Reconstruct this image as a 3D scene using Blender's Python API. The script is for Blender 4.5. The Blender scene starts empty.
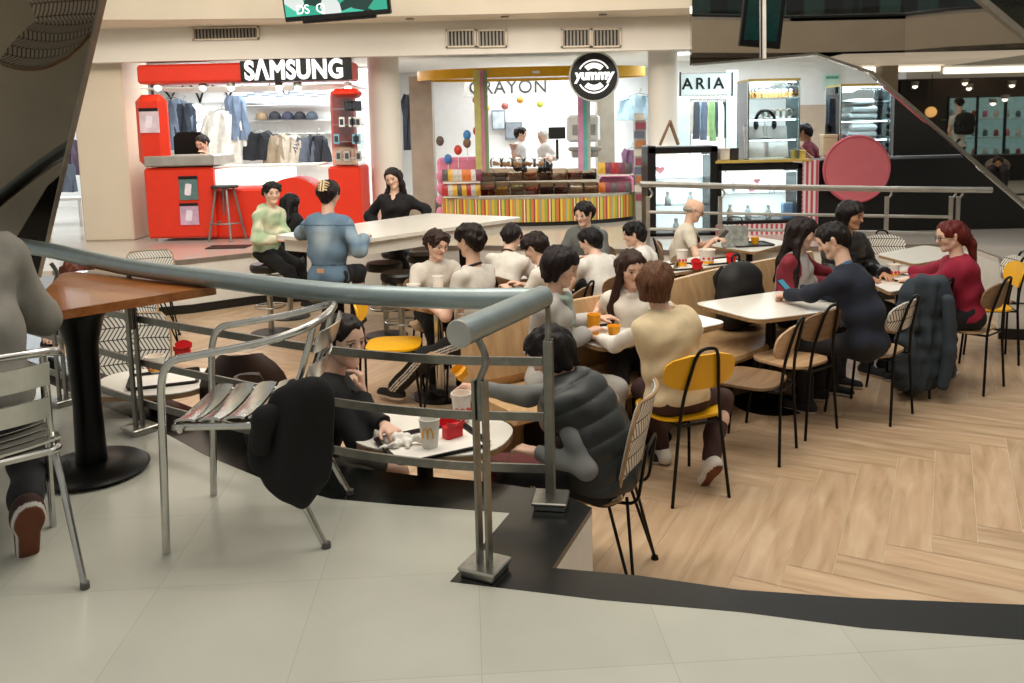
import bpy, math, random
import numpy as np
from mathutils import Vector, Matrix

SC = bpy.context.scene
COL = SC.collection
RAD = math.radians
rng = random.Random(7)

# ------------------------------------------------------------------ camera model
F = 830.0; CX = 512.0; CY = 224.0; ZC = 2.02
PITCH = math.atan((224 - 128) / F); ROLL = 0.023
U = 0.62            # level of the upper mall floor; the dining pit is z = 0


def ray(px, py):
    u = (px - CX) / F; v = (py - CY) / F
    c, s = math.cos(ROLL), math.sin(ROLL)
    d = u * s + v * c; r = u * c - v * s
    return Vector((r, math.cos(PITCH) - d * math.sin(PITCH), -math.sin(PITCH) - d * math.cos(PITCH)))


def at(px, py, z):
    """Ground-plan point where the view line through a photo pixel meets height z."""
    w = ray(px, py); t = (z - ZC) / w.z
    return Vector((w.x * t, w.y * t, z))


def atY(px, py, Y):
    w = ray(px, py); t = Y / w.y
    return Vector((w.x * t, Y, ZC + w.z * t))


cam_d = bpy.data.cameras.new('camera'); cam = bpy.data.objects.new('camera', cam_d); COL.objects.link(cam)
cam_d.sensor_fit = 'HORIZONTAL'; cam_d.sensor_width = 36; cam_d.lens = 36 * F / 1024
cam_d.shift_y = -(341.5 - CY) / 1024; cam_d.clip_start = 0.05; cam_d.clip_end = 200
_down = Vector((0, -math.sin(PITCH), -math.cos(PITCH))); _fwd = Vector((0, math.cos(PITCH), -math.sin(PITCH)))
_c, _s = math.cos(ROLL), math.sin(ROLL)
_right = Vector((1, 0, 0)) * _c + _down * _s; _dn = Vector((-1, 0, 0)) * _s + _down * _c
M = Matrix((_right, -_dn, -_fwd)).transposed().to_4x4(); M.translation = Vector((0, 0, ZC))
cam.matrix_world = M
SC.camera = cam

# ------------------------------------------------------------------ materials


def lin(h):
    h = h.lstrip('#')
    o = []
    for i in (0, 2, 4):
        c = int(h[i:i + 2], 16) / 255
        o.append(c / 12.92 if c <= .04045 else ((c + .055) / 1.055) ** 2.4)
    return (o[0], o[1], o[2], 1)


class NT:
    def __init__(self, m):
        m.use_nodes = True
        self.t = m.node_tree; self.n = self.t.nodes; self.l = self.t.links
        self.b = self.n['Principled BSDF']

    def add(self, typ, **kw):
        x = self.n.new(typ)
        for k, v in kw.items():
            setattr(x, k, v)
        return x

    def link(self, a, b):
        self.l.new(a, b)

    def math(self, op, a, b=None, c=None):
        x = self.add('ShaderNodeMath', operation=op)
        for i, v in enumerate((a, b, c)):
            if v is None: continue
            if isinstance(v, (int, float)): x.inputs[i].default_value = v
            else: self.link(v, x.inputs[i])
        return x.outputs[0]

    def mix(self, f, a, b):
        x = self.add('ShaderNodeMix', data_type='RGBA')
        for i, v in ((0, f), (6, a), (7, b)):
            if isinstance(v, (int, float)): x.inputs[i].default_value = v
            elif isinstance(v, tuple): x.inputs[i].default_value = v
            else: self.link(v, x.inputs[i])
        return x.outputs[2]


MATS = {}


def mat(name, col='#808080', rough=.5, metal=0., var=.12, scale=8., emit=None, es=0., alpha=1., trans=0., coat=0., stretch=None):
    if name in MATS: return MATS[name]
    m = bpy.data.materials.new(name); t = NT(m); b = t.b
    c = lin(col)
    b.inputs['Roughness'].default_value = rough; b.inputs['Metallic'].default_value = metal
    if coat: b.inputs['Coat Weight'].default_value = coat
    if trans:
        b.inputs['Transmission Weight'].default_value = trans
    if alpha < 1: b.inputs['Alpha'].default_value = alpha
    if var:
        tc = t.add('ShaderNodeTexCoord'); nz = t.add('ShaderNodeTexNoise')
        nz.inputs['Scale'].default_value = scale; nz.inputs['Detail'].default_value = 4
        if stretch:
            mp = t.add('ShaderNodeMapping'); mp.inputs['Scale'].default_value = stretch
            t.link(tc.outputs['Object'], mp.inputs[0]); t.link(mp.outputs[0], nz.inputs[0])
        else:
            t.link(tc.outputs['Object'], nz.inputs[0])
        lo = tuple(max(0, x * (1 - var)) for x in c[:3]) + (1,); hi = tuple(min(1, x * (1 + var)) for x in c[:3]) + (1,)
        mr = t.add('ShaderNodeMapRange'); mr.inputs[1].default_value = .3; mr.inputs[2].default_value = .7
        t.link(nz.outputs[0], mr.inputs[0])
        t.link(t.mix(mr.outputs[0], lo, hi), b.inputs['Base Color'])
    else:
        b.inputs['Base Color'].default_value = c
    if emit:
        b.inputs['Emission Color'].default_value = lin(emit); b.inputs['Emission Strength'].default_value = es
    MATS[name] = m
    return m


def striped_mat(name='white panel with black chevron lines', base='#d9d6cd', ink='#1b1b1c'):
    """Rows of slanted dashes between thin black lines, the slant flipping row by row (uses the panel's own UVs in metres)."""
    if name in MATS: return MATS[name]
    m = bpy.data.materials.new(name); t = NT(m)
    uv = t.add('ShaderNodeUVMap'); uv.uv_map = 'UVMap'
    sx = t.add('ShaderNodeSeparateXYZ'); t.link(uv.outputs[0], sx.inputs[0])
    u, v = sx.outputs[0], sx.outputs[1]
    row = t.math('DIVIDE', v, .078)
    fl = t.math('FLOOR', row); fr = t.math('FRACT', row)
    odd = t.math('MODULO', t.math('ABSOLUTE', fl), 2.0)
    sgn = t.math('SUBTRACT', t.math('MULTIPLY', odd, 2.0), 1.0)
    sl = t.math('MULTIPLY', t.math('MULTIPLY', fr, sgn), .045)
    st = t.math('FRACT', t.math('ADD', t.math('DIVIDE', t.math('ADD', u, sl), .026), 50.0))
    dash = t.math('LESS_THAN', st, .30)
    line = t.math('LESS_THAN', fr, .085)
    k = t.math('MAXIMUM', dash, line)
    t.link(t.mix(k, lin(base), lin(ink)), t.b.inputs['Base Color'])
    t.b.inputs['Roughness'].default_value = .45
    MATS[name] = m
    return m


def wood_mat(name, c1, c2, rough=.4, axis=0, coat=0., sc=1.):
    if name in MATS: return MATS[name]
    m = bpy.data.materials.new(name); t = NT(m)
    tc = t.add('ShaderNodeTexCoord'); mp = t.add('ShaderNodeMapping')
    s = [14 * sc, 14 * sc, 14 * sc]; s[axis] = 1.2 * sc
    mp.inputs['Scale'].default_value = s
    t.link(tc.outputs['Object'], mp.inputs[0])
    nz = t.add('ShaderNodeTexNoise'); nz.inputs['Scale'].default_value = 2.2; nz.inputs['Detail'].default_value = 6
    t.link(mp.outputs[0], nz.inputs[0])
    mr = t.add('ShaderNodeMapRange'); mr.inputs[1].default_value = .32; mr.inputs[2].default_value = .68
    t.link(nz.outputs[0], mr.inputs[0])
    t.link(t.mix(mr.outputs[0], lin(c1), lin(c2)), t.b.inputs['Base Color'])
    t.b.inputs['Roughness'].default_value = rough
    if coat: t.b.inputs['Coat Weight'].default_value = coat
    MATS[name] = m
    return m


def stripes_mat(name, cols, period, axis='U', rough=.4):
    """Repeating vertical colour bands from a list of (hex, width share), along the UV u coordinate (metres)."""
    if name in MATS: return MATS[name]
    m = bpy.data.materials.new(name); t = NT(m)
    uv = t.add('ShaderNodeUVMap'); uv.uv_map = 'UVMap'
    sx = t.add('ShaderNodeSeparateXYZ'); t.link(uv.outputs[0], sx.inputs[0])
    fr = t.math('FRACT', t.math('ADD', t.math('DIVIDE', sx.outputs[0], period), 100.))
    cr = t.add('ShaderNodeValToRGB'); cr.color_ramp.interpolation = 'CONSTANT'
    e = cr.color_ramp.elements
    while len(e) < len(cols): e.new(.5)
    p = 0; tot = sum(w for _, w in cols)
    for i, (h, w) in enumerate(cols):
        e[i].position = p; p += w / tot
    for i, (h, w) in enumerate(cols):
        e[i].color = lin(h)
    t.link(fr, cr.inputs[0]); t.link(cr.outputs[0], t.b.inputs['Base Color'])
    t.b.inputs['Roughness'].default_value = rough
    MATS[name] = m
    return m


def attr_mat(name, rough=.55, sss=0., noise=.06, sheen=0.):
    if name in MATS: return MATS[name]
    m = bpy.data.materials.new(name); t = NT(m)
    a = t.add('ShaderNodeAttribute'); a.attribute_name = 'Col'
    tc = t.add('ShaderNodeTexCoord'); nz = t.add('ShaderNodeTexNoise'); nz.inputs['Scale'].default_value = 30
    t.link(tc.outputs['Object'], nz.inputs[0])
    h = t.add('ShaderNodeHueSaturation')
    v = t.math('ADD', t.math('MULTIPLY', nz.outputs[0], noise * 2), 1 - noise)
    t.link(v, h.inputs['Value']); t.link(a.outputs[0], h.inputs['Color'])
    t.link(h.outputs[0], t.b.inputs['Base Color'])
    t.b.inputs['Roughness'].default_value = rough
    if sss:
        t.b.inputs['Subsurface Weight'].default_value = sss
        t.b.inputs['Subsurface Radius'].default_value = (.012, .005, .003)
        t.b.inputs['Subsurface Scale'].default_value = 1
    if sheen: t.b.inputs['Sheen Weight'].default_value = sheen
    MATS[name] = m
    return m


def glass_mat(name, tint='#fafeff', rough=.02, mixf=.14):
    """Thin clear pane: mostly see-through with a mirror-like sheen."""
    if name in MATS: return MATS[name]
    m = bpy.data.materials.new(name); t = NT(m)
    out = t.n['Material Output']; tr = t.add('ShaderNodeBsdfTransparent'); gl = t.add('ShaderNodeBsdfGlossy')
    tr.inputs[0].default_value = lin(tint); gl.inputs['Roughness'].default_value = rough
    mx = t.add('ShaderNodeMixShader'); fr = t.add('ShaderNodeFresnel'); fr.inputs[0].default_value = 1.35
    t.link(t.math('ADD', fr.outputs[0], mixf * .3), mx.inputs[0])
    t.link(tr.outputs[0], mx.inputs[1]); t.link(gl.outputs[0], mx.inputs[2]); t.link(mx.outputs[0], out.inputs[0])
    MATS[name] = m
    return m


# ------------------------------------------------------------------ mesh building
class MB:
    def __init__(s):
        s.v = []; s.f = []; s.mi = []; s.uv = {}; s.m = 0

    def _add(s, vs, fs, uvs=None):
        o = len(s.v); s.v += [tuple(p) for p in vs]
        for i, f in enumerate(fs):
            s.f.append([k + o for k in f]); s.mi.append(s.m)
            if uvs is not None and uvs[i] is not None: s.uv[len(s.f) - 1] = uvs[i]
        return s

    def box(s, c, d, rz=0., M=None, bev=0.):
        x, y, z = d[0] / 2, d[1] / 2, d[2] / 2
        if bev:
            b = min(bev, x * .9, y * .9, z * .9)
            vs = []
            for sx in (-1, 1):
                for sy in (-1, 1):
                    for sz in (-1, 1):
                        vs += [(sx * (x - b), sy * (y - b), sz * z), (sx * (x - b), sy * y, sz * (z - b)), (sx * x, sy * (y - b), sz * (z - b))]
            idx = lambda a, bb, cc, k: ((a > 0) * 4 + (bb > 0) * 2 + (cc > 0)) * 3 + k
            fs = []
            for q in (-1, 1):
                fs.append([idx(-1, -1, q, 0), idx(1, -1, q, 0), idx(1, 1, q, 0), idx(-1, 1, q, 0)][::q])
                fs.append([idx(-1, q, -1, 1), idx(1, q, -1, 1), idx(1, q, 1, 1), idx(-1, q, 1, 1)][::-q])
                fs.append([idx(q, -1, -1, 2), idx(q, 1, -1, 2), idx(q, 1, 1, 2), idx(q, -1, 1, 2)][::q])
            for a in (-1, 1):
                for bb in (-1, 1):
                    fs.append([idx(-1, a, bb, 0), idx(1, a, bb, 0), idx(1, a, bb, 1), idx(-1, a, bb, 1)])
                    fs.append([idx(a, -1, bb, 0), idx(a, 1, bb, 0), idx(a, 1, bb, 2), idx(a, -1, bb, 2)])
                    fs.append([idx(a, bb, -1, 1), idx(a, bb, 1, 1), idx(a, bb, 1, 2), idx(a, bb, -1, 2)])
                    for cc in (-1, 1):
                        fs.append([idx(a, bb, cc, 0), idx(a, bb, cc, 1), idx(a, bb, cc, 2)])
        else:
            vs = [(a * x, b * y, e * z) for a in (-1, 1) for b in (-1, 1) for e in (-1, 1)]
            fs = [(0, 1, 3, 2), (4, 6, 7, 5), (0, 4, 5, 1), (2, 3, 7, 6), (0, 2, 6, 4), (1, 5, 7, 3)]
        R = Matrix.Rotation(rz, 3, 'Z') if M is None else M
        C = Vector(c)
        return s._add([C + R @ Vector(p) for p in vs], fs)

    def span(s, a, b, bev=0.):
        return s.box([(a[i] + b[i]) / 2 for i in range(3)], [abs(b[i] - a[i]) for i in range(3)], bev=bev)

    def tube(s, pts, r, n=10, closed=False, flat=None, cap=True):
        P = [Vector(p) for p in pts]; N = len(P)
        rs = r if isinstance(r, (list, tuple)) else [r] * N
        T = []
        for i in range(N):
            a = P[(i - 1) % N] if (closed or i > 0) else P[i]
            b = P[(i + 1) % N] if (closed or i < N - 1) else P[i]
            T.append((b - a).normalized())
        up = Vector((0, 0, 1)) if abs(T[0].z) < .9 else Vector((1, 0, 0))
        nrm = (up - T[0] * up.dot(T[0])).normalized()
        vs = []
        for i in range(N):
            nrm = (nrm - T[i] * nrm.dot(T[i]))
            nrm = nrm.normalized() if nrm.length > 1e-6 else T[i].orthogonal().normalized()
            bi = T[i].cross(nrm)
            for k in range(n):
                a = 2 * math.pi * k / n
                fx, fy = (1, 1) if flat is None else flat
                vs.append(P[i] + (nrm * math.cos(a) * fx + bi * math.sin(a) * fy) * rs[i])
        fs = []
        for i in range(N if closed else N - 1):
            j = (i + 1) % N
            for k in range(n):
                l = (k + 1) % n
                fs.append((i * n + k, i * n + l, j * n + l, j * n + k))
        if not closed and cap:
            fs.append(tuple(range(n))[::-1]); fs.append(tuple((N - 1) * n + k for k in range(n)))
        return s._add(vs, fs)

    def cyl(s, a, b, r0, r1=None, n=20):
        return s.tube([a, b], [r0, r0 if r1 is None else r1], n)

    def bar(s, a, b, w, h):
        a, b = Vector(a), Vector(b); d = b - a; L = d.length
        q = d.to_track_quat('X', 'Z').to_matrix()
        return s.box((a + b) / 2, (L, w, h), M=q)

    def lathe(s, prof, c=(0, 0, 0), n=28, sx=1., sy=1.):
        c = Vector(c); vs = []
        for r, z in prof:
            for k in range(n):
                a = 2 * math.pi * k / n
                vs.append(c + Vector((r * math.cos(a) * sx, r * math.sin(a) * sy, z)))
        fs = []
        for i in range(len(prof) - 1):
            for k in range(n):
                l = (k + 1) % n
                fs.append((i * n + k, i * n + l, (i + 1) * n + l, (i + 1) * n + k))
        if prof[0][0] > 1e-5: fs.append(tuple(range(n))[::-1])
        if prof[-1][0] > 1e-5: fs.append(tuple((len(prof) - 1) * n + k for k in range(n)))
        return s._add(vs, fs)

    def ball(s, c, r, n=16, m=10, M=None):
        rr = r if isinstance(r, (tuple, list)) else (r, r, r)
        vs = []; C = Vector(c)
        for i in range(m + 1):
            t = math.pi * i / m
            for k in range(n):
                a = 2 * math.pi * k / n
                p = Vector((rr[0] * math.sin(t) * math.cos(a), rr[1] * math.sin(t) * math.sin(a), rr[2] * math.cos(t)))
                vs.append(C + (M @ p if M else p))
        fs = []
        for i in range(m):
            for k in range(n):
                l = (k + 1) % n
                fs.append((i * n + k, (i + 1) * n + k, (i + 1) * n + l, i * n + l))
        return s._add(vs, fs)

    def prism(s, poly, z0, z1, M=None, uvtop=False):
        n = len(poly)
        if sum(poly[i][0] * poly[(i + 1) % n][1] - poly[(i + 1) % n][0] * poly[i][1] for i in range(n)) < 0:
            poly = list(poly)[::-1]
        vs = [Vector((p[0], p[1], z0)) for p in poly] + [Vector((p[0], p[1], z1)) for p in poly]
        uv2 = [(p[0], p[1]) for p in poly]
        if M is not None: vs = [M @ p for p in vs]
        fs = [tuple(range(n))[::-1], tuple(range(n, 2 * n))]
        uvs = [uv2[::-1], uv2]
        for i in range(n):
            j = (i + 1) % n
            fs.append((i, j, j + n, i + n)); uvs.append(None)
        return s._add(vs, fs, uvs)

    def sheet(s, grid, th=None, uvs=None, close=False):
        """Quad grid of points; th gives it thickness along its normals. uvs: same grid of (u, v)."""
        R, Cn = len(grid), len(grid[0])
        g = [[Vector(p) for p in row] for row in grid]
        fs = []; ul = []
        for i in range(R - 1):
            for j in range(Cn - 1):
                fs.append((i * Cn + j, i * Cn + j + 1, (i + 1) * Cn + j + 1, (i + 1) * Cn + j))
                ul.append(None if uvs is None else [uvs[i][j], uvs[i][j + 1], uvs[i + 1][j + 1], uvs[i + 1][j]])
        flat = [p for row in g for p in row]
        if th is None:
            return s._add(flat, fs, ul)
        nr = []
        for i in range(R):
            for j in range(Cn):
                a = g[min(i + 1, R - 1)][j] - g[max(i - 1, 0)][j]; b = g[i][min(j + 1, Cn - 1)] - g[i][max(j - 1, 0)]
                w = b.cross(a); nr.append(w.normalized() if w.length > 1e-9 else Vector((0, 0, 1)))
        o = R * Cn
        v2 = flat + [p - q * th for p, q in zip(flat, nr)]
        f2 = [f[::-1] for f in fs]; u2 = [None if u is None else u[::-1] for u in ul]
        f3 = [tuple(k + o for k in f) for f in fs]; u3 = ul
        rim = [j for j in range(Cn)] + [i * Cn + Cn - 1 for i in range(1, R)] + [(R - 1) * Cn + j for j in range(Cn - 2, -1, -1)] + [i * Cn for i in range(R - 2, 0, -1)]
        f4 = [(rim[i], rim[(i + 1) % len(rim)], rim[(i + 1) % len(rim)] + o, rim[i] + o) for i in range(len(rim))]
        return s._add(v2, f2 + f3 + f4, u2 + u3 + [None] * len(f4))

    def build(s, name, mats, parent=None, sharp=35, loc=None):
        me = bpy.data.meshes.new(name)
        if loc is not None:
            L = Vector(loc); s.v = [tuple(Vector(p) - L) for p in s.v]
        me.from_pydata(s.v, [], s.f)
        ms = mats if isinstance(mats, (list, tuple)) else [mats]
        for m in ms: me.materials.append(m)
        me.polygons.foreach_set('use_smooth', [True] * len(s.f))
        if len(ms) > 1: me.polygons.foreach_set('material_index', s.mi)
        ul = me.uv_layers.new(name='UVMap')
        for fi, uvs in s.uv.items():
            p = me.polygons[fi]
            for k, li in enumerate(p.loop_indices): ul.data[li].uv = uvs[k]
        me.update()
        if sharp is not None: me.set_sharp_from_angle(angle=RAD(sharp))
        o = bpy.data.objects.new(name, me); COL.objects.link(o)
        if loc is not None: o.location = loc
        if parent is not None: o.parent = parent
        return o


def empty(name, loc=(0, 0, 0), rz=0.):
    o = bpy.data.objects.new(name, None); COL.objects.link(o)
    o.location = loc; o.rotation_euler = (0, 0, rz); o.empty_display_size = .1
    return o


def tag(o, label=None, cat=None, group=None, kind=None):
    if label: o['label'] = label
    if cat: o['category'] = cat
    if group: o['group'] = group
    if kind: o['kind'] = kind
    return o


def thing(name, label, cat, loc=(0, 0, 0), rz=0., group=None):
    return tag(empty(name, loc, rz), label, cat, group)


CHILD = None


def copy_tree(o, parent=None):
    kids = list(o.children)
    c = o.copy(); COL.objects.link(c); c.parent = parent
    for ch in kids: copy_tree(ch, c)
    return c


def struct(name, mb, m, **kw):
    o = mb.build(name, m, **kw); o['kind'] = 'structure'
    return o


def arc(c, r, a0, a1, n, z=None):
    o = []
    for i in range(n + 1):
        a = a0 + (a1 - a0) * i / n
        p = (c[0] + r * math.cos(a), c[1] + r * math.sin(a))
        o.append(p if z is None else p + (z,))
    return o


def rrect(w, h, r, n=5, cx=0, cy=0):
    o = []
    for sx, sy, a in ((1, 1, 0), (-1, 1, 90), (-1, -1, 180), (1, -1, 270)):
        o += arc((cx + sx * (w / 2 - r), cy + sy * (h / 2 - r)), r, RAD(a), RAD(a + 90), n)
    return o


def oval(w, h, p=2.6, n=28, cx=0, cy=0):
    o = []
    for i in range(n):
        a = 2 * math.pi * i / n; c, s = math.cos(a), math.sin(a)
        o.append((cx + w / 2 * math.copysign(abs(c) ** (2 / p), c), cy + h / 2 * math.copysign(abs(s) ** (2 / p), s)))
    return o


def smooth_path(pts, n=6):
    """Catmull-Rom through the points."""
    P = [Vector(p) for p in pts]; P = [P[0] * 2 - P[1]] + P + [P[-1] * 2 - P[-2]]
    o = []
    for i in range(1, len(P) - 2):
        a, b, c, d = P[i - 1:i + 3]
        for k in range(n):
            t = k / n
            o.append(.5 * ((2 * b) + (c - a) * t + (2 * a - 5 * b + 4 * c - d) * t * t + (-a + 3 * b - 3 * c + d) * t ** 3))
    o.append(P[-2])
    return o


def fillet(pts, r, n=5):
    P = [Vector(p) for p in pts]; o = [P[0]]
    for i in range(1, len(P) - 1):
        a = (P[i - 1] - P[i]); b = (P[i + 1] - P[i])
        k = min(r, a.length * .49, b.length * .49)
        p0 = P[i] + a.normalized() * k; p1 = P[i] + b.normalized() * k
        for j in range(n + 1):
            t = j / n
            o.append(p0 * (1 - t) ** 2 + P[i] * 2 * t * (1 - t) + p1 * t * t)
    o.append(P[-1])
    return o


def text_obj(name, s, size, m, parent=None, loc=(0, 0, 0), rot=(math.pi / 2, 0, 0), depth=.004, bold=0., shear=0., sx=1., align='CENTER', space=1.):
    cu = bpy.data.curves.new(name, 'FONT'); cu.body = s; cu.size = size; cu.extrude = depth; cu.bevel_depth = bold; cu.bevel_resolution = 0
    cu.align_x = align; cu.align_y = 'CENTER'; cu.shear = shear; cu.space_character = space
    o = bpy.data.objects.new(name + '_tmp', cu); COL.objects.link(o)
    dg = bpy.context.evaluated_depsgraph_get()
    me = bpy.data.meshes.new_from_object(o.evaluated_get(dg))
    bpy.data.objects.remove(o)
    me.materials.clear(); me.materials.append(m); me.name = name
    ob = bpy.data.objects.new(name, me); COL.objects.link(ob)
    ob.location = loc; ob.rotation_euler = rot; ob.scale = (sx, 1, 1)
    if parent: ob.parent = parent
    return ob

# ------------------------------------------------------------------ organic surfaces (distance fields -> quads)
class Field:
    def __init__(s, lo, hi, res):
        s.lo = np.array(lo, np.float32) - 2 * res; s.res = res
        s.n = np.ceil((np.array(hi) + 2 * res - s.lo) / res).astype(int) + 1
        s.d = np.full(s.n, 1.0, np.float32)
        s.ax = [s.lo[i] + res * np.arange(s.n[i], dtype=np.float32) for i in range(3)]

    def _win(s, lo, hi):
        a = np.maximum(np.floor((np.array(lo) - s.lo) / s.res).astype(int), 0)
        b = np.minimum(np.ceil((np.array(hi) - s.lo) / s.res).astype(int) + 1, s.n)
        if (b <= a).any(): return None
        return tuple(slice(a[i], b[i]) for i in range(3))

    def _caps(s, w, a, b, ra, rb, flat):
        X = s.ax[0][w[0]][:, None, None] - a[0]; Y = s.ax[1][w[1]][None, :, None] - a[1]; Z = s.ax[2][w[2]][None, None, :] - a[2]
        ab = np.array(b, float) - np.array(a, float); L2 = float(ab @ ab)
        if L2 < 1e-9:
            t = np.zeros((1, 1, 1), np.float32)
        else:
            t = np.clip((X * ab[0] + Y * ab[1] + Z * ab[2]) / L2, 0, 1)
        qx = X - t * ab[0]; qy = Y - t * ab[1]; qz = Z - t * ab[2]
        if flat is not None:
            n, f = flat
            k = (qx * n[0] + qy * n[1] + qz * n[2]) * (f - 1)
            qx = qx + k * n[0]; qy = qy + k * n[1]; qz = qz + k * n[2]
        return np.sqrt(qx * qx + qy * qy + qz * qz) - (ra + (rb - ra) * t)

    def cap(s, a, b, ra, rb=None, k=.02, flat=None):
        rb = ra if rb is None else rb
        a = np.array(a, float); b = np.array(b, float)
        pad = max(ra, rb) + k + .02
        w = s._win(np.minimum(a, b) - pad, np.maximum(a, b) + pad)
        if w is None: return
        e = s._caps(w, a, b, ra, rb, flat); d = s.d[w]
        h = np.maximum(k - np.abs(d - e), 0) / k
        s.d[w] = np.minimum(d, e) - h * h * k * .25

    def sub(s, a, b, ra, rb=None, k=.01, flat=None):
        rb = ra if rb is None else rb
        a = np.array(a, float); b = np.array(b, float)
        pad = max(ra, rb) + k + .02
        w = s._win(np.minimum(a, b) - pad, np.maximum(a, b) + pad)
        if w is None: return
        e = -s._caps(w, a, b, ra, rb, flat); d = s.d[w]
        h = np.maximum(k - np.abs(d - e), 0) / k
        s.d[w] = np.maximum(d, e) + h * h * k * .25

    def plane(s, p, n, lo=None, hi=None):
        """Cut away what lies on the n side of the plane (within the optional window)."""
        w = (slice(None),) * 3 if lo is None else s._win(lo, hi)
        if w is None: return
        e = (s.ax[0][w[0]][:, None, None] - p[0]) * n[0] + (s.ax[1][w[1]][None, :, None] - p[1]) * n[1] + (s.ax[2][w[2]][None, None, :] - p[2]) * n[2]
        s.d[w] = np.maximum(s.d[w], e)

    def ripple(s, amp, freq, seed=0, dirs=None):
        m = np.abs(s.d) < .03
        I = np.nonzero(m)
        x = s.ax[0][I[0]]; y = s.ax[1][I[1]]; z = s.ax[2][I[2]]
        r = np.random.RandomState(seed); a = np.zeros(len(x), np.float32)
        ds = dirs if dirs is not None else [r.normal(size=3) for _ in range(5)]
        for q in ds:
            q = np.array(q) / np.linalg.norm(q); f = freq * r.uniform(.7, 1.4)
            ph = r.uniform(0, 6.28)
            a += np.sin((x * q[0] + y * q[1] + z * q[2]) * f + ph + 1.3 * np.sin((x + y * .7 - z * .4) * f * .45 + ph))
        s.d[I] += amp * a / math.sqrt(len(ds))

    def mesh(s):
        d = s.d; sg = d < 0
        n = np.array(d.shape)
        c = np.zeros(n - 1, np.uint8)
        for i in (0, 1):
            for j in (0, 1):
                for k in (0, 1):
                    c += sg[i:n[0] - 1 + i, j:n[1] - 1 + j, k:n[2] - 1 + k]
        act = (c > 0) & (c < 8)
        I = np.stack(np.nonzero(act), 1)
        if len(I) == 0: return np.zeros((0, 3)), np.zeros((0, 4), int)
        vid = np.full(n - 1, -1, np.int32); vid[act] = np.arange(len(I))
        acc = np.zeros((len(I), 3), np.float32); cnt = np.zeros(len(I), np.float32)
        cor = [(0, 0, 0), (1, 0, 0), (0, 1, 0), (1, 1, 0), (0, 0, 1), (1, 0, 1), (0, 1, 1), (1, 1, 1)]
        val = [d[I[:, 0] + q[0], I[:, 1] + q[1], I[:, 2] + q[2]] for q in cor]
        for a in range(8):
            for b in range(a + 1, 8):
                if sum(abs(cor[a][i] - cor[b][i]) for i in range(3)) != 1: continue
                va, vb = val[a], val[b]; m = (va < 0) != (vb < 0)
                t = np.where(m, va / np.where(m, va - vb, 1), 0)
                p = np.array(cor[a], np.float32) + t[:, None] * (np.array(cor[b], np.float32) - np.array(cor[a], np.float32))
                acc[m] += p[m]; cnt[m] += 1
        V = (I + acc / np.maximum(cnt, 1)[:, None]) * s.res + s.lo
        Q = []
        for ax in range(3):
            o1, o2 = [(1, 2), (2, 0), (0, 1)][ax]
            sl0 = [slice(1, -1)] * 3; sl0[ax] = slice(0, -1); sl1 = [slice(1, -1)] * 3; sl1[ax] = slice(1, None)
            A = sg[tuple(sl0)]; B = sg[tuple(sl1)]
            for flip, mm in ((False, A & ~B), (True, ~A & B)):
                E = np.stack(np.nonzero(mm), 1)
                if not len(E): continue
                off = np.ones(3, int); off[ax] = 0; E = E + off
                e1 = np.zeros(3, int); e1[o1] = 1; e2 = np.zeros(3, int); e2[o2] = 1
                q = [vid[tuple((E - e1 - e2).T)], vid[tuple((E - e2).T)], vid[tuple(E.T)], vid[tuple((E - e1).T)]]
                q = np.stack(q[::-1] if flip else q, 1); Q.append(q)
        return V.astype(np.float64), np.concatenate(Q)


def np_mesh(name, V, Q, m, base, parent, col=None):
    me = bpy.data.meshes.new(name)
    V = V - np.array(base)
    me.vertices.add(len(V)); me.vertices.foreach_set('co', V.astype(np.float32).ravel())
    me.loops.add(len(Q) * 4); me.loops.foreach_set('vertex_index', Q.astype(np.int32).ravel())
    me.polygons.add(len(Q)); me.polygons.foreach_set('loop_start', np.arange(0, len(Q) * 4, 4, dtype=np.int32))
    me.polygons.foreach_set('loop_total', np.full(len(Q), 4, np.int32))
    me.update(calc_edges=True); me.validate()
    me.polygons.foreach_set('use_smooth', [True] * len(me.polygons))
    if col is not None:
        a = me.attributes.new('Col', 'FLOAT_COLOR', 'POINT'); a.data.foreach_set('color', col.astype(np.float32).ravel())
    me.materials.append(m)
    o = bpy.data.objects.new(name, me); COL.objects.link(o)
    if parent is not None: o.parent = parent
    else: o.location = base
    return o


def relax(V, Q, n=1, w=.5):
    for _ in range(n):
        S = np.zeros_like(V); c = np.zeros(len(V))
        for a, b in ((0, 1), (1, 2), (2, 3), (3, 0)):
            np.add.at(S, Q[:, a], V[Q[:, b]]); np.add.at(S, Q[:, b], V[Q[:, a]])
            np.add.at(c, Q[:, a], 1); np.add.at(c, Q[:, b], 1)
        V = V * (1 - w) + w * S / np.maximum(c, 1)[:, None]
    return V


# ------------------------------------------------------------------ people
def v3(*a): return np.array(a, float)
def unit(a): return a / max(np.linalg.norm(a), 1e-9)


def ik(a, t, l1, l2, hint):
    d = t - a; L = np.linalg.norm(d); mx = (l1 + l2) * .985
    if L > mx: t = a + d / L * mx; d = t - a; L = mx
    u = d / L; x = (l1 * l1 - l2 * l2 + L * L) / (2 * L); h = math.sqrt(max(l1 * l1 - x * x, 0))
    p = hint - u * (hint @ u); p = unit(p)
    return a + u * x + p * h, t


SKIN = {'light': '#dab49d', 'mid': '#b98a69', 'pale': '#dab49b', 'tan': '#9c6c4c'}


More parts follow.
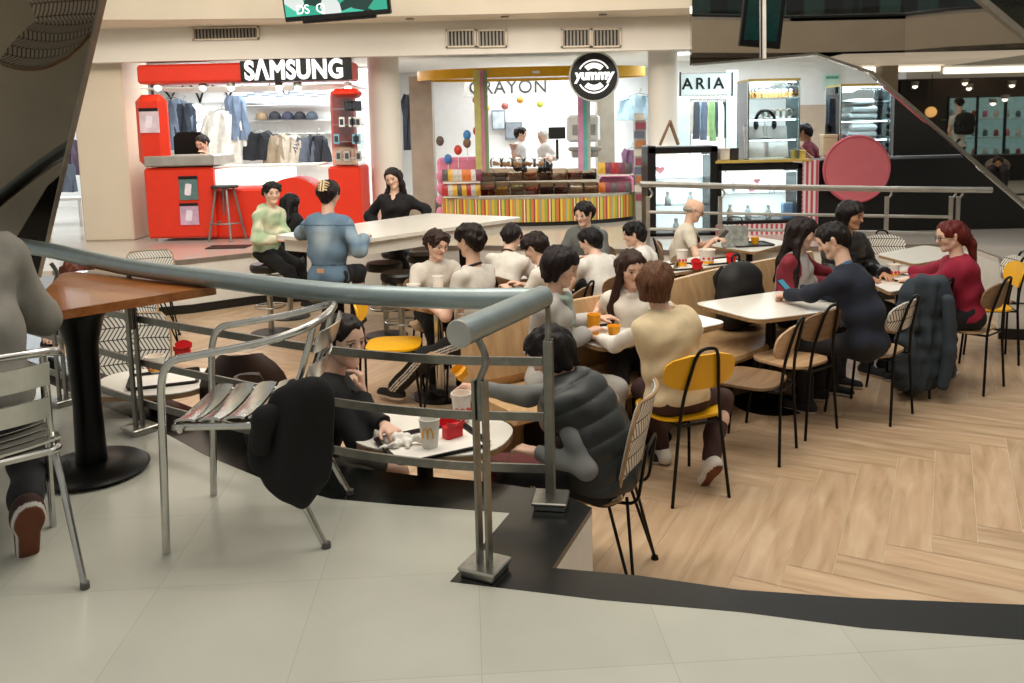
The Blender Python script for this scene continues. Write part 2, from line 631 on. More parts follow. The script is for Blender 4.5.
def person(label, head, yaw, lean=.12, seat=.45, side=0., hyaw=0., hpitch=15., hroll=0., sex='f', skin='light', res=.008,
           hair=('short', '#1d1512'), top=('tee', '#c9c4bb'), pants=('long', '#17171a'), shoes='#1b1b1d',
           lh=None, rh=None, elbL=None, elbR=None, feet=None, curl=.5, stand=False, scale=None, group=None, extras=(), name='person',
           hdirL=None, hdirR=None, knee_up=0., fwd=.40, wide=.11, bulk=1., twist=0., nrmL=None, nrmR=None, hsize=1., shoe_tilt=0, knee_out=.1):
    """One figure: the head centre fixes where it is, yaw which way it faces (0 = away from the viewpoint), seat the height it sits at."""
    H = np.array(tuple(head), float)
    a = RAD(yaw); fw = v3(-math.sin(a), math.cos(a), 0); rt = v3(math.cos(a), math.sin(a), 0); up = v3(0, 0, 1)
    pz = seat + .10 if not stand else .90 * (scale or 1) + seat
    P = v3(H[0], H[1], 0) - fw * lean - rt * side; P[2] = pz
    L = np.linalg.norm(H - P); s = scale or L / .715
    s = min(max(s, .82), 1.12)
    k = s * bulk * .92
    # spine: rises from the pelvis and bows over towards the head
    D = H - P
    W = P + D * .30 - fw * (.03 * lean / .2) ; N = P + D * .735 - fw * .012 - up * .0
    N = P + (D - fw * .02) * .705
    C = P + D * .54 - fw * .018
    a2 = RAD(yaw + twist); r2 = v3(math.cos(a2), math.sin(a2), 0); f2 = v3(-math.sin(a2), math.cos(a2), 0)
    ud = unit(N - C)
    f2 = unit(f2 - ud * (f2 @ ud)); r2 = np.cross(f2, ud)
    sw = (.150 if sex == 'f' else .172) * s
    ch = (.83 if s < .9 else 1.)
    shL = N - ud * .045 * s - r2 * sw; shR = N - ud * .045 * s + r2 * sw
    hipw = .078 * s
    hpL = P - rt * hipw; hpR = P + rt * hipw
    # head frame
    yh = RAD(yaw + hyaw); hf = v3(-math.sin(yh), math.cos(yh), 0); hr = v3(math.cos(yh), math.sin(yh), 0)
    pt = RAD(hpitch); hf, hu = hf * math.cos(pt) - up * math.sin(pt), up * math.cos(pt) + hf * math.sin(pt)
    rl = RAD(hroll); hr, hu = hr * math.cos(rl) + hu * math.sin(rl), hu * math.cos(rl) - hr * math.sin(rl)
    hs = .5 * (1 + s) * hsize
    HP = lambda x, y, z: H + (hr * x + hf * y + hu * z) * hs
    # limbs
    ua, fa = .285 * s, .245 * s
    dz = .74
    if lh is None: lh = shL + fw * .30 * s + rt * .04; lh = v3(lh[0], lh[1], dz + .035)
    if rh is None: rh = shR + fw * .30 * s - rt * .04; rh = v3(rh[0], rh[1], dz + .035)
    lh = np.array(lh, float); rh = np.array(rh, float)
    eL, wL = ik(shL, lh, ua, fa, np.array(elbL, float) if elbL is not None else (-rt * .6 - fw * .5 - up * .8))
    eR, wR = ik(shR, rh, ua, fa, np.array(elbR, float) if elbR is not None else (rt * .6 - fw * .5 - up * .8))
    th, sh = .43 * s, .43 * s
    gz = seat - .45 if not stand else seat
    if feet is None:
        f0 = P + fw * fwd * s
        feet = (f0 - rt * wide, f0 + rt * wide) if not stand else (P - rt * .09, P + rt * .09 + fw * .05)
    fL = np.array([feet[0][0], feet[0][1], (feet[0][2] if len(feet[0]) > 2 and not (feet[0][2] == P[2]) else gz) + .085 * s])
    fR = np.array([feet[1][0], feet[1][1], (feet[1][2] if len(feet[1]) > 2 and not (feet[1][2] == P[2]) else gz) + .085 * s])
    if shoe_tilt:        # heel lifted, toe on the ground: feet[1] is the toe point
        ct, st_ = math.cos(RAD(shoe_tilt)), math.sin(RAD(shoe_tilt)); toeR = np.array([feet[1][0], feet[1][1], gz])
        fR = toeR + (-fw * ct + up * st_) * .155 * s + (fw * st_ + up * ct) * .075 * s
    kL, fL = ik(hpL, fL, th, sh, fw * 1. + up * .8 - rt * .1)
    kR, fR = ik(hpR, fR, th, sh, fw * 1. + up * .8 + rt * knee_out)
    tdir = lambda f, kk: unit(np.array([(fw)[0], (fw)[1], 0]))
    base = (P[0], P[1], gz)
    root = thing(name, label, 'person', base, 0, group)

    allp = np.array([P, N, H, shL, shR, eL, eR, wL, wR, kL, kR, fL, fR, hpL, hpR])

    def torso(Fd, t, kk=.07, lower=True):
        fl = 1.0
        if lower: Fd.cap(hpL, hpR, .106 * k + t, k=kk)
        Fd.cap(P, W, .104 * k + t, .098 * k + t, k=kk)
        wb = .075 if t > .015 or sex == 'm' else .058
        Fd.cap(W - r2 * wb * k, W + r2 * wb * k, .100 * k + t, k=kk)
        Fd.cap(C - r2 * .075 * k, C + r2 * .075 * k, .104 * k + t, k=kk)
        Fd.cap(W, C, .10 * k + t, k=kk)
        Fd.cap(C, N - ud * .06, .095 * k + t, .07 * k + t, k=kk)
        Fd.cap(shL + r2 * .03, shR - r2 * .03, .058 * k + t, k=.06)
        Fd.cap(N - ud * .02 - r2 * .05, N - ud * .02 + r2 * .05, .048 * k + t, k=.05)
        if sex == 'f' and bulk < 1.3:
            for q in (-1, 1):
                c0 = C + f2 * .075 * k + r2 * q * .065 * k + ud * .02
                Fd.cap(c0, c0, .055 * k + t, k=.05)

    def arm(Fd, S, E, Wr, t, r=(.05, .039, .027), upto=1.0, k2=.04):
        Fd.cap(S, E if upto >= .5 else S + (E - S) * upto * 2, r[0] * s + t, r[1] * s + t, k=k2)
        if upto > .5:
            Fd.cap(E, E + (Wr - E) * min((upto - .5) * 2, 1), r[1] * s + t, r[2] * s + t, k=k2)

    def hand(Fd, E, Wr, sd, hd, nr):
        f = unit(hd if hd is not None else unit(Wr - E) + v3(0, 0, -.15))
        n = nr if nr is not None else v3(0, 0, -1.)
        n = unit(n - f * (n @ f)) if np.linalg.norm(np.cross(n, f)) > .1 else unit(np.cross(f, rt))
        tb = np.cross(f, n) * sd
        q = s * .95
        rr = max(.0085, res * .95)
        for i, (o, ln) in enumerate(((.032, .072), (.011, .080), (-.011, .074), (-.031, .058))):
            kn = Wr + (f * .088 + tb * o) * q + n * (-.004)
            Fd.cap(Wr + f * .01 + tb * o * .5 * q, kn, .0145 * q, .0115 * q, k=.012)
            d = f; p0 = kn
            for j, (lf, ang) in enumerate(((.45, curl * 42), (.32, curl * 52), (.23, curl * 34))):
                an = RAD(ang * (1 + .12 * i)); d = unit(d * math.cos(an) + n * math.sin(an) + tb * (o * .6 if j == 0 else 0))
                p1 = p0 + d * ln * lf * q
                Fd.cap(p0, p1, rr * (1 - .06 * j), rr * (.95 - .08 * j), k=.003)
                p0 = p1
        t0 = Wr + (f * .025 + tb * .03) * q; t1 = t0 + unit(f * .7 + tb * .75 + n * .25) * .042 * q; t2 = t1 + unit(f * .95 + tb * .2 + n * .3) * .032 * q
        Fd.cap(t0, t1, .0135 * q, .0105 * q, k=.01); Fd.cap(t1, t2, .0105 * q, .009 * q, k=.004)

    def headf(Fd, t=0.):
        Fd.cap(HP(0, -.032, .030), HP(0, .018, .034), .078 * hs + t, k=.02, flat=(hr, 1.06))
        Fd.cap(HP(0, .030, .0), HP(0, .040, -.062), .056 * hs, .040 * hs, k=.03)
        for q in (-1, 1):
            Fd.cap(HP(q * .048, -.002, -.045), HP(q * .014, .062, -.088), .021 * hs, .017 * hs, k=.025)
            Fd.cap(HP(q * .038, .058, -.022), HP(q * .038, .058, -.022), .024 * hs, k=.03)
            Fd.cap(HP(q * .016, .081, .022), HP(q * .044, .066, .022), .010 * hs, k=.015)
            Fd.cap(HP(q * .076, -.008, .018), HP(q * .071, -.004, -.026), .015 * hs, .011 * hs, k=.006, flat=(hr, 1.5))
            Fd.sub(HP(q * .032, .100, .003), HP(q * .032, .100, .003), .0175 * hs, k=.012)
            Fd.cap(HP(q * .031, .077, .002), HP(q * .031, .077, .002), .0125 * hs, k=.004)
        Fd.cap(HP(0, .084, .012), HP(0, .103, -.024), .008 * hs, .0125 * hs, k=.012)
        Fd.cap(HP(-.016, .080, -.053), HP(.016, .080, -.053), .0085 * hs, k=.008)
        Fd.cap(HP(0, .072, -.092), HP(0, .072, -.092), .017 * hs, k=.02)

    # ---- body: one continuous surface
    lo = np.minimum(allp.min(0), H - .14) - .17; hi = np.maximum(allp.max(0), H + .14) + .17
    lo[2] = max(lo[2], gz - .02)
    Fb = Field(lo, hi, res)
    torso(Fb, -.012)
    Fb.cap(N - ud * .03, H - hu * .055 * hs - hf * .015 * hs, .056 * s, .050 * s, k=.04)
    arm(Fb, shL, eL, wL, -.004); arm(Fb, shR, eR, wR, -.004)
    for hp_, kn_, ft_ in ((hpL, kL, fL), (hpR, kR, fR)):
        Fb.cap(hp_, kn_, .080 * s, .056 * s, k=.05); Fb.cap(kn_, ft_, .054 * s, .036 * s, k=.03)
        m_ = kn_ + (ft_ - kn_) * .3 - fw * .02; Fb.cap(m_, m_, .05 * s, k=.04)
        tz = (ft_ is fR) and shoe_tilt
        d1 = fw if not tz else fw * ct - up * st_; d2 = up if not tz else fw * st_ + up * ct
        Fb.cap(ft_ - d2 * .030 * s, ft_ + d1 * .11 * s - d2 * .045 * s, .034 * s, .026 * s, k=.03)
    hand(Fb, eL, wL, -1, hdirL, nrmL); hand(Fb, eR, wR, 1, hdirR, nrmR)
    headf(Fb)
    V, Q = Fb.mesh()
    # skin colouring in head coordinates: brows, eyes, lips, cheeks
    q = (V - H) / hs; x = q @ hr; y = q @ hf; z = q @ hu
    sk = np.array(lin(SKIN[skin])); c = np.tile(sk, (len(V), 1))
    def put(m, h, w=1.):
        c[m] = c[m] * (1 - w) + np.array(lin(h)) * w
    ax = np.abs(x)
    face = (y > .05) & (np.abs(z) < .12) & (ax < .07)
    put(face & (ax > .022) & (ax < .06) & (np.abs(z + .028) < .02), '#c47d6a', .28)
    put(face & (((ax - .032) / .017) ** 2 + ((z - .002) / .0075) ** 2 < 1), '#e6ddd6', .55)
    put(face & (((ax - .031) / .0085) ** 2 + ((z - .002) / .0085) ** 2 < 1), '#20140f', .95)
    put(face & (ax > .014) & (ax < .047) & (np.abs(z - .0095 - .1 * (.032 - ax)) < .0035), '#1c120e', .8)
    put(face & (ax > .013) & (ax < .052) & (np.abs(z - .025 + .12 * (ax - .03)) < .0045), hair[1] if hair[0] != 'bald' else '#8c8078', .75)
    put(face & ((x / .024) ** 2 + ((z + .053) / .0085) ** 2 < 1), '#a8514b' if sex == 'f' else '#a9685a', .7)
    hnd = (np.linalg.norm(V - wL, axis=1) < .2) | (np.linalg.norm(V - wR, axis=1) < .2)
    put(hnd, '#c08068', .15)
    np_mesh('body', V, Q, attr_mat('skin', .5, .0, .05), base, root, c)

    def cloth(nm, Fd, h, amp=.004, fr=34., rough=.85, sm=1, seed=None, mt=None, colf=None):
        if amp: Fd.ripple(amp, fr, seed if seed is not None else int(abs(H[0] * 977 + H[1] * 131)) % 9999)
        V, Q = Fd.mesh()
        if not len(V): return None
        V = relax(V, Q, sm)
        m_ = mt or mat('cloth ' + h, h, rough, var=.10, scale=14)
        if colf is not None:
            return np_mesh(nm, V, Q, attr_mat('dyed cloth', .85), base, root, colf(V))
        return np_mesh(nm, V, Q, m_, base, root)

    def fld(pts, pad=.16, r=None):
        p = np.array(pts); return Field(p.min(0) - pad, p.max(0) + pad, r or res)

    # ---- trousers
    if pants:
        kind, pc = pants[0], pants[1]
        Fp = fld([hpL, hpR, P, kL, kR] + ([fL, fR] if kind != 'shorts' else []), .17)
        Fp.cap(hpL, hpR, .110 * k, k=.06); Fp.cap(P, P + (W - P) * .5, .110 * k, .104 * k, k=.05)
        w0 = .018 if kind == 'loose' else .008
        for hp_, kn_, ft_ in ((hpL, kL, fL), (hpR, kR, fR)):
            if kind == 'shorts':
                Fp.cap(hp_, hp_ + (kn_ - hp_) * .86, .090 * s, .078 * s, k=.05)
            else:
                Fp.cap(hp_, kn_, .084 * s + w0, .060 * s + w0, k=.05); Fp.cap(kn_, ft_ + up * .015, .058 * s + w0, .046 * s + w0, k=.04)
        if kind == 'shorts':
            for hp_, kn_ in ((hpL, kL), (hpR, kR)):
                d_ = unit(kn_ - hp_); e_ = hp_ + (kn_ - hp_) * .86
                Fp.plane(e_, d_, e_ - .12, e_ + .12)
        else:
            for ft_ in (fL, fR):
                Fp.plane(ft_ + up * -.012, v3(0, 0, -1), ft_ - .1, ft_ + .1)
        if len(pants) > 2:      # side stripes
            def cf(V, pc=pc, st=pants[2]):
                c = np.tile(np.array(lin(pc)), (len(V), 1))
                for hp_, kn_, ft_, sd in ((hpL, kL, fL, -1), (hpR, kR, fR, 1)):
                    for A_, B_ in ((hp_, kn_), (kn_, ft_)):
                        d_ = B_ - A_; L_ = d_ @ d_; t_ = ((V - A_) @ d_) / L_
                        o_ = V - A_ - np.outer(np.clip(t_, 0, 1), d_)
                        lat = o_ @ (rt * sd); nn = unit(np.cross(d_, rt)); al = o_ @ nn
                        m_ = (t_ > -.05) & (t_ < 1.05) & (lat > .02) & (np.abs(np.abs(((al + .027) % .018) - .009)) < .0042) & (np.abs(al) < .027)
                        c[m_] = np.array(lin(st))
                return c
            cloth('trousers', Fp, pc, .004, 30, colf=cf)
        else:
            cloth('trousers' if kind != 'shorts' else 'shorts', Fp, pc, .006, 34)
    # ---- shoes
    if shoes:
        for ft_, tl_ in ((fL, 0), (fR, shoe_tilt)):
            if tl_: ft_ = toeR - fw * .155 * s + up * .085 * s
            Fs = Field(ft_ - .2, ft_ + .22, max(res * .8, .006))
            z0 = ft_[2] - .085 * s
            toe = ft_ + fw * .155 * s; toe[2] = z0 + .032 * s
            heel = ft_ - fw * .035 * s; heel[2] = z0 + .04 * s
            Fs.cap(heel, toe, .046 * s, .038 * s, k=.02); Fs.cap(ft_ - up * .005, heel + fw * .04, .046 * s, .05 * s, k=.03)
            Fs.plane((0, 0, z0 + .001), (0, 0, -1)); Fs.plane(ft_ + up * .03, (0, 0, 1))
            V, Q = Fs.mesh()
            if len(V):
                c = np.tile(np.array(lin(shoes)), (len(V), 1)); c[V[:, 2] < z0 + .022] = lin('#cfcbc4')
                if shoe_tilt: c[V[:, 2] < z0 + .010] = lin('#6a3a22')
                if tl_:
                    T_ = np.array([toe[0], toe[1], z0]); w_ = V - T_; ca, sa = math.cos(RAD(tl_)), math.sin(RAD(tl_))
                    pf, pu = w_ @ fw, w_[:, 2]; pr = w_ @ rt
                    V = T_ + np.outer(pf * ca + pu * sa, fw) + np.outer(pr, rt) + np.outer(-pf * sa + pu * ca, up)
                np_mesh('shoe', V, Q, attr_mat('dyed cloth', .85), base, root, c)
    # ---- top
    kind, tcol = top[0], top[1]
    long_ = kind in ('sweater', 'hoodie', 'jacket', 'puffer', 'raglan', 'blazer')
    tk = {'tee': .006, 'polo': .006, 'sweater': .012, 'hoodie': .018, 'jacket': .020, 'puffer': .034, 'raglan': .008, 'blazer': .016, 'vest': .016, 'puffervest': .034}[kind]
    Ft = fld([P, N, shL, shR, C] + ([eL, eR, wL, wR] if long_ else [shL + (eL - shL), shR + (eR - shR)]), .17)
    torso(Ft, tk, lower=True)
    hem = P - up * (.02 if kind not in ('jacket', 'hoodie') else .05)
    if kind in ('vest', 'puffervest'):
        Ft.cap(shL + r2 * .02, shL + r2 * .02, .066 * s + tk * .5, k=.03); Ft.cap(shR - r2 * .02, shR - r2 * .02, .066 * s + tk * .5, k=.03)
    else:
        upto = .97 if long_ else .33
        arm(Ft, shL, eL, wL, tk, (.049, .040, .031), upto); arm(Ft, shR, eR, wR, tk, (.049, .040, .031), upto)
        for S_, E_, W_ in ((shL, eL, wL), (shR, eR, wR)):
            if long_:
                d_ = unit(W_ - E_); e_ = W_ - d_ * .006; Ft.plane(e_, d_, e_ - .055, e_ + .055)
            else:
                d_ = unit(E_ - S_); e_ = S_ + (E_ - S_) * .62; Ft.plane(e_, d_, e_ - .075, e_ + .075)
    if kind in ('hoodie',):
        hb = N - f2 * .06 * s + ud * .01
        Ft.cap(hb - r2 * .08, hb + r2 * .08, .045 * s, k=.04); Ft.cap(hb - ud * .05, hb - ud * .10 - f2 * .02, .06 * s, .035 * s, k=.04)
        for q_ in (-1, 1): Ft.cap(N + r2 * q_ * .075, N + r2 * q_ * .04 + f2 * .07 - ud * .02, .03, .026, k=.03)
    if kind in ('puffer', 'puffervest', 'blazer', 'polo', 'jacket'):
        for i in range(10):
            b0 = 2 * math.pi * i / 10; b1 = 2 * math.pi * (i + 1) / 10
            g = lambda b_: N + ud * .012 + (r2 * math.cos(b_) * .066 + f2 * (math.sin(b_) * .062 + .012)) * s
            Ft.cap(g(b0), g(b1), .02 if kind.startswith('puf') else .012, k=.012)
    if kind.startswith('puffer'):
        m_ = np.abs(Ft.d) < .03; I_ = np.nonzero(m_)
        pts = np.stack([Ft.ax[i][I_[i]] for i in range(3)], 1)
        tt = (pts - P) @ unit(N - P)
        Ft.d[I_] += .010 * np.abs(np.sin(tt * math.pi / .085)) ** .6 * -1 + .006
    if 'vneck' in extras: Ft.sub(N + f2 * .13 * k + ud * .02, C + f2 * .155 * k + ud * .05, .062, .022, k=.02)
    # open the neck, level the hem
    nk = H - hu * .05
    Ft.sub(N + ud * .055, N + ud * .16, .058 * s, .075 * s, k=.01)
    Ft.plane(hem, v3(0, 0, -1))
    colf = None
    if kind == 'raglan':
        def colf(V, b=tcol, sl=top[2]):
            c = np.tile(np.array(lin(b)), (len(V), 1))
            lat = np.abs((V - C) @ r2); c[lat > .115 * s] = np.array(lin(sl))
            return c
    if kind == 'hoodie' and len(top) > 2:
        def colf(V, b=tcol, sl=top[2]):
            nz = np.sin(V[:, 0] * 31 + 2 * np.sin(V[:, 2] * 23)) + np.sin(V[:, 2] * 27 + V[:, 1] * 19 + 1.5 * np.sin(V[:, 0] * 17))
            w = np.clip(nz * .5 + .4, 0, 1)[:, None]
            return np.array(lin(b)) * (1 - w) + np.array(lin(sl)) * w
    if kind == 'jacket' and len(top) > 2:
        def colf(V, b=tcol, sl=top[2]):
            t_ = ((V - P) @ unit(N - P)); lt = np.abs((V - C) @ r2)
            w = np.clip(np.exp(-((t_ - .33) / .10) ** 2) * np.exp(-(lt / .09) ** 2) + .45 * (lt > .2) * np.abs(np.sin(V[:, 2] * 20)), 0, 1)[:, None]
            c = np.array(lin(b)) * (1 - w) + np.array(lin(sl)) * w
            for tz, wd in ((.43, .004), (.10, .005)):
                c[np.abs(t_ - tz) < wd] = np.array(lin('#2c3c4c'))
            return c
    nm = {'tee': 'shirt', 'polo': 'shirt', 'sweater': 'sweater', 'hoodie': 'hoodie', 'jacket': 'jacket', 'puffer': 'jacket', 'raglan': 'shirt',
          'blazer': 'jacket', 'vest': 'vest', 'puffervest': 'vest'}[kind]
    amp = {'tee': .0065, 'puffer': .003, 'puffervest': .003, 'vest': .005, 'polo': .006}.get(kind, .0065)
    cloth(nm, Ft, tcol, amp, 36, .45 if kind.startswith('puffer') else .88, colf=colf)
    if kind in ('vest', 'puffervest'):       # sleeves of the shirt below
        Fv = fld([shL, shR, eL, eR, wL, wR], .1)
        arm(Fv, shL, eL, wL, .005, (.047, .038, .029), .97); arm(Fv, shR, eR, wR, .005, (.047, .038, .029), .97)
        for E_, W_ in ((eL, wL), (eR, wR)):
            d_ = unit(W_ - E_); e_ = W_ - d_ * .006; Fv.plane(e_, d_, e_ - .055, e_ + .055)
        cloth('sleeves', Fv, top[2], .005, 46)
    if 'ringer' in extras:
        pts = []
        for i in range(20):
            b_ = 2 * math.pi * i / 20
            pts.append(N + ud * (.026 - .02 * math.sin(b_)) + (r2 * math.cos(b_) * .064 + f2 * (math.sin(b_) * .060 + .004)) * s - np.array(base))
        MB().tube(pts, .0105, 8, closed=True).build('collar', mat('dark collar rib', '#1b1a1d', .8), root)
    if 'collar' in extras:
        pts = []
        for i in range(15):
            b_ = RAD(-240) + RAD(300) * i / 14
            pts.append(N + ud * .032 + (r2 * math.cos(b_) * .064 + f2 * (math.sin(b_) * .060 + .006)) * s - np.array(base))
        MB().tube(pts, .013, 8, flat=(1.3, .6)).build('collar', mat('cloth ' + tcol, tcol), root)
    if 'shirtcollar' in extras:
        pts = []
        for i in range(20):
            b_ = 2 * math.pi * i / 20
            pts.append(N + ud * (.034 - .012 * math.sin(b_)) + (r2 * math.cos(b_) * .062 + f2 * (math.sin(b_) * .058 + .004)) * s - np.array(base))
        MB().tube(pts, .012, 8, closed=True, flat=(1.4, .6)).build('collar', mat('blue shirt collar', '#4c6a8c', .8), root)
    if 'scarf' in extras:
        Fc = fld([N, H], .16, res)
        for i in range(12):
            b0 = 2 * math.pi * i / 12; b1 = 2 * math.pi * (i + 1) / 12
            g = lambda b_: N + ud * .02 + (r2 * math.cos(b_) * .072 + f2 * (math.sin(b_) * .07 + .014)) * s
            Fc.cap(g(b0), g(b1), .024, k=.01)
        Fc.cap(N + f2 * .085 * s, C + f2 * .125 * s + r2 * .02, .026, .03, k=.02)
        cloth('scarf', Fc, '#8fa097', .004, 60)
    if 'glasses' in extras:
        g = MB()
        for q_ in (-1, 1):
            g.tube([HP(q_ * .033 + .021 * math.cos(b_), .099, .001 + .016 * math.sin(b_)) - np.array(base) for b_ in [2 * math.pi * i / 14 for i in range(14)]], .0022, 6, closed=True)
            g.tube([HP(q_ * .054, .097, .006) - np.array(base), HP(q_ * .078, .06, .008) - np.array(base), HP(q_ * .082, -.005, .008) - np.array(base)], .002, 6)
        g.tube([HP(-.012, .1, .003) - np.array(base), HP(.012, .1, .003) - np.array(base)], .002, 6)
        g.build('glasses', mat('dark spectacle frame', '#18181a', .3), root)
    if 'strap' in extras:
        A_ = N - ud * .0 + r2 * .075; pts = [A_ - f2 * .06 - ud * .03, A_ + ud * .025, A_ + f2 * .095 - ud * .06, C + f2 * .145 * k + r2 * .03, W + f2 * .15 * k - r2 * .05]
        MB().tube([np.array(tuple(p_)) - np.array(base) for p_ in smooth_path(pts, 5)], .012, 6, flat=(1.5, .4)).build('strap', mat('black webbing', '#141416', .7), root)
    # ---- hair
    st, hc = hair
    hm = hair_mat(hc)
    Fh = Field(H - .22 - (0.34 * up if st in ('long', 'pony') else 0) , H + .2, min(res, .007))
    if st == 'bald':
        for q_ in (-1, 1):
            Fh.cap(HP(q_ * .073, -.02, -.005), HP(q_ * .05, -.08, -.02), .018 * hs, k=.02)
        Fh.cap(HP(-.04, -.088, -.02), HP(.04, -.088, -.02), .024 * hs, k=.02)
        Fh.sub(HP(0, 0, .10), HP(0, -.03, .10), .075 * hs, k=.01)
    else:
        vol = {'curly': .015, 'short': .007, 'bob': .010, 'long': .008, 'pony': .006, 'bun': .007, 'crop': .005, 'mop': .010}[st]
        Fh.cap(HP(0, -.034, .034), HP(0, .014, .040), (.078 + vol) * hs, k=.02, flat=(hr, 1.03))
        Fh.cap(HP(-.045, -.062, .0), HP(.045, -.062, .0), (.036 + vol) * hs, k=.04)
        Fh.cap(HP(0, -.07, -.03), HP(0, -.06, -.055), (.038 + vol * .5) * hs, k=.04)
        if st == 'mop':
            for i in range(9):
                b_ = RAD(-80 + 20 * i)
                Fh.cap(HP(.075 * math.sin(b_), .06 * math.cos(b_), .075), HP(.088 * math.sin(b_), .088 * math.cos(b_), .040), .022 * hs, .016 * hs, k=.02)
        # leave the face and ears free
        Fh.sub(HP(0, .075, -.06), HP(0, .105, .010 if st != 'mop' else -.004), .072 * hs, .066 * hs, k=.012)
        Fh.sub(HP(0, .15, -.2), HP(0, .15, -.03), .1 * hs, k=.01)
        if st in ('short', 'crop', 'curly', 'mop'):
            for q_ in (-1, 1): Fh.sub(HP(q_ * .095, .022, -.035), HP(q_ * .095, .005, -.01), .032 * hs, k=.012)
        if st == 'bob':
            for q_ in (-1, 1):
                Fh.cap(HP(q_ * .072, .0, .03), HP(q_ * .072, .004, -.075), .027 * hs, .022 * hs, k=.03, flat=(hr, 1.5))
                Fh.cap(HP(q_ * .050, -.05, 0), HP(q_ * .052, -.045, -.09), .040 * hs, .026 * hs, k=.03)
            Fh.cap(HP(0, -.07, -.02), HP(0, -.062, -.09), .042 * hs, .026 * hs, k=.03)
            for i in range(5):
                x_ = -.04 + .02 * i; Fh.cap(HP(x_, .06, .09), HP(x_ + .02, .088, .055), .014 * hs, .008 * hs, k=.012)
        if st == 'long':
            bk = unit(-hf - up * .0); 
            for q_ in (-1, 1):
                Fh.cap(HP(q_ * .072, .0, .03), HP(q_ * .084, .005, -.10), .030 * hs, .028 * hs, k=.03, flat=(hr, 1.3))
                e_ = HP(q_ * .10, -.005, -.10); e2 = N + r2 * q_ * .125 + f2 * (.05 if q_ > 0 else -.01) - ud * .08
                Fh.cap(HP(q_ * .084, .0, -.09), e2, .030 * hs, .028, k=.03)
                Fh.cap(e2, e2 - up * .13 + f2 * .01, .028, .010, k=.02)
                Fh.cap(HP(q_ * .05, -.07, .0), N + r2 * q_ * .06 - f2 * .085 - ud * .05, .042 * hs, .035, k=.04)
                b2 = N + r2 * q_ * .06 - f2 * .085 - ud * .05
                Fh.cap(b2, b2 - ud * .17 - f2 * .02, .038, .016, k=.04)
            Fh.cap(HP(0, -.085, .0), N - f2 * .09 - ud * .06, .045 * hs, .04, k=.04)
            Fh.sub(HP(0, .09, -.09), N + f2 * .15 - ud * .04, .060 * hs, .085, k=.015); Fh.sub(HP(0, .14, -.02), HP(0, .13, -.09), .075 * hs, k=.01)
        if st == 'pony':
            t0_ = HP(0, -.105, .02); t1_ = HP(0, -.135, -.10); t2_ = N - f2 * .10 - ud * .12
            Fh.cap(HP(0, -.08, .02), t0_, .03, .024, k=.02); Fh.cap(t0_, t1_, .028, .034, k=.02); Fh.cap(t1_, t2_, .034, .012, k=.02)
        if st == 'bun':
            Fh.cap(HP(0, -.095, .045), HP(0, -.10, .01), .04 * hs, .036 * hs, k=.02)
    sd_ = int(abs(H[0] * 771 + H[1] * 97)) % 999
    if st in ('curly', 'mop'):
        Fh.ripple(.0048, 130, sd_)
    else:
        Fh.ripple(.0040, 140, sd_, dirs=[hr + .15 * hu, hr + .5 * hf, hr - .5 * hf, hf + .2 * hr])
    V, Q = Fh.mesh()
    if len(V):
        np_mesh('hair', V, Q, hm, base, root)
    root_info = dict(root=root, H=H, HP=HP, N=N, wL=wL, wR=wR, eL=eL, eR=eR, base=base, fw=fw, rt=rt, s=s, P=P, C=C, W=W, r2=r2, f2=f2, ud=ud, k=k, hf=hf, hr=hr, hu=hu)
    PEOPLE.append((label[:30], round(s, 2), [round(float(t), 2) for t in P], round(L / .715, 2)))
    return root_info


PEOPLE = []


def hair_mat(c):
    nm = 'hair ' + c
    if nm in MATS: return MATS[nm]
    m = bpy.data.materials.new(nm); t = NT(m)
    tc = t.add('ShaderNodeTexCoord'); mp = t.add('ShaderNodeMapping'); mp.inputs['Scale'].default_value = (110, 110, 9)
    t.link(tc.outputs['Object'], mp.inputs[0]); nz = t.add('ShaderNodeTexNoise'); nz.inputs['Scale'].default_value = 1.; nz.inputs['Detail'].default_value = 3; nz.inputs['Distortion'].default_value = .8
    t.link(mp.outputs[0], nz.inputs[0]); k = lin(c)
    mr = t.add('ShaderNodeMapRange'); mr.inputs[1].default_value = .3; mr.inputs[2].default_value = .72; t.link(nz.outputs[0], mr.inputs[0])
    t.link(t.mix(mr.outputs[0], tuple(x * .45 for x in k[:3]) + (1,), tuple(min(1, x * 1.5) for x in k[:3]) + (1,)), t.b.inputs['Base Color'])
    bp = t.add('ShaderNodeBump'); bp.inputs['Strength'].default_value = .5; bp.inputs['Distance'].default_value = .006
    t.link(nz.outputs[0], bp.inputs['Height']); t.link(bp.outputs[0], t.b.inputs['Normal'])
    t.b.inputs['Roughness'].default_value = .5; t.b.inputs['Specular IOR Level'].default_value = .22
    MATS[nm] = m
    return m

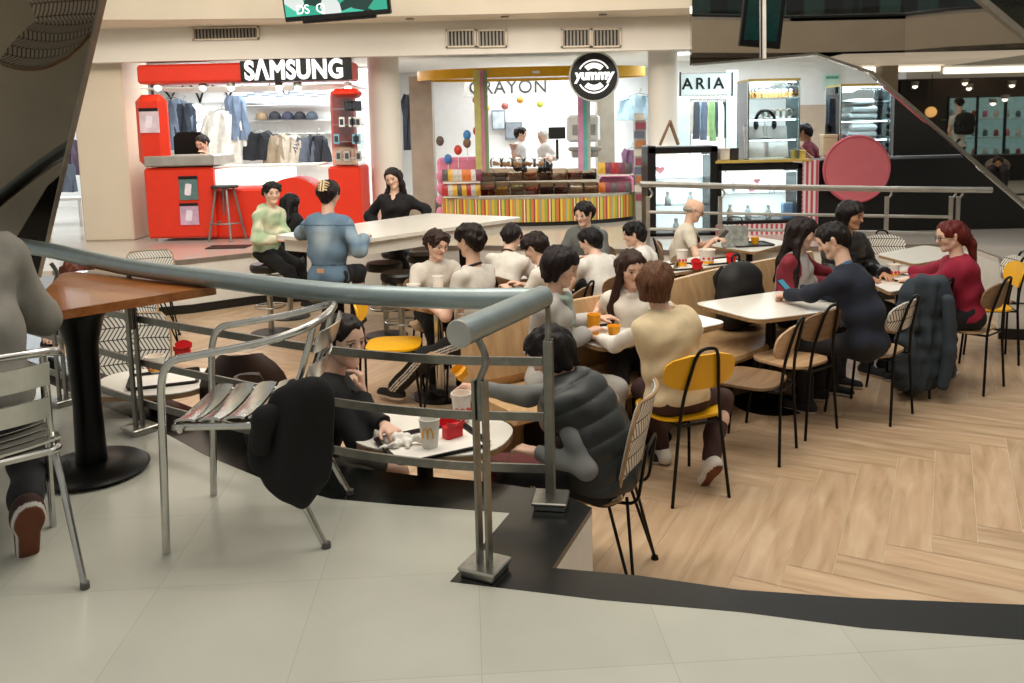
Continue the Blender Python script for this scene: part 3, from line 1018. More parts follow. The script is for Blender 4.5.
# ------------------------------------------------------------------ floors and levels
# edge of the dining pit at the upper level: foreground arc, tongue with the rail, left arc, back, right
OUT = [(9.5, 2.5), (4.0, 2.0), (2.4, 2.02), (1.352, 2.087), (.95, 2.155), (.631, 2.245), (.236, 2.323), (-.219, 2.441), (-.135, 2.64), (-.032, 2.898),
       (-.446, 2.984), (-.72, 3.05), (-.98, 3.20), (-1.376, 3.519), (-1.79, 3.918), (-2.19, 4.24), (-2.75, 4.70), (-3.5, 5.4), (-4.5, 6.8), (-5.35, 8.2)]
INN = [(9.5, 2.72), (4.0, 2.18), (2.4, 2.19), (1.451, 2.248), (1.0, 2.30), (.662, 2.359), (.376, 2.450), (.103, 2.509), (.185, 2.71), (.271, 2.923),
       (.16, 3.06), (-.12, 3.17), (-.42, 3.25), (-.80, 3.38), (-1.20, 3.72), (-1.60, 4.10), (-1.99, 4.43), (-2.55, 4.90), (-3.25, 5.6), (-4.15, 7.0), (-4.9, 8.3)]
BACK = [(-4.9, 8.75), (-4.5, 9.05), (-3.68, 9.33), (-3.1, 9.75), (-2.0, 9.95), (-.5, 9.95), (.8, 9.6), (1.5, 9.2), (3.0, 9.22), (5.0, 9.2), (4.85, 8.2), (4.42, 7.42), (5.6, 7.1), (9.5, 7.0)]

m_tile = bpy.data.materials.new('pale stone tiles'); t = NT(m_tile)
tc = t.add('ShaderNodeTexCoord'); mp = t.add('ShaderNodeMapping'); mp.inputs['Rotation'].default_value = (0, 0, RAD(-3))
t.link(tc.outputs['Object'], mp.inputs[0])
br = t.add('ShaderNodeTexBrick'); br.offset = .0
for k, v in (('Scale', 1.), ('Mortar Size', .0013), ('Mortar Smooth', .3), ('Bias', 0.), ('Brick Width', .5), ('Row Height', .5)): br.inputs[k].default_value = v
br.inputs['Color1'].default_value = lin('#c3c3b6'); br.inputs['Color2'].default_value = lin('#bebeb1'); br.inputs['Mortar'].default_value = lin('#aeaa9c')
t.link(mp.outputs[0], br.inputs[0])
nz = t.add('ShaderNodeTexNoise'); nz.inputs['Scale'].default_value = 2.3; nz.inputs['Detail'].default_value = 6; t.link(tc.outputs['Object'], nz.inputs[0])
mr = t.add('ShaderNodeMapRange'); mr.inputs[1].default_value = .3; mr.inputs[2].default_value = .75; mr.inputs[3].default_value = .90; mr.inputs[4].default_value = 1.06; t.link(nz.outputs[0], mr.inputs[0])
hs_ = t.add('ShaderNodeHueSaturation'); t.link(mr.outputs[0], hs_.inputs['Value']); t.link(br.outputs[0], hs_.inputs['Color']); t.link(hs_.outputs[0], t.b.inputs['Base Color'])
t.b.inputs['Roughness'].default_value = .22; t.b.inputs['Specular IOR Level'].default_value = .35

m_black = mat('black granite', '#0c0e0c', .25, var=.35, scale=40)
m_riser = mat('white painted riser', '#d9d7d0', .6, var=.04)
m_kick = mat('black kick strip', '#080808', .4)
m_cream = mat('cream painted plaster', '#dccfba', .75, var=.03, scale=2)
m_white = mat('white painted plaster', '#e2ddd3', .75, var=.03, scale=2)

# near upper floor (tiles) up to the granite band
mb = MB(); mb.prism(OUT + [(-6.5, 8.6), (-8.5, 6.), (-8.5, -12), (14, -12), (14, 2.5)], U - .25, U)
struct('floor_near', mb, m_tile)
# granite band along the edge, as a strip between the two outlines
mb = MB()
inn = INN[:10] + INN[10:]
o_i = [(OUT[i] if i < len(OUT) else OUT[-1]) for i in range(len(OUT))]
strip = OUT + INN[::-1]
mb.prism(strip, U - .022, U + .001)
struct('trim_1', mb, m_black)
# riser wall under the band
def riser(line, name, z0, z1, m, off=.012):
    mb = MB(); g = [[(p[0], p[1], z0) for p in line], [(p[0], p[1], z1) for p in line]]
    mb.sheet(g, off); return struct(name, mb, m)
riser(INN, 'wall_riser_near', 0.0, U - .022, m_riser)
riser(BACK, 'wall_riser_far', 0.0, U - .05, m_riser)
riser([(p[0] - .0, p[1] - .015) for p in BACK], 'baseboard_far', 0.0, .10, m_kick, .02)
mid = [(p[0], p[1] - .012) for p in BACK]
riser(mid, 'trim_2', .335, .345, m_kick, .01)
# far upper floor
m_far = mat('polished pale floor', '#c9c2b8', .12, var=.05, scale=1.5)
mb = MB(); mb.prism(BACK + [(9.5, 24), (-12, 24), (-12, 8.6), (-5.4, 8.6)], U - .05, U)
struct('floor_far', mb, m_far)
mb = MB(); g = [[(p[0], p[1] - .02, z) for p in BACK] for z in (U - .045, U + .004)]
mb.sheet(g, .03); struct('trim_3', mb, mat('warm metal nosing', '#8d8378', .4, .5))
# herringbone pit floor: real planks over a joint-coloured bed
mb = MB(); mb.prism([(-6.5, 2.0), (9.5, 2.0), (9.5, 10.2), (-6.5, 10.2)], -.12, -.003)
struct('floor_pit_bed', mb, mat('joint grey', '#dcccb0', .8))
m_plank = bpy.data.materials.new('oak look planks'); t = NT(m_plank)
uv = t.add('ShaderNodeUVMap'); uv.uv_map = 'UVMap'; mp = t.add('ShaderNodeMapping'); mp.inputs['Scale'].default_value = (1.3, 9., 1)
t.link(uv.outputs[0], mp.inputs[0]); nz = t.add('ShaderNodeTexNoise'); nz.inputs['Scale'].default_value = 1.6; nz.inputs['Detail'].default_value = 7; nz.inputs['Distortion'].default_value = .6
t.link(mp.outputs[0], nz.inputs[0])
cr = t.add('ShaderNodeValToRGB'); e = cr.color_ramp.elements
e[0].position = .25; e[0].color = lin('#a58b6c'); e[1].position = .72; e[1].color = lin('#cdb697'); x_ = e.new(.5); x_.color = lin('#bfa283')
t.link(nz.outputs[0], cr.inputs[0])
at_ = t.add('ShaderNodeAttribute'); at_.attribute_name = 'Col'; hs_ = t.add('ShaderNodeHueSaturation'); t.link(at_.outputs['Fac'], hs_.inputs['Value']); t.link(cr.outputs[0], hs_.inputs['Color'])
t.link(hs_.outputs[0], t.b.inputs['Base Color']); t.b.inputs['Roughness'].default_value = .33; t.b.inputs['Specular IOR Level'].default_value = .4
PW, PL = .196, 1.176
ang = math.atan2(435, 830)      # planks run along and across this heading
dy_ = Vector((math.sin(ang), math.cos(ang), 0)); dx_ = Vector((math.cos(ang), -math.sin(ang), 0))
ORG = at(837, 554, 0)
vs, fs, uvs, cols = [], [], [], []
r_ = random.Random(3); gp = .0016
def plank(o, a, b):     # o corner, a along, b across
    q = [o + a * gp + b * gp, o + a * (PL - gp) + b * gp, o + a * (PL - gp) + b * (PW - gp), o + a * gp + b * (PW - gp)]
    if not any(-6.4 < p.x < 9.4 and 2.1 < p.y < 10.1 for p in q): return
    n = len(vs); vs.extend([tuple(p) for p in q]); fs.append((n, n + 1, n + 2, n + 3))
    u0, v0 = r_.uniform(0, 40), r_.uniform(0, 40); uvs.append([(u0, v0), (u0 + PL, v0), (u0 + PL, v0 + PW), (u0, v0 + PW)])
    cols.append(r_.uniform(.93, 1.06))
K = 6
for i in range(-70, 70):
    for j in range(-5, 6):
        o = ORG + dx_ * (i * PW) + dy_ * ((i + 2 * K * j) * PW); o.z = 0
        plank(o, dy_, dx_)                       # laid along the heading
        o = ORG + dx_ * ((i + 1 + 2 * K * j) * PW) + dy_ * (i * PW); o.z = 0
        plank(o, dx_, dy_)                       # laid across it
me = bpy.data.meshes.new('floor_pit'); me.from_pydata(vs, [], fs); me.materials.append(m_plank)
ul = me.uv_layers.new(name='UVMap')
for p, q in zip(me.polygons, uvs):
    for k, li in enumerate(p.loop_indices): ul.data[li].uv = q[k]
ca = me.attributes.new('Col', 'FLOAT_COLOR', 'POINT')
ca.data.foreach_set('color', np.repeat(np.array([[c, c, c, 1] for c in cols], np.float32), 4, 0).ravel())
for p in me.polygons:
    if p.normal.z < 0: p.flip()
fo = bpy.data.objects.new('floor_pit', me); COL.objects.link(fo); fo['kind'] = 'structure'

# ------------------------------------------------------------------ overhead: slab fascia, bulkhead, ceiling, columns
mb = MB()      # upper gallery front, gently curved, nearest
fas = [(-8.5, 9.1), (-6, 9.8), (-4.2, 10.12), (-2, 10.3), (0.2, 10.3), (2.0, 10.18), (2.9, 10.1)]
z0 = 3.40
g = [[(p[0], p[1], z) for p in fas] for z in (z0, z0 + 2.0)]
mb.sheet(g, .04); mb.sheet([[(p[0], p[1] + .02, z0 + .001) for p in fas], [(p[0], 11.0, z0 + .001) for p in fas]], -.06)
struct('wall_gallery_front', mb, m_cream)
mb = MB(); mb.span((-9, 10.9, 2.98), (2.95, 11.05, 3.55)); struct('wall_bulkhead', mb, m_white)
mb = MB(); mb.span((-12, 10.95, 3.14), (9.5, 24, 3.3)); struct('ceiling', mb, mat('shop ceiling', '#d8d4cc', .8, var=.03))
mb = MB(); mb.span((-12, 23.7, U), (9.5, 23.9, 3.3)); struct('wall_back', mb, m_white)
mb = MB(); mb.span((-12, 8, U), (-11.8, 24, 3.3)); struct('wall_left', mb, m_white)
mb = MB(); mb.span((14, -12, 0), (14.2, 24, 6)); struct('wall_right', mb, m_cream)
mb = MB(); c0 = atY(84, 236, 11.2); c1 = atY(134, 237, 11.2); mb.span((c0.x, 11.2, U), (c1.x, 12.0, 3.2), bev=.02); struct('pillar_1', mb, m_cream)
for i, (px, w) in enumerate(((389, 15.5), (663, 14.5))):
    y = 11.7; p = atY(px, 215, y); r = w * y / F
    mb = MB(); mb.lathe([(r * 1.02, U), (r, U + .1), (r, 3.2)], (p.x, y, 0), 32); mb2 = mb
    struct('pillar_%d' % (i + 2), mb, m_white)
# air grilles
VM = mat('grey grille metal', '#8b867d', .5, .3); VD = mat('dark slot', '#3a372f', .8)
for n_, (x0, x1, y0, y1) in enumerate(((194, 258, 27, 40), (447, 475, 30, 47), (478, 506, 30, 47), (562, 590, 29, 47), (592, 620, 29, 47))):
    a = atY(x0, y1, 10.89); b = atY(x1, y0, 10.89)
    r = thing('air_vent', ['wide slatted air vent on the cream bulkhead above the red kiosk', 'square air vent on the bulkhead, left of the pair nearer the television',
              'square air vent on the bulkhead, right of the pair nearer the television', 'square air vent above the round black sign, left of its pair',
              'square air vent above the round black sign, right of its pair'][n_], 'air vent', ((a.x + b.x) / 2, 10.89, (a.z + b.z) / 2), 0, 'air vents in the bulkhead')
    w, h = b.x - a.x, b.z - a.z
    mb = MB(); mb.box((0, .0, 0), (w, .02, h)); mb.build('backing', VD, r)
    mb = MB(); ns = max(7, int(w / .042))
    for i in range(ns): mb.box((-w / 2 + w * (i + .5) / ns, -.016, 0), (w / ns * .5, .014, h))
    mb.build('slats', VM, r)
    mb = MB()
    for s in (-1, 1):
        mb.box((s * w / 2, -.015, 0), (.02, .03, h + .02)); mb.box((0, -.015, s * h / 2), (w + .02, .03, .02))
    mb.build('frame', mat('cream vent frame', '#d6cab6', .6), r)
# small downlights under the gallery
for i, px in enumerate((410, 505, 603)):
    p = atY(px, 24.5, 10.55)
    r = thing('ceiling_spotlight', ['tiny round spotlight in the soffit left of the square vents', 'tiny round spotlight in the soffit above the first vent pair', 'tiny round spotlight in the soffit above the second vent pair'][i], 'light', (p.x, 10.55, 3.398), 0, 'soffit spotlights')
    mb = MB(); mb.lathe([(.05, 0), (.055, -.012), (.04, -.014)], n=16); mb.build('rim', VM, r)
    mb = MB(); mb.lathe([(.038, -.006), (.001, -.012)], n=12); mb.build('lens', mat('warm lamp lens', '#fff1d8', .4, emit='#ffe9c8', es=1.5, var=0), r)

# ------------------------------------------------------------------ television
tv = thing('television', 'flat black television with a green picture, hung under the gallery', 'television', (0, 0, 0))
a = atY(282, 16, 8.9); b = atY(388, 22, 8.6)
T = Matrix.Translation((a + b) / 2 + Vector((0, 0, .34)))
dirx = (b - a); W_ = dirx.length; dirx.z = 0; dirx.normalize(); nr = dirx.cross(Vector((0, 0, 1))); R3 = Matrix((dirx, -nr, Vector((0, 0, 1)))).transposed()
tv.matrix_world = T @ Matrix.Rotation(-.02, 4, 'Y') @ (R3 @ Matrix.Rotation(RAD(8), 3, 'X')).to_4x4()
mb = MB(); mb.box((0, .03, 0), (W_, .06, .66), bev=.012); mb.box((0, .06, -.2), (W_ * .7, .05, .32), bev=.01); mb.build('casing', mat('black plastic', '#060607', .35), tv)
m_scr = bpy.data.materials.new('green broadcast'); t = NT(m_scr)
tc = t.add('ShaderNodeTexCoord'); vo = t.add('ShaderNodeTexVoronoi'); vo.inputs['Scale'].default_value = 5.5; t.link(tc.outputs['Object'], vo.inputs[0])
cr = t.add('ShaderNodeValToRGB'); cr.color_ramp.interpolation = 'CONSTANT'; e = cr.color_ramp.elements
e[0].color = lin('#2fae8f'); e[1].position = .55; e[1].color = lin('#0d3a34'); q = e.new(.75); q.color = lin('#e8efe9'); q = e.new(.35); q.color = lin('#46c9a6')
t.link(vo.outputs['Color'], cr.inputs[0]); t.link(cr.outputs[0], t.b.inputs['Emission Color']); t.b.inputs['Emission Strength'].default_value = .9; t.b.inputs['Base Color'].default_value = (0, 0, 0, 1)
mb = MB(); mb.box((0, -.002, .01), (W_ - .05, .004, .58)); mb.build('screen', m_scr, tv)
text_obj('caption', 'DS  Q', .13, mat('screen caption white', '#ffffff', .5, emit='#ffffff', es=.8, var=0), tv, (-.28, -.006, -.22))
mb = MB(); mb.bar((0, .06, .33), (0, .06, 1.2), .08, .08); mb.build('bracket', mat('black plastic', '#060607'), tv)

# ------------------------------------------------------------------ mirror-clad escalator sides
m_mir = bpy.data.materials.new('bright mirror cladding'); t = NT(m_mir); t.b.inputs['Metallic'].default_value = 1; t.b.inputs['Roughness'].default_value = .015; t.b.inputs['Base Color'].default_value = (.74, .73, .70, 1)
m_mir2 = bpy.data.materials.new('bronze mirror cladding'); t = NT(m_mir2); t.b.inputs['Metallic'].default_value = 1; t.b.inputs['Roughness'].default_value = .03; t.b.inputs['Base Color'].default_value = (.17, .135, .10, 1)
m_steel = mat('brushed steel', '#a8a79f', .3, 1., var=.1, scale=30)
YM = 8.8
poly = [(692, -70), (692, 65), (763, 59), (815, 54), (870, 72), (1024, 205), (1085, 258), (1085, -70)]
P_ = [atY(px, py, YM) for px, py in poly]
mr_o = thing('mirror_cladding', 'large mirror cladding on the escalator side, reflecting the upper mall', 'mirror', (P_[0].x, YM, P_[3].z))
Ml = Matrix.Rotation(math.pi / 2, 4, 'X')
mb = MB(); mb.prism([(p.x - P_[0].x, p.z - P_[3].z) for p in P_], -.10, 0., M=Ml); mb.build('glass', m_mir, mr_o)
mb = MB()
edge = [Vector((p.x - P_[0].x, -.015, p.z - P_[3].z)) for p in P_]
for i in range(1, 6): mb.bar(edge[i], edge[i + 1], .05, .035 if i > 3 else .022)
mb.build('edge_trim', m_steel, mr_o)
mb = MB(); mb.bar(edge[2] + Vector((0, -.03, 0)), edge[2] + Vector((-.02, -.03, 1.2)), .04, .03); mb.build('seam_strip', mat('white metal strip', '#d6d2ca', .4), mr_o)
# left: sloping underside that shows the dining floor
V0 = atY(52, 50, 4.6); tgt = Vector((-2.63, 3.90, U + .70)); M0 = (V0 + tgt) / 2; nn = (tgt - V0).normalized()
def onpl(px, py):
    d = ray(px, py); o = Vector((0, 0, ZC)); return o + d * ((M0 - o).dot(nn) / d.dot(nn))
pl = [onpl(*p) for p in ((110, -30), (103, 0), (47, 245), (40, 275), (-90, 275), (-90, -30))]
ml = thing('mirror_cladding', 'dark bronze mirror on the sloping escalator underside, reflecting a striped chair', 'mirror', pl[2])
mb = MB(); vv = [p - pl[2] for p in pl]; k = len(vv)
mb._add(vv + [p - nn * .08 for p in vv], [tuple(range(k)), tuple(range(k, 2 * k))[::-1]] + [(i, (i + 1) % k, (i + 1) % k + k, i + k) for i in range(k)])
mb.build('glass', m_mir2, ml)
mb = MB(); mb.bar(vv[0] + nn * .01, vv[3] + nn * .01, .02, .02); mb.build('edge_trim', mat('grey edge strip', '#8c8a84', .4, .8), ml)

# ------------------------------------------------------------------ the rail in the foreground
rail = thing('guard_rail', 'grey steel guard rail with a thick round handrail and flat bars, along the pit edge', 'railing', (.121, 2.955, U))
RB = Vector((.121, 2.955, U))
m_post = mat('satin steel flat bar', '#86847c', .38, .9, var=.15, scale=25)
m_hand = mat('thick grey handrail', '#95a2a3', .38, .7, var=.08, scale=12)
hp = [(-3.3, 5.05, 1.45), (-2.784, 4.60, 1.44), (-2.35, 4.27, 1.432), (-1.79, 3.85, 1.41), (-1.25, 3.50, 1.405), (-.72, 3.19, 1.40), (-.30, 3.03, 1.40), (.10, 2.965, 1.402)]
path = smooth_path(hp, 6)
mb = MB(); mb.tube([p - RB for p in path], .040, 18)
mb.build('handrail', m_hand, rail)
e0 = Vector((.105, 2.99, 1.402)); e1 = Vector((-.165, 2.43, 1.412))
mb = MB(); mb.tube([e0 - RB, e1 - RB], .043, 20); mb.build('handrail', m_hand, rail)
mb = MB(); d_ = (e1 - e0).normalized(); mb.tube([e1 - RB + d_ * .001, e1 - RB + d_ * .006], [.045, .041], 20); mb.build('end_cap', mat('pale end cap', '#b0b1ab', .45, .6), rail)
posts = [(-.111, 2.494), (.121, 2.955), (-1.797, 3.824), (-2.40, 4.27)]
dirs = [Vector((.232, .461, 0)).normalized(), Vector((-.9, .15, 0)).normalized(), Vector((-.8, .6, 0)).normalized(), Vector((-.8, .6, 0)).normalized()]
for (x, y), d in zip(posts, dirs):
    p = Vector((x, y, U)) - RB; q = d.cross(Vector((0, 0, 1)))
    a_ = math.atan2(d.y, d.x)
    o = MB()
    o.box(p + Vector((0, 0, .011)), (.115, .115, .022), a_, bev=.004); o.box(p + Vector((0, 0, .028)), (.13, .13, .014), a_, bev=.004)
    pl_ = o.build('base_plate', m_steel, rail)
    o = MB()
    for s in (-1, 1): o.box(p + q * s * .017 + Vector((0, 0, .33)), (.034, .011, .60), a_, bev=.002)
    o.build('post', m_post, rail)
    o = MB(); pts = [p + Vector((0, 0, .50)), p + Vector((0, 0, .62)) + q * .0, p + Vector((0, 0, .68)) + q * .022, p + Vector((0, 0, .715)) + q * .02, p + Vector((0, 0, .755))]
    o.tube(smooth_path(pts, 4), .011, 10); o.build('bracket', m_post, rail)
for zz in (1.165, .955, .755):
    pts = [Vector((p.x, p.y, 0)) for p in path[2:]]
    g = [[v + Vector((0, .0, zz - .016)) - RB for v in pts], [v + Vector((0, 0, zz + .016)) - RB for v in pts]]
    mb = MB(); mb.sheet(g, .012); mb.build('flat_bar', m_post, rail)

# far rail above the pit
fr = thing('guard_rail', 'pale metal rail with slim posts in front of the black and pink stand', 'railing', (1.57, 9.4, U))
O = Vector((1.57, 9.4, U)); m_fr = mat('pale rail metal', '#b5b2aa', .35, .8)
tops = [atY(640, 184, 9.45), atY(760, 187, 9.45), atY(886, 189, 9.5), atY(992, 190, 9.3)]
mb = MB(); mb.tube([p - O for p in tops], .034, 12); mb.build('handrail', m_fr, fr)
for py in ((212, 214, 216, 217), (229, 230, 232, 234)):
    pts = [atY(x, y, 9.45) for x, y in zip((648, 760, 886, 952), py)]
    mb = MB(); mb.tube([p - O for p in pts], .018, 8); mb.build('flat_bar', m_fr, fr)
for px in (648, 720, 886, 950, 957):
    b_ = at(px, 242, U); b_ = Vector((atY(px, 230, 9.45).x, 9.45, U)); t_ = atY(px, 186, 9.45)
    mb = MB(); mb.box(b_ - O + Vector((0, 0, (t_.z - U) / 2 - .06)), (.045, .03, t_.z - U - .12), bev=.004); mb.build('post', m_fr, fr)
    mb = MB(); q_ = Vector((b_.x - O.x, b_.y - O.y, t_.z - U)); mb.tube(smooth_path([q_ + Vector((0, 0, -.16)), q_ + Vector((.05, 0, -.09)), q_ + Vector((.02, 0, -.03))], 4), .012, 8); mb.build('bracket', m_fr, fr)

# ------------------------------------------------------------------ dining furniture
m_bk = mat('black steel tube', '#080808', .35, .6, var=.1)
m_yel = mat('yellow laminate', '#e3a908', .4, var=.05)
m_wd = wood_mat('light oak veneer', '#a58360', '#c2a27e', .45)
m_wdb = wood_mat('brown veneer', '#6b5138', '#866b4e', .45)
m_top = mat('white laminate', '#dcd8ce', .28, var=.03)
m_edge = wood_mat('ply edge', '#8a6b49', '#a7855d', .5)
m_str = striped_mat()
m_al = mat('polished aluminium', '#c9c8c3', .22, 1., var=.08, scale=20)


def cafe_chair(label, seatm, backm, rear, yaw, group='wire framed cafe chairs'):
    """Oval back and rounded seat on a black tube frame. rear: ground point between the two rear feet."""
    a = RAD(yaw); f = Vector((-math.sin(a), math.cos(a), 0))
    pos = Vector((rear[0], rear[1], 0)) + f * .245
    r = thing('cafe_chair', label, 'chair', pos, a, group)
    # seat: slightly dished rounded panel
    mb = MB(); o = rrect(.41, .40, .12, 7); mb.prism(o, .448, .462)
    mb.prism([(x * .985, y * .985) for x, y in o], .462, .4635); mb.build('seat', seatm, r)
    # back: oval panel, curved around the sitter, tilted
    G, UVs = [], []
    for i in range(9):
        row, ur = [], []; v = -1 + 2 * i / 8
        hw = .215 * (1 - abs(v) ** 3.2) ** (1 / 2.6) if abs(v) < 1 else .05
        hw = max(hw, .085)
        for j in range(15):
            u = -1 + 2 * j / 14; x = hw * u; z = .725 + v * .098
            row.append((x, -.215 - (z - .62) * .22 - .03 + .9 * x * x, z)); ur.append((x, z))
        G.append(row); UVs.append(ur)
    mb = MB(); mb.sheet(G, .012, UVs); mb.build('backrest', backm, r)
    # rear legs run up into one narrow hoop behind the back
    for s in (-1, 1):
        mb = MB(); mb.tube([(s * .175, -.245, .0), (s * .125, -.232, .44)], .0095, 8); mb.build('leg', m_bk, r)
        mb = MB(); mb.tube([(s * .195, .20, .0), (s * .165, .155, .44)], .0095, 8); mb.build('leg', m_bk, r)
    hp_ = [(-.125, -.232, .44), (-.105, -.245, .60), (-.068, -.298, .815), (-.045, -.312, .86), (0, -.315, .868), (.045, -.312, .86), (.068, -.298, .815), (.105, -.245, .60), (.125, -.232, .44)]
    mb = MB(); mb.tube(fillet(hp_, .05, 4), .0095, 8); mb.build('back_frame', m_bk, r)
    mb = MB(); mb.tube(fillet([(-.125, -.232, .437), (-.165, .155, .437), (.165, .155, .437), (.125, -.232, .437)], .05, 4), .0085, 8, closed=True); mb.build('seat_frame', m_bk, r)
    return r


def shell_chair(label, loc, yaw, group='striped plywood lounge chairs', s=1.):
    """Moulded ply shell printed with chevron stripes, hairpin wire legs."""
    r = thing('striped_chair', label, 'chair', (loc[0], loc[1], 0), RAD(yaw), group)
    prof = [(.24, .475), (.20, .452), (.10, .436), (-.02, .43), (-.12, .436), (-.175, .462), (-.205, .52), (-.225, .62), (-.25, .74), (-.275, .85), (-.283, .885)]
    G, UVs = [], []; d = 0
    for i, (y, z) in enumerate(prof):
        if i: d += math.hypot(y - prof[i - 1][0], z - prof[i - 1][1])
        hw = .225 if i < 9 else (.205 if i == 9 else .17)
        if i == 0: hw = .19
        row, ur = [], []
        for j in range(11):
            u = -1 + 2 * j / 10; x = hw * u; cu = .035 * u * u
            row.append((x, y + (cu if i > 5 else 0), z + (cu * .5 if i <= 5 else 0))); ur.append((x, d))
        G.append(row); UVs.append(ur)
    mb = MB(); mb.sheet(G[5:], .013, UVs[5:]); mb.build('backrest', [m_str], r)
    mb = MB(); mb.sheet(G[:6], .013, UVs[:6]); mb.build('seat', [m_str], r)
    mb = MB(); rim = [Vector(g[-1]) for g in G] + [Vector(p) for p in G[-1][::-1][1:]] + [Vector(g[0]) for g in G[::-1][1:]]
    mb.tube(rim, .0075, 6); mb.build('shell_edge', m_edge, r)
    for sx in (-1, 1):
        for sy in (-1, 1):
            f_ = (sx * .225, sy * .215 - .02, .008); mb = MB()
            mb.tube([(sx * .17, sy * .09 - .02, .43), f_], .0075, 8); mb.tube([(sx * .08, sy * .15 - .02, .43), f_], .0075, 8)
            lg = mb.build('leg', m_bk, r)
            mb = MB(); mb.lathe([(.0, .016), (.015, .016), (.019, 0)], f_[:2] + (0,), 12); mb.build('foot_pad', m_bk, lg)
    mb = MB(); mb.tube(fillet([(-.12, -.04, .42), (-.12, -.225, .42), (-.12, -.262, .66), (.12, -.262, .66), (.12, -.225, .42), (.12, -.04, .42)], .05, 4), .0075, 8); mb.build('back_frame', m_bk, r)
    return r


def cafe_table(label, poly, z, base, rad=.24, m=None, basecol=None, chrome=False, group='white topped dining tables'):
    c = Vector((sum(p[0] for p in poly) / len(poly), sum(p[1] for p in poly) / len(poly), 0))
    c = Vector((base[0], base[1], 0))
    r = thing('dining_table', label, 'table', c, 0, group)
    loc = [(p[0] - c.x, p[1] - c.y) for p in poly]
    mb = MB(); mb.prism(loc, z - .006, z); mb.build('tabletop', m or m_top, r)
    cx = sum(p[0] for p in loc) / len(loc); cy = sum(p[1] for p in loc) / len(loc)
    mb = MB(); mb.prism([(cx + (p[0] - cx) * .997, cy + (p[1] - cy) * .997) for p in loc], z - .03, z - .006); mb.build('edge_band', m_edge, r)
    mc = m_al if chrome else m_bk
    mb = MB(); mb.lathe([(.036, .012), (.036, z - .03)], n=16); mb.box((0, 0, z - .045), (.3, .05, .03)); mb.box((0, 0, z - .045), (.05, .3, .03)); mb.build('column', mc, r)
    mb = MB(); mb.lathe([(rad, 0), (rad, .008), (rad * .9, .016), (.05, .022)], n=32); mb.build('base', m_bk, r)
    return r


def rpoly(pts, rr=.05):
    """Rounded polygon from plan corners."""
    n = len(pts); o = []
    for i in range(n):
        p0, p, p1 = Vector(pts[i - 1]), Vector(pts[i]), Vector(pts[(i + 1) % n])
        a = (p0 - p).normalized() * min(rr, (p0 - p).length * .45); b = (p1 - p).normalized() * min(rr, (p1 - p).length * .45)
        for j in range(5):
            t_ = j / 4; q = (p + a) * (1 - t_) ** 2 + p * 2 * t_ * (1 - t_) + (p + b) * t_ * t_
            o.append((q.x, q.y))
    return o


# --- small tableware
m_paper = mat('white paper', '#e4e0d8', .8, var=.04)
m_tray = mat('dark brown tray', '#1c130f', .5)
m_red = mat('red carton', '#c8161d', .5, var=.06)
m_yc = mat('yellow carton', '#f0a818', .5, var=.05)
m_arch = mat('golden yellow print', '#f2b21a', .5, var=0)


def tray(label, loc, yaw, w=.40, d=.29, paper=True, group='dark serving trays'):
    r = thing('serving_tray', label, 'tray', loc, RAD(yaw), group)
    mb = MB(); o = rrect(w, d, .03, 5); mb.prism(o, 0, .005); n = len(o)
    g = [[(x, y, .004) for x, y in o + o[:1]], [(x * 1.04, y * 1.05, .017) for x, y in o + o[:1]]]
    mb.sheet(g, .004); mb.build('tray_body', m_tray, r)
    if paper:
        mb = MB(); mb.prism(rrect(w * .9, d * .86, .01, 2), .0055, .0065); mb.build('tray_liner', m_paper, r)
    return r


def cup(label, loc, r=.042, h=.11, kind='arch', group='paper cups', yaw=0):
    t_ = thing('paper_cup', label, 'cup', loc, RAD(yaw), group)
    mm = {'arch': m_paper, 'plain': m_paper, 'yellow': m_yc, 'print': m_paper}[kind]
    mb = MB(); mb.lathe([(r * .74, 0), (r * .76, .004), (r, h), (r * 1.05, h + .001), (r * 1.05, h + .006), (r * .97, h + .006), (r * .93, h - .004), (r * .72, .008), (.0, .008)], n=24); mb.build('cup_body', mm, t_)
    if kind == 'arch':
        mb = MB()
        for q in (-1, 1):
            pts = []
            for i in range(9):
                a = math.pi * i / 8; x = q * .011 + .0105 * math.cos(a); z = h * .38 + .045 * math.sin(a) ** .8
                rr = r * (.76 + .24 * z / h) + .0006
                pts.append((x, -math.sqrt(rr * rr - x * x), z))
            mb.tube(pts, .0030, 5)
        mb.build('logo', m_arch, t_)
    if kind == 'print':
        mb = MB(); mb.lathe([(r * .775 + .0008, .012), (r * .86 + .0008, h * .55)], n=24); mb.build('printed_band', m_yc, t_)
        mb = MB(); z = h * .45
        for k in range(3):
            a = -1.57 + (k - 1) * .7; mb.ball((r * .86 * math.cos(a), r * .86 * math.sin(a), z), (.012, .012, .012), 8, 6)
        mb.build('logo', m_red, t_)
    return t_


def carton(label, loc, yaw, m=None, s=1., group='red food cartons'):
    t_ = thing('food_carton', label, 'carton', loc, RAD(yaw), group)
    mb = MB(); mb.prism(rrect(.085 * s, .05 * s, .012, 3), 0, .05 * s)
    mb.sheet([[(x * s * 1.08, -.026 * s, .05 * s) for x in (-.042, -.02, 0, .02, .042)], [(x * s * 1.12, -.030 * s, .05 * s + dz * s) for x, dz in ((-.042, .03), (-.02, .018), (0, .012), (.02, .018), (.042, .03))]], .003)
    mb.sheet([[(x * s * 1.08, .026 * s, .05 * s) for x in (-.042, -.02, 0, .02, .042)], [(x * s * 1.14, .032 * s, .05 * s + dz * s) for x, dz in ((-.042, .03), (-.02, .045), (0, .05), (.02, .045), (.042, .03))]], .003)
    mb.build('carton_body', m or m_red, t_)
    return t_


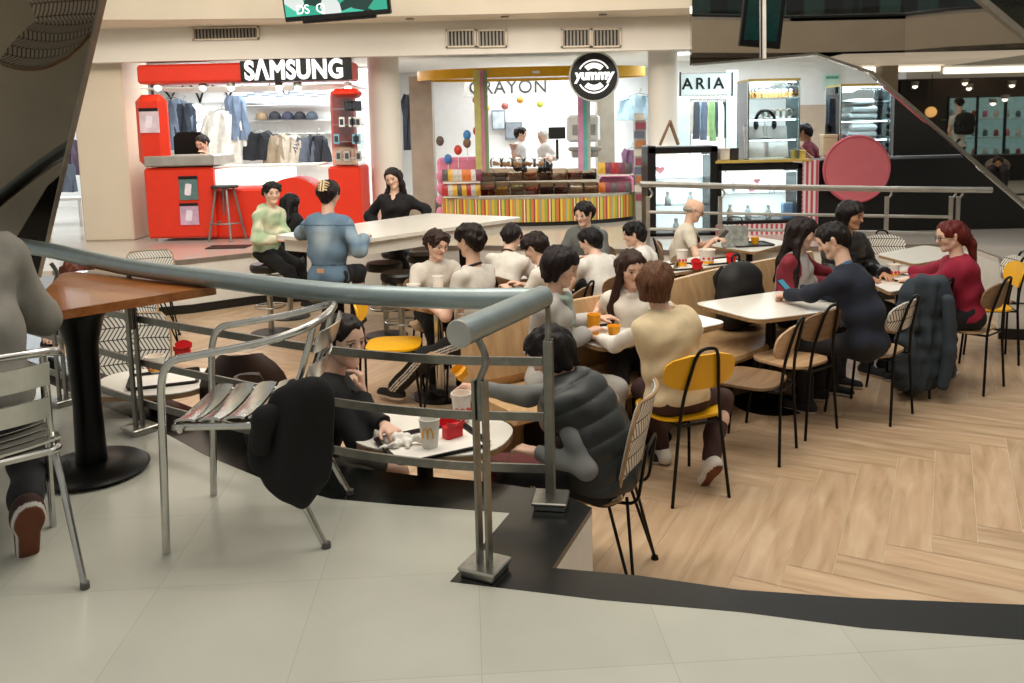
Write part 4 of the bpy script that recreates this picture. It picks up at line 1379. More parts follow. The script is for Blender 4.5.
def napkin(label, loc, seed=1, s=.09):
    Fn = Field(Vector(loc) - Vector((.14, .14, .05)), Vector(loc) + Vector((.14, .14, .1)), .006); rr = random.Random(seed)
    for i in range(7):
        a_ = Vector((rr.uniform(-s, s), rr.uniform(-s * .6, s * .6), .004)); b_ = a_ * .5 + Vector((rr.uniform(-.03, .03), rr.uniform(-.03, .03), rr.uniform(.005, .035)))
        Fn.cap(a_ + Vector(loc), b_ + Vector(loc), .011, .008, k=.02); Fn.cap(b_ + Vector(loc), Vector(loc) + Vector((0, 0, .008)), .010, .012, k=.02)
    Fn.ripple(.003, 160, seed); Fn.plane((0, 0, loc[2] + .001), (0, 0, -1))
    V, Q = Fn.mesh(); o = np_mesh('napkin', V, Q, m_paper, tuple(loc), None); return tag(o, label, 'napkin', 'crumpled paper napkins')


# --- tables
def ctr(*p): return (sum(q[0] for q in p) / len(p), sum(q[1] for q in p) / len(p))
Z1 = .72
oc = at(425, 440, Z1); T1poly = oval(.70, .50, 2.6, 36); yaw1 = RAD(-18)
T1poly = [(oc.x + .02 + x * math.cos(yaw1) - y * math.sin(yaw1), oc.y + .10 + x * math.sin(yaw1) + y * math.cos(yaw1)) for x, y in T1poly]
T1 = cafe_table('oval white table holding a loaded tray, right behind the guard rail', T1poly, Z1, (oc.x - .02, oc.y + .14), .2)
T0c = at(150, 384, .74)
T0 = cafe_table('small white table with a red carton, beside the big striped chair', [(T0c.x + x, T0c.y + .05 + y) for x, y in oval(.62, .48, 3)], .74, (T0c.x, T0c.y + .05), .2)
T2p = [at(383, 300, .74), at(437, 311, .74), at(492, 300, .74), at(440, 292, .74)]
T2c = ctr(*T2p)
T2 = cafe_table('square white table shared by two boys in ringer tees', rpoly([p.xy for p in T2p], .06), .74, T2c, .22, chrome=True)
T3p = [at(548, 331, .74), at(604, 348, .74), at(728, 322, .74), at(660, 305, .74)]
T3 = cafe_table('white table between the girl in grey and the woman in a cream vest', rpoly([p.xy for p in T3p], .08), .74, ctr(*T3p), .22)
T4p = [at(692, 303, .74), at(757, 320, .74), at(872, 306, .74), at(800, 288, .74)]
T4 = cafe_table('empty white table in front of the black backpack', rpoly([p.xy for p in T4p], .10), .74, (1.83, 5.80), .26)
T6p = [at(706, 245, .74), at(755, 252, .74), at(792, 242, .74), at(745, 235, .74)]
T6 = cafe_table('white table with two yellow cups on a tray, beside the old man', rpoly([p.xy for p in T6p], .1), .74, ctr(*T6p), .24)
T5p = [at(622, 268, .74), at(660, 275, .74), at(742, 262, .74), at(700, 256, .74)]
T5 = cafe_table('white table behind the bench, set with two loaded trays', rpoly([p.xy for p in T5p], .06), .74, ctr(*T5p), .22)
T7p = [at(876, 254, .74), at(915, 264, .74), at(975, 253, .74), at(925, 245, .74)]
T7 = cafe_table('empty white table at the back under the rail', rpoly([p.xy for p in T7p], .08), .74, ctr(*T7p), .24)
T8p = [at(856, 276, .74), at(890, 292, .74), at(950, 280, .74), at(905, 266, .74)]
T8 = cafe_table('white table in front of the woman in red', rpoly([p.xy for p in T8p], .06), .74, ctr(*T8p), .24, chrome=True)

# bar table
bp = [at(272, 235, 1.08), at(352, 241, 1.08), at(524, 217, 1.08), at(430, 213, 1.08)]
bc = ctr(*bp)
bt = thing('bar_table', 'long white bar table with black stools under it', 'table', (bc[0], bc[1], 0))
lp = rpoly([(p.x - bc[0], p.y - bc[1]) for p in bp], .10)
mb = MB(); mb.prism(lp, 1.045, 1.08); mb.build('tabletop', m_top, bt)
mb = MB(); mb.prism([(x * .94, y * .93) for x, y in lp], .93, 1.045); mb.build('apron', m_top, bt)
for k_ in (.80, -.74):
    d_ = Vector((bp[2].x - bp[1].x, bp[2].y - bp[1].y, 0)).normalized(); L_ = (bp[2] - bp[1]).length / 2
    c_ = d_ * L_ * k_
    mb = MB(); mb.box(c_ + Vector((0, 0, .47)), (.12, .12, .92), math.atan2(d_.y, d_.x), bev=.01); mb.box(c_ + Vector((0, 0, .015)), (.5, .5, .03), math.atan2(d_.y, d_.x), bev=.01); mb.build('leg', m_bk, bt)

def bar_stool(label, x, y, h=.74, group='black bar stools'):
    r = thing('bar_stool', label, 'stool', (x, y, 0), 0, group)
    mb = MB(); mb.lathe([(.0, h - .08), (.165, h - .08), (.18, h - .055), (.18, h - .02), (.165, h), (0, h + .004)], n=28); mb.build('seat', mat('black vinyl', '#090909', .4), r)
    mb = MB(); mb.lathe([(.03, .02), (.03, h - .08)], n=14); mb.tube([(.15 * math.cos(i * math.pi / 10), .15 * math.sin(i * math.pi / 10), .28) for i in range(20)], .01, 8, closed=True)
    mb.bar((-.15, 0, .28), (.15, 0, .28), .012, .012); mb.build('column', m_steel, r)
    mb = MB(); mb.lathe([(.21, 0), (.21, .01), (.17, .02), (.03, .03)], n=28); mb.build('base', mat('dark stool base', '#2b2a29', .5, .3), r)
    return r
for i, (px, py, lab) in enumerate(((384, 262, 'black round stool nearest the denim jacket under the bar table'), (400, 272, 'black round stool in front of the bar table behind the boy facing us'),
                                   (424, 254, 'black round stool at the far side of the bar table'))):
    p = at(px, py, .74); bar_stool(lab, p.x, p.y)
ps = at(345, 290, .74); 
# --- cafe chairs
cafe_chair('yellow chair under the woman in the cream vest', m_yel, m_yel, (.98, 4.25), 19)
cafe_chair('pale chair with an oval striped back, under the man in navy', m_wd, m_str, (2.60, 5.41), 42)
cafe_chair('empty wooden chair at the white table, nearer of the overlapping two', m_wdb, m_wd, (1.64, 4.83), 55)
cafe_chair('empty wooden chair pushed in beside the man in navy', m_wd, m_wdb, (1.975, 5.185), 36)
cafe_chair('wooden chair under the red-haired woman', m_wd, m_wdb, (3.54, 5.957), 38)
JC = cafe_chair('dark chair with a grey-blue jacket hung over it', m_wdb, m_wdb, (3.12, 5.95), 45)
cafe_chair('striped back chair facing us at the empty table under the rail', m_wd, m_str, (3.86, 8.55), 172)
cafe_chair('yellow backed chair behind the red-haired woman', m_yel, m_yel, (4.15, 6.75), 75)
cafe_chair('striped back chair by the right riser, behind the red-haired woman', m_wd, m_str, (4.32, 7.05), 80)
yc = at(392, 345, .45)
cafe_chair('empty yellow chair facing the table with the two boys', m_yel, m_yel, (yc.x - .23, yc.y - .0), -88)
p7 = at(448, 358, .45)
cafe_chair('brown chair under the boy in striped track pants', m_wd, m_wdb, (p7.x + .30, p7.y + .02), 70)
# --- shell chairs
shell_chair('striped ply chair under the bending person in a grey puffer vest', (.335, 3.55), 70)
shell_chair('large striped chair facing us behind the left table', (-2.40, 5.0), 192)
shell_chair('striped chair standing alone near the far left step', (-3.55, 8.0), 200)
shell_chair('striped chair half hidden behind the wooden table', (-2.95, 6.0), 170)
dk = at(232, 392, .80)
def round_back_chair(label, loc, yaw):
    r = thing('dark_chair', label, 'chair', (loc[0], loc[1], 0), RAD(yaw))
    G = []
    for i in range(9):
        v = i / 8; z = .46 + v * .47; hw = .23 * (1 - max(0, (v - .45) / .55) ** 2.6 * .55)
        G.append([(hw * (-1 + j / 6), -.20 - .06 * v + .10 * (-1 + j / 6) ** 2, z - .04 * max(0, v - .6) * abs(-1 + j / 6) ** 4) for j in range(13)])
    mb = MB(); mb.sheet(G, .016); mb.build('backrest', mat('dark wenge veneer', '#33211a', .5), r)
    mb = MB(); mb.prism(rrect(.44, .43, .14, 6), .44, .465); mb.build('seat', mat('dark wenge veneer', '#33211a'), r)
    for sx in (-1, 1):
        for sy in (-1, 1):
            mb = MB(); mb.tube([(sx * .15, sy * .14, .44), (sx * .20, sy * .20, 0)], .011, 8); mb.build('leg', m_bk, r)
    return r
XC = shell_chair('striped chair seen only in the sloping dark mirror', (-2.68, 3.655), 168); XC.location.z = U
round_back_chair('dark brown round-backed chair seen through the aluminium armchair', (-1.40, 4.27), 4)
round_back_chair('dark chair under the girl in the black sweater', (-1.02, 3.70), -80)

# --- the wooden bench running through the middle
bl = [(-.30, 4.90), (.27, 5.25), (.71, 5.56), (1.18, 5.97), (1.58, 6.36), (2.07, 6.74), (2.64, 7.18)]
bench = thing('bench', 'long light wood bench with a high back, running behind the white tables', 'bench', (bl[2][0], bl[2][1], 0))
BO = Vector((bl[2][0], bl[2][1], 0)); pth = [Vector((p.x, p.y, 0)) for p in smooth_path([(x, y, 0) for x, y in bl], 5)]
nrm = []
for i in range(len(pth)):
    d_ = (pth[min(i + 1, len(pth) - 1)] - pth[max(i - 1, 0)]).normalized(); nrm.append(Vector((d_.y, -d_.x, 0)))
m_bench = wood_mat('bench veneer', '#a88760', '#c2a178', .42, axis=2, sc=.7)
prof = [(.02, .0), (.02, .42), (.06, .50), (.02, .74), (-.015, .885), (-.04, .89), (-.06, .87), (-.06, 0)]
mb = MB(); g = [[p + n * a_ + Vector((0, 0, z)) - BO for a_, z in prof] for p, n in zip(pth, nrm)]
mb.sheet(g); mb._add(g[0], [tuple(range(len(prof)))]); mb._add(g[-1], [tuple(range(len(prof)))[::-1]]); mb.build('backrest', m_bench, bench)
mb = MB(); prof = [(.03, .385), (.03, .44), (.54, .455), (.58, .445), (.59, .42), (.56, .385)]
g = [[p + n * a_ + Vector((0, 0, z)) - BO for a_, z in prof] for p, n in zip(pth, nrm)]
mb.sheet(g); mb._add(g[0], [tuple(range(6))]); mb._add(g[-1], [tuple(range(6))[::-1]]); mb.build('seat', m_bench, bench)
for k_ in (3, 12, 20, 27):
    mb = MB(); mb.box(pth[k_] + nrm[k_] * .2 - BO + Vector((0, 0, .19)), (.06, .34, .385), math.atan2(nrm[k_].y, nrm[k_].x) - math.pi / 2, bev=.01); mb.build('leg', m_bk, bench)

# --- wooden table by the rail and aluminium armchairs on the upper floor
wtp = [at(217, 286, U + .745), at(18, 317, U + .745), at(62, 273, U + .745), at(148, 264, U + .745)]
wc = (-1.79, 3.36)
wt = thing('pedestal_table', 'brown wooden table on a black pedestal by the rail', 'table', (wc[0], wc[1], U))
lp = [(p.x - wc[0], p.y - wc[1]) for p in wtp]
mb = MB(); mb.prism(rpoly(lp, .015), .708, .745); mb.build('tabletop', wood_mat('varnished brown wood', '#8a4f22', '#ad6d35', .25, coat=.4, sc=.8), wt)
mb = MB(); mb.lathe([(.062, .02), (.055, .3), (.062, .55), (.09, .66), (.13, .706)], n=24); mb.build('column', m_bk, wt)
mb = MB(); mb.lathe([(.22, .012), (.225, .02), (.20, .038), (.07, .05)], n=36)
for i in range(4): mb.lathe([(.02, 0), (.02, .014)], (.19 * math.cos(i * 1.57 + .7), .19 * math.sin(i * 1.57 + .7), 0), 10)
mb.build('base', m_bk, wt)


def alu_chair(label, loc, yaw):
    r = thing('aluminium_armchair', label, 'chair', (loc[0], loc[1], U), RAD(yaw), 'aluminium bistro armchairs')
    # arm loop: front foot, up, over the arms and round the back
    half = [(.255, .235, 0), (.262, .215, .45), (.265, .205, .60), (.262, .17, .665), (.258, .08, .685), (.25, -.10, .715), (.235, -.22, .745), (.17, -.285, .765), (0, -.305, .772)]
    half = [Vector(p) for p in half]; full = half + [Vector((-p.x, p.y, p.z)) for p in half[::-1][1:]]
    mb = MB(); mb.tube(smooth_path(full, 5), .0135, 12); mb.build('arm_frame', m_al, r)
    for s in (-1, 1):
        mb = MB(); mb.tube(smooth_path([(s * .215, -.10, .425), (s * .225, -.20, .22), (s * .235, -.30, 0)], 4), .0125, 10); lg = mb.build('leg', m_al, r)
        mb = MB(); mb.lathe([(.016, 0), (.016, .02)], (s * .235, -.30, 0), 10); mb.build('foot_cap', mat('grey rubber', '#55534f', .7), lg)
        mb = MB(); mb.tube([(s * .195, -.175, .44), (s * .185, -.235, .60), (s * .175, -.282, .755)], .011, 10); mb.build('back_upright', m_al, r)
    for z, h in ((.70, .075), (.585, .07)):
        g = []
        for i in range(3):
            zz = z + (i - 1) * h / 2
            g.append([(x, -.255 - (zz - .6) * .35 - .035 + .9 * x * x, zz) for x in [-.185 + .37 * j / 10 for j in range(11)]])
        mb = MB(); mb.sheet(g, .006); mb.build('back_slat', m_al, r)
    for i in range(5):
        y0 = .19 - i * .083; g = []
        for yy in (y0, y0 - .018, y0 - .05, y0 - .068):
            sag = .0 if yy in (y0, y0 - .068) else .006
            g.append([(x, yy, .445 + sag - .018 * (1 - (x / .22) ** 2) + .02 * ((yy - .2) / .4) ** 2) for x in [-.22 + .44 * j / 8 for j in range(9)]])
        mb = MB(); mb.sheet(g, .008); mb.build('seat_slat', m_al, r)
    mb = MB(); mb.tube(fillet([(-.22, .19, .43), (-.22, -.20, .43), (.22, -.20, .43), (.22, .19, .43)], .05, 4), .0125, 10, closed=True)
    mb.tube([(-.26, .16, .43), (-.225, .16, .43)], .01, 8); mb.tube([(.225, .16, .43), (.26, .16, .43)], .01, 8)
    mb.build('seat_frame', m_al, r)
    return r
AC = alu_chair('empty aluminium armchair with a black jacket hanging on its back', (-.955, 2.88), 90)
AL = alu_chair('aluminium armchair under the person in the grey hoodie', (-1.713, 2.55), 40)
for o_ in (AC, AL): o_.scale = (.88, 1, 1)

# ------------------------------------------------------------------ shops on the far floor
m_kred = mat('kiosk red lacquer', '#e03418', .4, var=.04)
m_kdk = mat('sign black', '#050506', .4)
m_wpl = mat('white sign lettering', '#ffffff', .5, emit='#ffffff', es=.7, var=0)
m_wsh = mat('white shop fitting', '#e9e8e4', .5, var=.02)
m_lit = mat('lit display back', '#f2fbf8', .5, emit='#eef9f6', es=.85, var=0)
m_steelg = mat('counter grey', '#a6a39c', .35, .3)
m_glass = glass_mat('display glass')
m_bulb = mat('spot bulb', '#ffffff', .5, emit='#fff6e8', es=9, var=0)
KY = 10.98


def wbox(mb, x0, x1, y0, y1, Y, depth, bev=0.):
    """Box whose front face fills the given picture rectangle at distance Y and which runs `depth` back."""
    a = atY(x0, y1, Y); b = atY(x1, y0, Y)
    mb.span((a.x, Y, a.z), (b.x, Y + depth, b.z), bev); return mb


def k_at(px, py, Y, O): return atY(px, py, Y) - O


kp = Vector((atY(250, 238, KY).x, KY, U))
kiosk = thing('phone_kiosk', 'red phone kiosk with a black sign lettered in white and lit counters', 'kiosk', kp)
def kpart(name, m, boxes, bev=0., Y=KY):
    mb = MB()
    for x0, x1, y0, y1, dy, dep in boxes: wbox(mb, x0, x1, y0, y1, Y + dy, dep, bev)
    return mb.build(name, m, kiosk, loc=None) if False else _rel(mb, name, m, kiosk, kp)
def _rel(mb, name, m, par, O):
    mb.v = [tuple(Vector(p) - O) for p in mb.v]
    return mb.build(name, m, par)
kpart('header', m_kred, [(137, 350, 60, 84, 0, .6)], .03)
kpart('header_underside', m_wsh, [(140, 348, 84, 88, .04, 1.45)])
sg = kpart('sign', m_kdk, [(241, 351, 58.5, 82, -.03, .05)])
p = k_at(294, 70.5, KY - .036, kp)
text_obj('lettering', 'SΛMSUNG', .335, m_wpl, sg, p, bold=.013, sx=.80, depth=.012, space=1.06)
kpart('counter', m_kred, [(148, 212, 167, 239, .0, .75), (210, 312, 187, 239, .12, .6), (331, 360, 166, 238, 0, .7)], .03)
kpart('counter_top', m_steelg, [(144, 213, 155, 167, -.04, .85)], .015)
kpart('pillar', m_kred, [(137, 163, 94, 168, .1, .22)], .09)
kpart('pillar', m_kred, [(333, 352, 90, 168, .35, .25)], .03)
kpart('display_counter', m_lit, [(213, 288, 168, 186, .10, .45)], .01)
mb = MB(); c_ = k_at(312, 205, KY + .06, kp); rr = .42
ring = [(c_.x - .25 + rr * math.cos(a), c_.z - .05 + rr * math.sin(a)) for a in [math.pi * i / 20 * .9 - .1 for i in range(21)]]
mb.prism(ring + [(c_.x - .6, U - kp.z), (c_.x + .18, U - kp.z)], 0, .5, M=Matrix.Translation((0, c_.y + .5, 0)) @ Matrix.Rotation(math.pi / 2, 4, 'X')); mb.build('curved_end', m_kred, kiosk)
kpart('counter_rail', mat('white counter edge', '#f0eee9', .4), [(213, 318, 164, 168, .05, .55), (318, 332, 166, 170, .05, .3)])
for i, px in enumerate((158, 203, 231, 279, 298, 348)):
    q = k_at(px, 86, KY + .10 + .12 * (i % 2), kp)
    mb = MB(); mb.lathe([(.05, .05), (.055, 0), (.04, -.01)], q, 14); lp_ = mb.build('spotlight', m_steelg, kiosk)
    mb = MB(); mb.ball(q + Vector((0, -.005, -.02)), .045, 12, 8); mb.build('bulb', m_bulb, lp_)
# accessory tower on the right end
kpart('accessory_tower', m_glass, [(333, 362, 95, 165, -.02, .02), (333, 362, 95, 165, .3, .02)])
mb = MB()
for py in (108, 124, 141, 158): wbox(mb, 333, 362, py, py + 1.2, KY, .3)
_rel(mb, 'tower_shelf', mat('pale blue acrylic', '#bfe4ec', .2), kiosk, kp)
kpart('tower_cap', m_kred, [(331, 358, 88, 98, -.04, .34)], .05)
r2_ = random.Random(5)
for i in range(14):
    px = 336 + 24 * r2_.random(); py = (106, 122, 139, 156)[i % 4]; a = atY(px, py, KY - .03)
    r = thing('phone_case_box', 'small boxed phone accessory hung in the clear tower of the red kiosk', 'box', (a.x, KY - .035, a.z), 0, 'accessory boxes in the tower')
    mb = MB(); mb.box((0, 0, 0), (.07, .03, .13), bev=.004); mb.build('pack', mat('pack ' + str(i % 4), ('#20242b', '#e8e6e2', '#7fb4c9', '#b5b2ad')[i % 4], .5), r)
    mb = MB(); mb.box((0, -.017, .0), (.045, .004, .075)); mb.build('window', mat('pack window', '#3a4046', .2), r)
# posters on the red panels
for i, (x0, x1, y0, y1, c, lab) in enumerate(((140.5, 158, 108, 133, '#d8c3cc', 'pale phone poster on the red pillar, up high'), (180, 197, 176, 200, '#5b7a78', 'dark green phone poster on the red counter, upper'),
                                              (181, 198, 203, 225, '#c9a6c0', 'pink phone poster on the red counter, lower'))):
    Y = KY + (.085 if i == 0 else -.012)
    a = atY(x0, y1, Y); b = atY(x1, y0, Y); c0 = (a + b) / 2
    r = thing('phone_poster', lab, 'poster', c0, 0)
    w, h = b.x - a.x, b.z - a.z
    mb = MB(); mb.box((0, 0, 0), (w, .012, h)); mb.build('sheet', mat('poster ' + c, c, .4, var=.25, scale=6), r)
    mb = MB(); mb.box((0, -.008, h * .44), (w, .008, h * .13)); mb.build('header_strip', m_kdk, r)
    mb = MB(); mb.prism([(x + .0, z - .02) for x, z in rrect(w * .34, h * .5, .02, 3)], .008, .014, M=Matrix.Rotation(math.pi / 2, 4, 'X') @ Matrix.Rotation(-.15, 4, 'Z')); mb.build('printed_phone', mat('printed phone', '#b9c4c9' if i == 1 else '#e9dfe9', .3), r)
# grey stool
s0 = at(224, 242, U)
r = thing('bar_stool', 'grey metal stool with four splayed legs in front of the red kiosk', 'stool', (s0.x, s0.y + .15, U))
mb = MB(); mb.lathe([(.0, .70), (.17, .70), (.18, .72), (.17, .735), (0, .738)], n=24); mb.build('seat', mat('dark seat', '#2b2b2c', .5), r)
mg = mat('galvanised grey', '#8c8986', .4, .6)
for i in range(4):
    a = i * math.pi / 2 + .5; mb = MB(); mb.tube([(.11 * math.cos(a), .11 * math.sin(a), .70), (.24 * math.cos(a), .24 * math.sin(a), 0)], .016, 8); mb.build('leg', mg, r)
mb = MB(); mb.tube([(.20 * math.cos(i * math.pi / 10), .20 * math.sin(i * math.pi / 10), .24) for i in range(20)], .011, 8, closed=True); mb.build('foot_ring', mg, r)
mb = MB(); a = at(228, 246, U); mb.box((0, 0, .006), (.5, .28, .012)); o = mb.build('floor_mat', mat('dark red mat', '#3b1814', .9)); o.location = (a.x + .05, a.y - .12, U); tag(o, 'small dark mat on the floor at the foot of the grey stool', 'mat')
# black office chair behind counter
a = atY(183, 150, KY + 1.1)
r = thing('office_chair', 'black high-backed chair behind the red kiosk counter', 'chair', (a.x, KY + 1.1, U))
mb = MB(); mb.sheet([[(x, .25 + .05 * x * x, z) for x in (-.23, -.12, 0, .12, .23)] for z in (.6, .9, 1.2, 1.38)] + [[(x * .7, .26, 1.45) for x in (-.23, -.12, 0, .12, .23)]], .07); mb.build('backrest', m_bk, r)
mb = MB(); mb.prism(rrect(.48, .46, .1), .45, .52); mb.build('seat', m_bk, r)
mb = MB(); mb.lathe([(.03, .06), (.03, .45)], n=10)
for i in range(5): mb.bar((0, 0, .07), (.28 * math.cos(i * 1.257), .28 * math.sin(i * 1.257), .04), .04, .03)
mb.build('base', m_bk, r)

# --- clothes shop behind the red kiosk
YB = 14.6
mb = MB(); wbox(mb, 132, 372, 50, 225, YB, .15); struct('wall_clothes_shop', mb, m_wsh)
mb = MB(); a = atY(352, 60, KY - .02); 
sgn = thing('shop_sign', 'white shop board with thin black handwritten lettering behind the red kiosk', 'sign', atY(200, 94, YB - .08))
O = sgn.location.copy(); mb = MB(); wbox(mb, 150, 262, 86, 104, YB - .08, .06); _rel(mb, 'board', m_wsh, sgn, O)
# handwriting: a running pen line with tall and low loops
pts = []
for i in range(120):
    tt = i / 119; x = -1.75 + 3.5 * tt; ph = tt * 44
    pts.append((x + .07 * math.sin(ph), -.02, .10 * math.cos(ph) * (1 if (int(ph / 6.28) % 3) else 1.7) + .02))
mb = MB(); mb.tube(pts, .016, 6); mb.build('handwriting', m_kdk, sgn)
GC = 0
def garment(label, px, py_top, py_bot, Y, w, c, kind='top', group='clothes on the rails'):
    a = atY(px, py_top, Y); b = atY(px, py_bot, Y); h = a.z - b.z
    r = thing('garment', label, 'garment', a, 0, group)
    mb = MB(); G = []
    n = 9
    for i in range(n):
        v = i / (n - 1); hw = w * (.55 if i == 0 else (.9 + .1 * v if kind != 'dress' else .62 + .38 * v)) / 2
        G.append([(hw * u, .035 * min(1, w / .4) * math.sin(u * 7 + v * 3 + px) + .02 * abs(u), -h * v * (1 - .04 * abs(u) * (i == 0))) for u in (-1, -.75, -.5, -.25, 0, .25, .5, .75, 1)])
    mb.sheet(G, .06 if w > .2 else .03)
    if kind != 'dress' and kind != 'narrow':
        for s in (-1, 1): mb.tube([(s * w * .36, .0, -h * .06), (s * w * .56, .0, -h * .35), (s * w * .60, 0, -h * .62)], [.06, .05, .045], 8)
    mb.build('cloth', mat('garment ' + c, c, .85, var=.15, scale=10), r)
    mb = MB(); mb.tube(smooth_path([(-w * .3, 0, -.02), (0, 0, .05), (w * .3, 0, -.02)], 4), .008, 6); mb.tube(smooth_path([(0, 0, .05), (.0, 0, .09), (.03, 0, .12), (0, 0, .14)], 3), .006, 6); mb.build('hanger', m_steelg, r)
    return r
for px, t0, t1, w, c, k_, lab in ((172, 100, 150, .55, '#7f8fa3', 'top', 'blue grey jacket hanging at the far left of the clothes shop'), (184, 104, 150, .4, '#39424d', 'narrow', 'dark top hanging beside the blue grey jacket'),
                                  (222, 112, 168, .62, '#e9e4d8', 'top', 'long cream coat on a stand behind the red kiosk'), (236, 96, 140, .35, '#6f7f93', 'narrow', 'grey blue shirt hanging high beside the cream coat'),
                                  (258, 133, 160, .5, '#202226', 'narrow', 'black trousers hanging under the shelf of hats'), (276, 136, 164, .42, '#9a8b73', 'top', 'beige cardigan with a dark stripe on the rail'),
                                  (288, 136, 164, .4, '#c9c0ae', 'top', 'pale jacket hanging beside the beige cardigan'), (305, 138, 162, .4, '#5b6470', 'narrow', 'slate sweater on the right of the lower rail'),
                                  (318, 136, 162, .35, '#2c2f35', 'narrow', 'charcoal top at the right end of the lower rail')):
    garment(lab, px, t0, t1, YB - .55, w, c, k_)
# wall shelves with hats and boxes
sh = thing('wall_shelf', 'white wall shelves with hats and boxes behind the red kiosk', 'shelf', atY(285, 120, YB - .2))
O = sh.location.copy()
for py in (104, 128, 133):
    mb = MB(); wbox(mb, 242, 330, py - 8 if py == 128 else py, (py - 8 if py == 128 else py) + 1.4, YB - .32, .3); _rel(mb, 'board', m_wsh, sh, O)
mb = MB(); a = atY(247, 134, YB - .5); b = atY(325, 134, YB - .5); mb.tube([a, b], .018, 8); _rel(mb, 'rail', m_steelg, sh, O)
for i, (px, c, lab) in enumerate(((262, '#8a7458', 'tan cap, leftmost on the shelf behind the red kiosk'), (275, '#26262b', 'black cap beside the tan one on the shelf'), (288, '#2e3140', 'navy cap in the middle of the shelf'), (300, '#1f2024', 'second black cap on the shelf'), (312, '#3f4650', 'grey cap at the right end of the shelf'))):
    a = atY(px, 119.5, YB - .2); r = thing('cap', lab, 'hat', a, 0, 'caps on the shelf')
    mb = MB(); mb.lathe([(.10, 0), (.105, .05), (.085, .10), (.04, .135), (0, .14)], n=18); mb.build('crown', mat('cap ' + c, c, .8), r)
    mb = MB(); mb.prism([(x, y - .12) for x, y in oval(.19, .16)], .0, .012); mb.build('brim', mat('cap ' + c, c), r)
for i in range(12):
    px = 246 + i * 7; a = atY(px, 103.5, YB - .2)
    r = thing('shoe_box', 'small grey and white box in the row on the upper shelf', 'box', a, 0, 'boxes on the upper shelf'); h = .12 + .08 * ((i * 7) % 5) / 5
    mb = MB(); mb.box((0, 0, h / 2), (.13, .16, h), bev=.006); mb.build('carton', mat('shelf box %d' % (i % 3), ('#cfd3d6', '#aeb6bd', '#d9cfc2')[i % 3], .6), r)
    mb = MB(); mb.box((0, 0, h), (.138, .168, .035), bev=.005); mb.build('lid', mat('shelf lid', '#7d868e', .6), r)
# globe lamps
for i, (px, py) in enumerate(((197, 112), (200, 132))):
    a = atY(px, py, YB - .3); r = thing('wall_lamp', ['round white glowing wall lamp, upper of two', 'round white glowing wall lamp, lower of two'][i], 'lamp', a)
    mb = MB(); mb.ball((0, 0, 0), .14, 18, 12); mb.build('globe', mat('glowing globe', '#ffffff', .5, emit='#f4fbff', es=1.6, var=0), r)
    mb = MB(); mb.bar((0, .1, 0), (0, .24, 0), .05, .05); mb.build('bracket', m_steelg, r)
# picture frame at the left wall of the kiosk bay
a = atY(136, 120, 12.6); mb = MB(); 
r = thing('framed_mirror', 'thin black framed mirror left of the red kiosk', 'mirror', a)
mb = MB()
for dx_1, dz_1, w, h in ((-.28, 0, .03, 1.2), (.28, 0, .03, 1.2), (0, .6, .59, .03), (0, -.6, .59, .03)): mb.box((dx_1, 0, dz_1), (w, .03, h))
mb.build('frame', m_kdk, r); mb = MB(); mb.box((0, .02, 0), (.56, .01, 1.2)); mb.build('glass', mat('pale mirror glass', '#c9d3d8', .08, .7, var=0), r)

# far left gap between the pillar and the mirror
mb = MB(); wbox(mb, -40, 78, 60, 215, 17, .1); struct('wall_shop_left', mb, m_wsh)
garment('pink and black figure-like dress display seen in the gap by the left pillar', 68, 140, 175, 15, .5, '#5a4a5c', 'dress')
garment('grey dress display low in the gap by the left pillar', 63, 165, 192, 14.2, .45, '#6b7688', 'dress')
mb = MB(); a = atY(30, 205, 13.4); b = atY(82, 192, 13.4); r = thing('display_table', 'white display table seen in the gap by the left pillar', 'table', ((a.x + b.x) / 2, 13.6, U))
mb = MB(); mb.box((0, 0, .42), (b.x - a.x, .5, .04)); mb.build('tabletop', m_wsh, r)
for s in (-1, 1): mb = MB(); mb.box((s * (b.x - a.x) * .45, 0, .2), (.05, .45, .4)); mb.build('leg', m_wsh, r)

# --- candy kiosk
CYc = 13.1; CXc = atY(540, 200, CYc).x
ck = thing('candy_kiosk', 'round candy kiosk with a striped base, candy bins and a yellow canopy ring', 'kiosk', (CXc, CYc, U))
CO = Vector((CXc, CYc, U))
yf = 11.75
a = atY(441, 199, 12.3); b = atY(637, 199, 12.3)
hw = (b.x - a.x) / 2; cx = (a.x + b.x) / 2 - CXc
def carc(w, dep, n=24): return [(cx + w * math.sin(-1.25 + 2.5 * i / n) / math.sin(1.25), -dep * (math.cos(-1.25 + 2.5 * i / n) - math.cos(1.25)) / (1 - math.cos(1.25)) + (12.35 - CYc)) for i in range(n + 1)]
zt = atY(540, 196.5, yf).z - U
front = carc(hw, .6)
sm = stripes_mat('candy stripes', [('#c9b54a', 2), ('#5c8a3c', 1), ('#c9703a', 2), ('#8a2f3a', 1), ('#d9c23a', 1.5), ('#c9873e', 2), ('#6b9f8a', 1), ('#d3a63c', 2), ('#93a33d', 2), ('#bb5a38', 1.5), ('#efe3c0', .8), ('#7b4a36', 1)], .36)
g, u_ = [], []
for z in (.06, zt - .03):
    d = 0; row = []; ur = []
    for i, p in enumerate(front):
        if i: d += math.hypot(p[0] - front[i - 1][0], p[1] - front[i - 1][1])
        row.append((p[0], p[1], z)); ur.append((d, z))
    g.append(row); u_.append(ur)
mb = MB(); mb.sheet(g, .04, u_); mb.build('striped_base', sm, ck)
mb = MB(); mb.prism(front + [(front[-1][0], .9), (front[0][0], .9)], zt - .04, zt); mb.build('counter_top', m_steelg, ck)
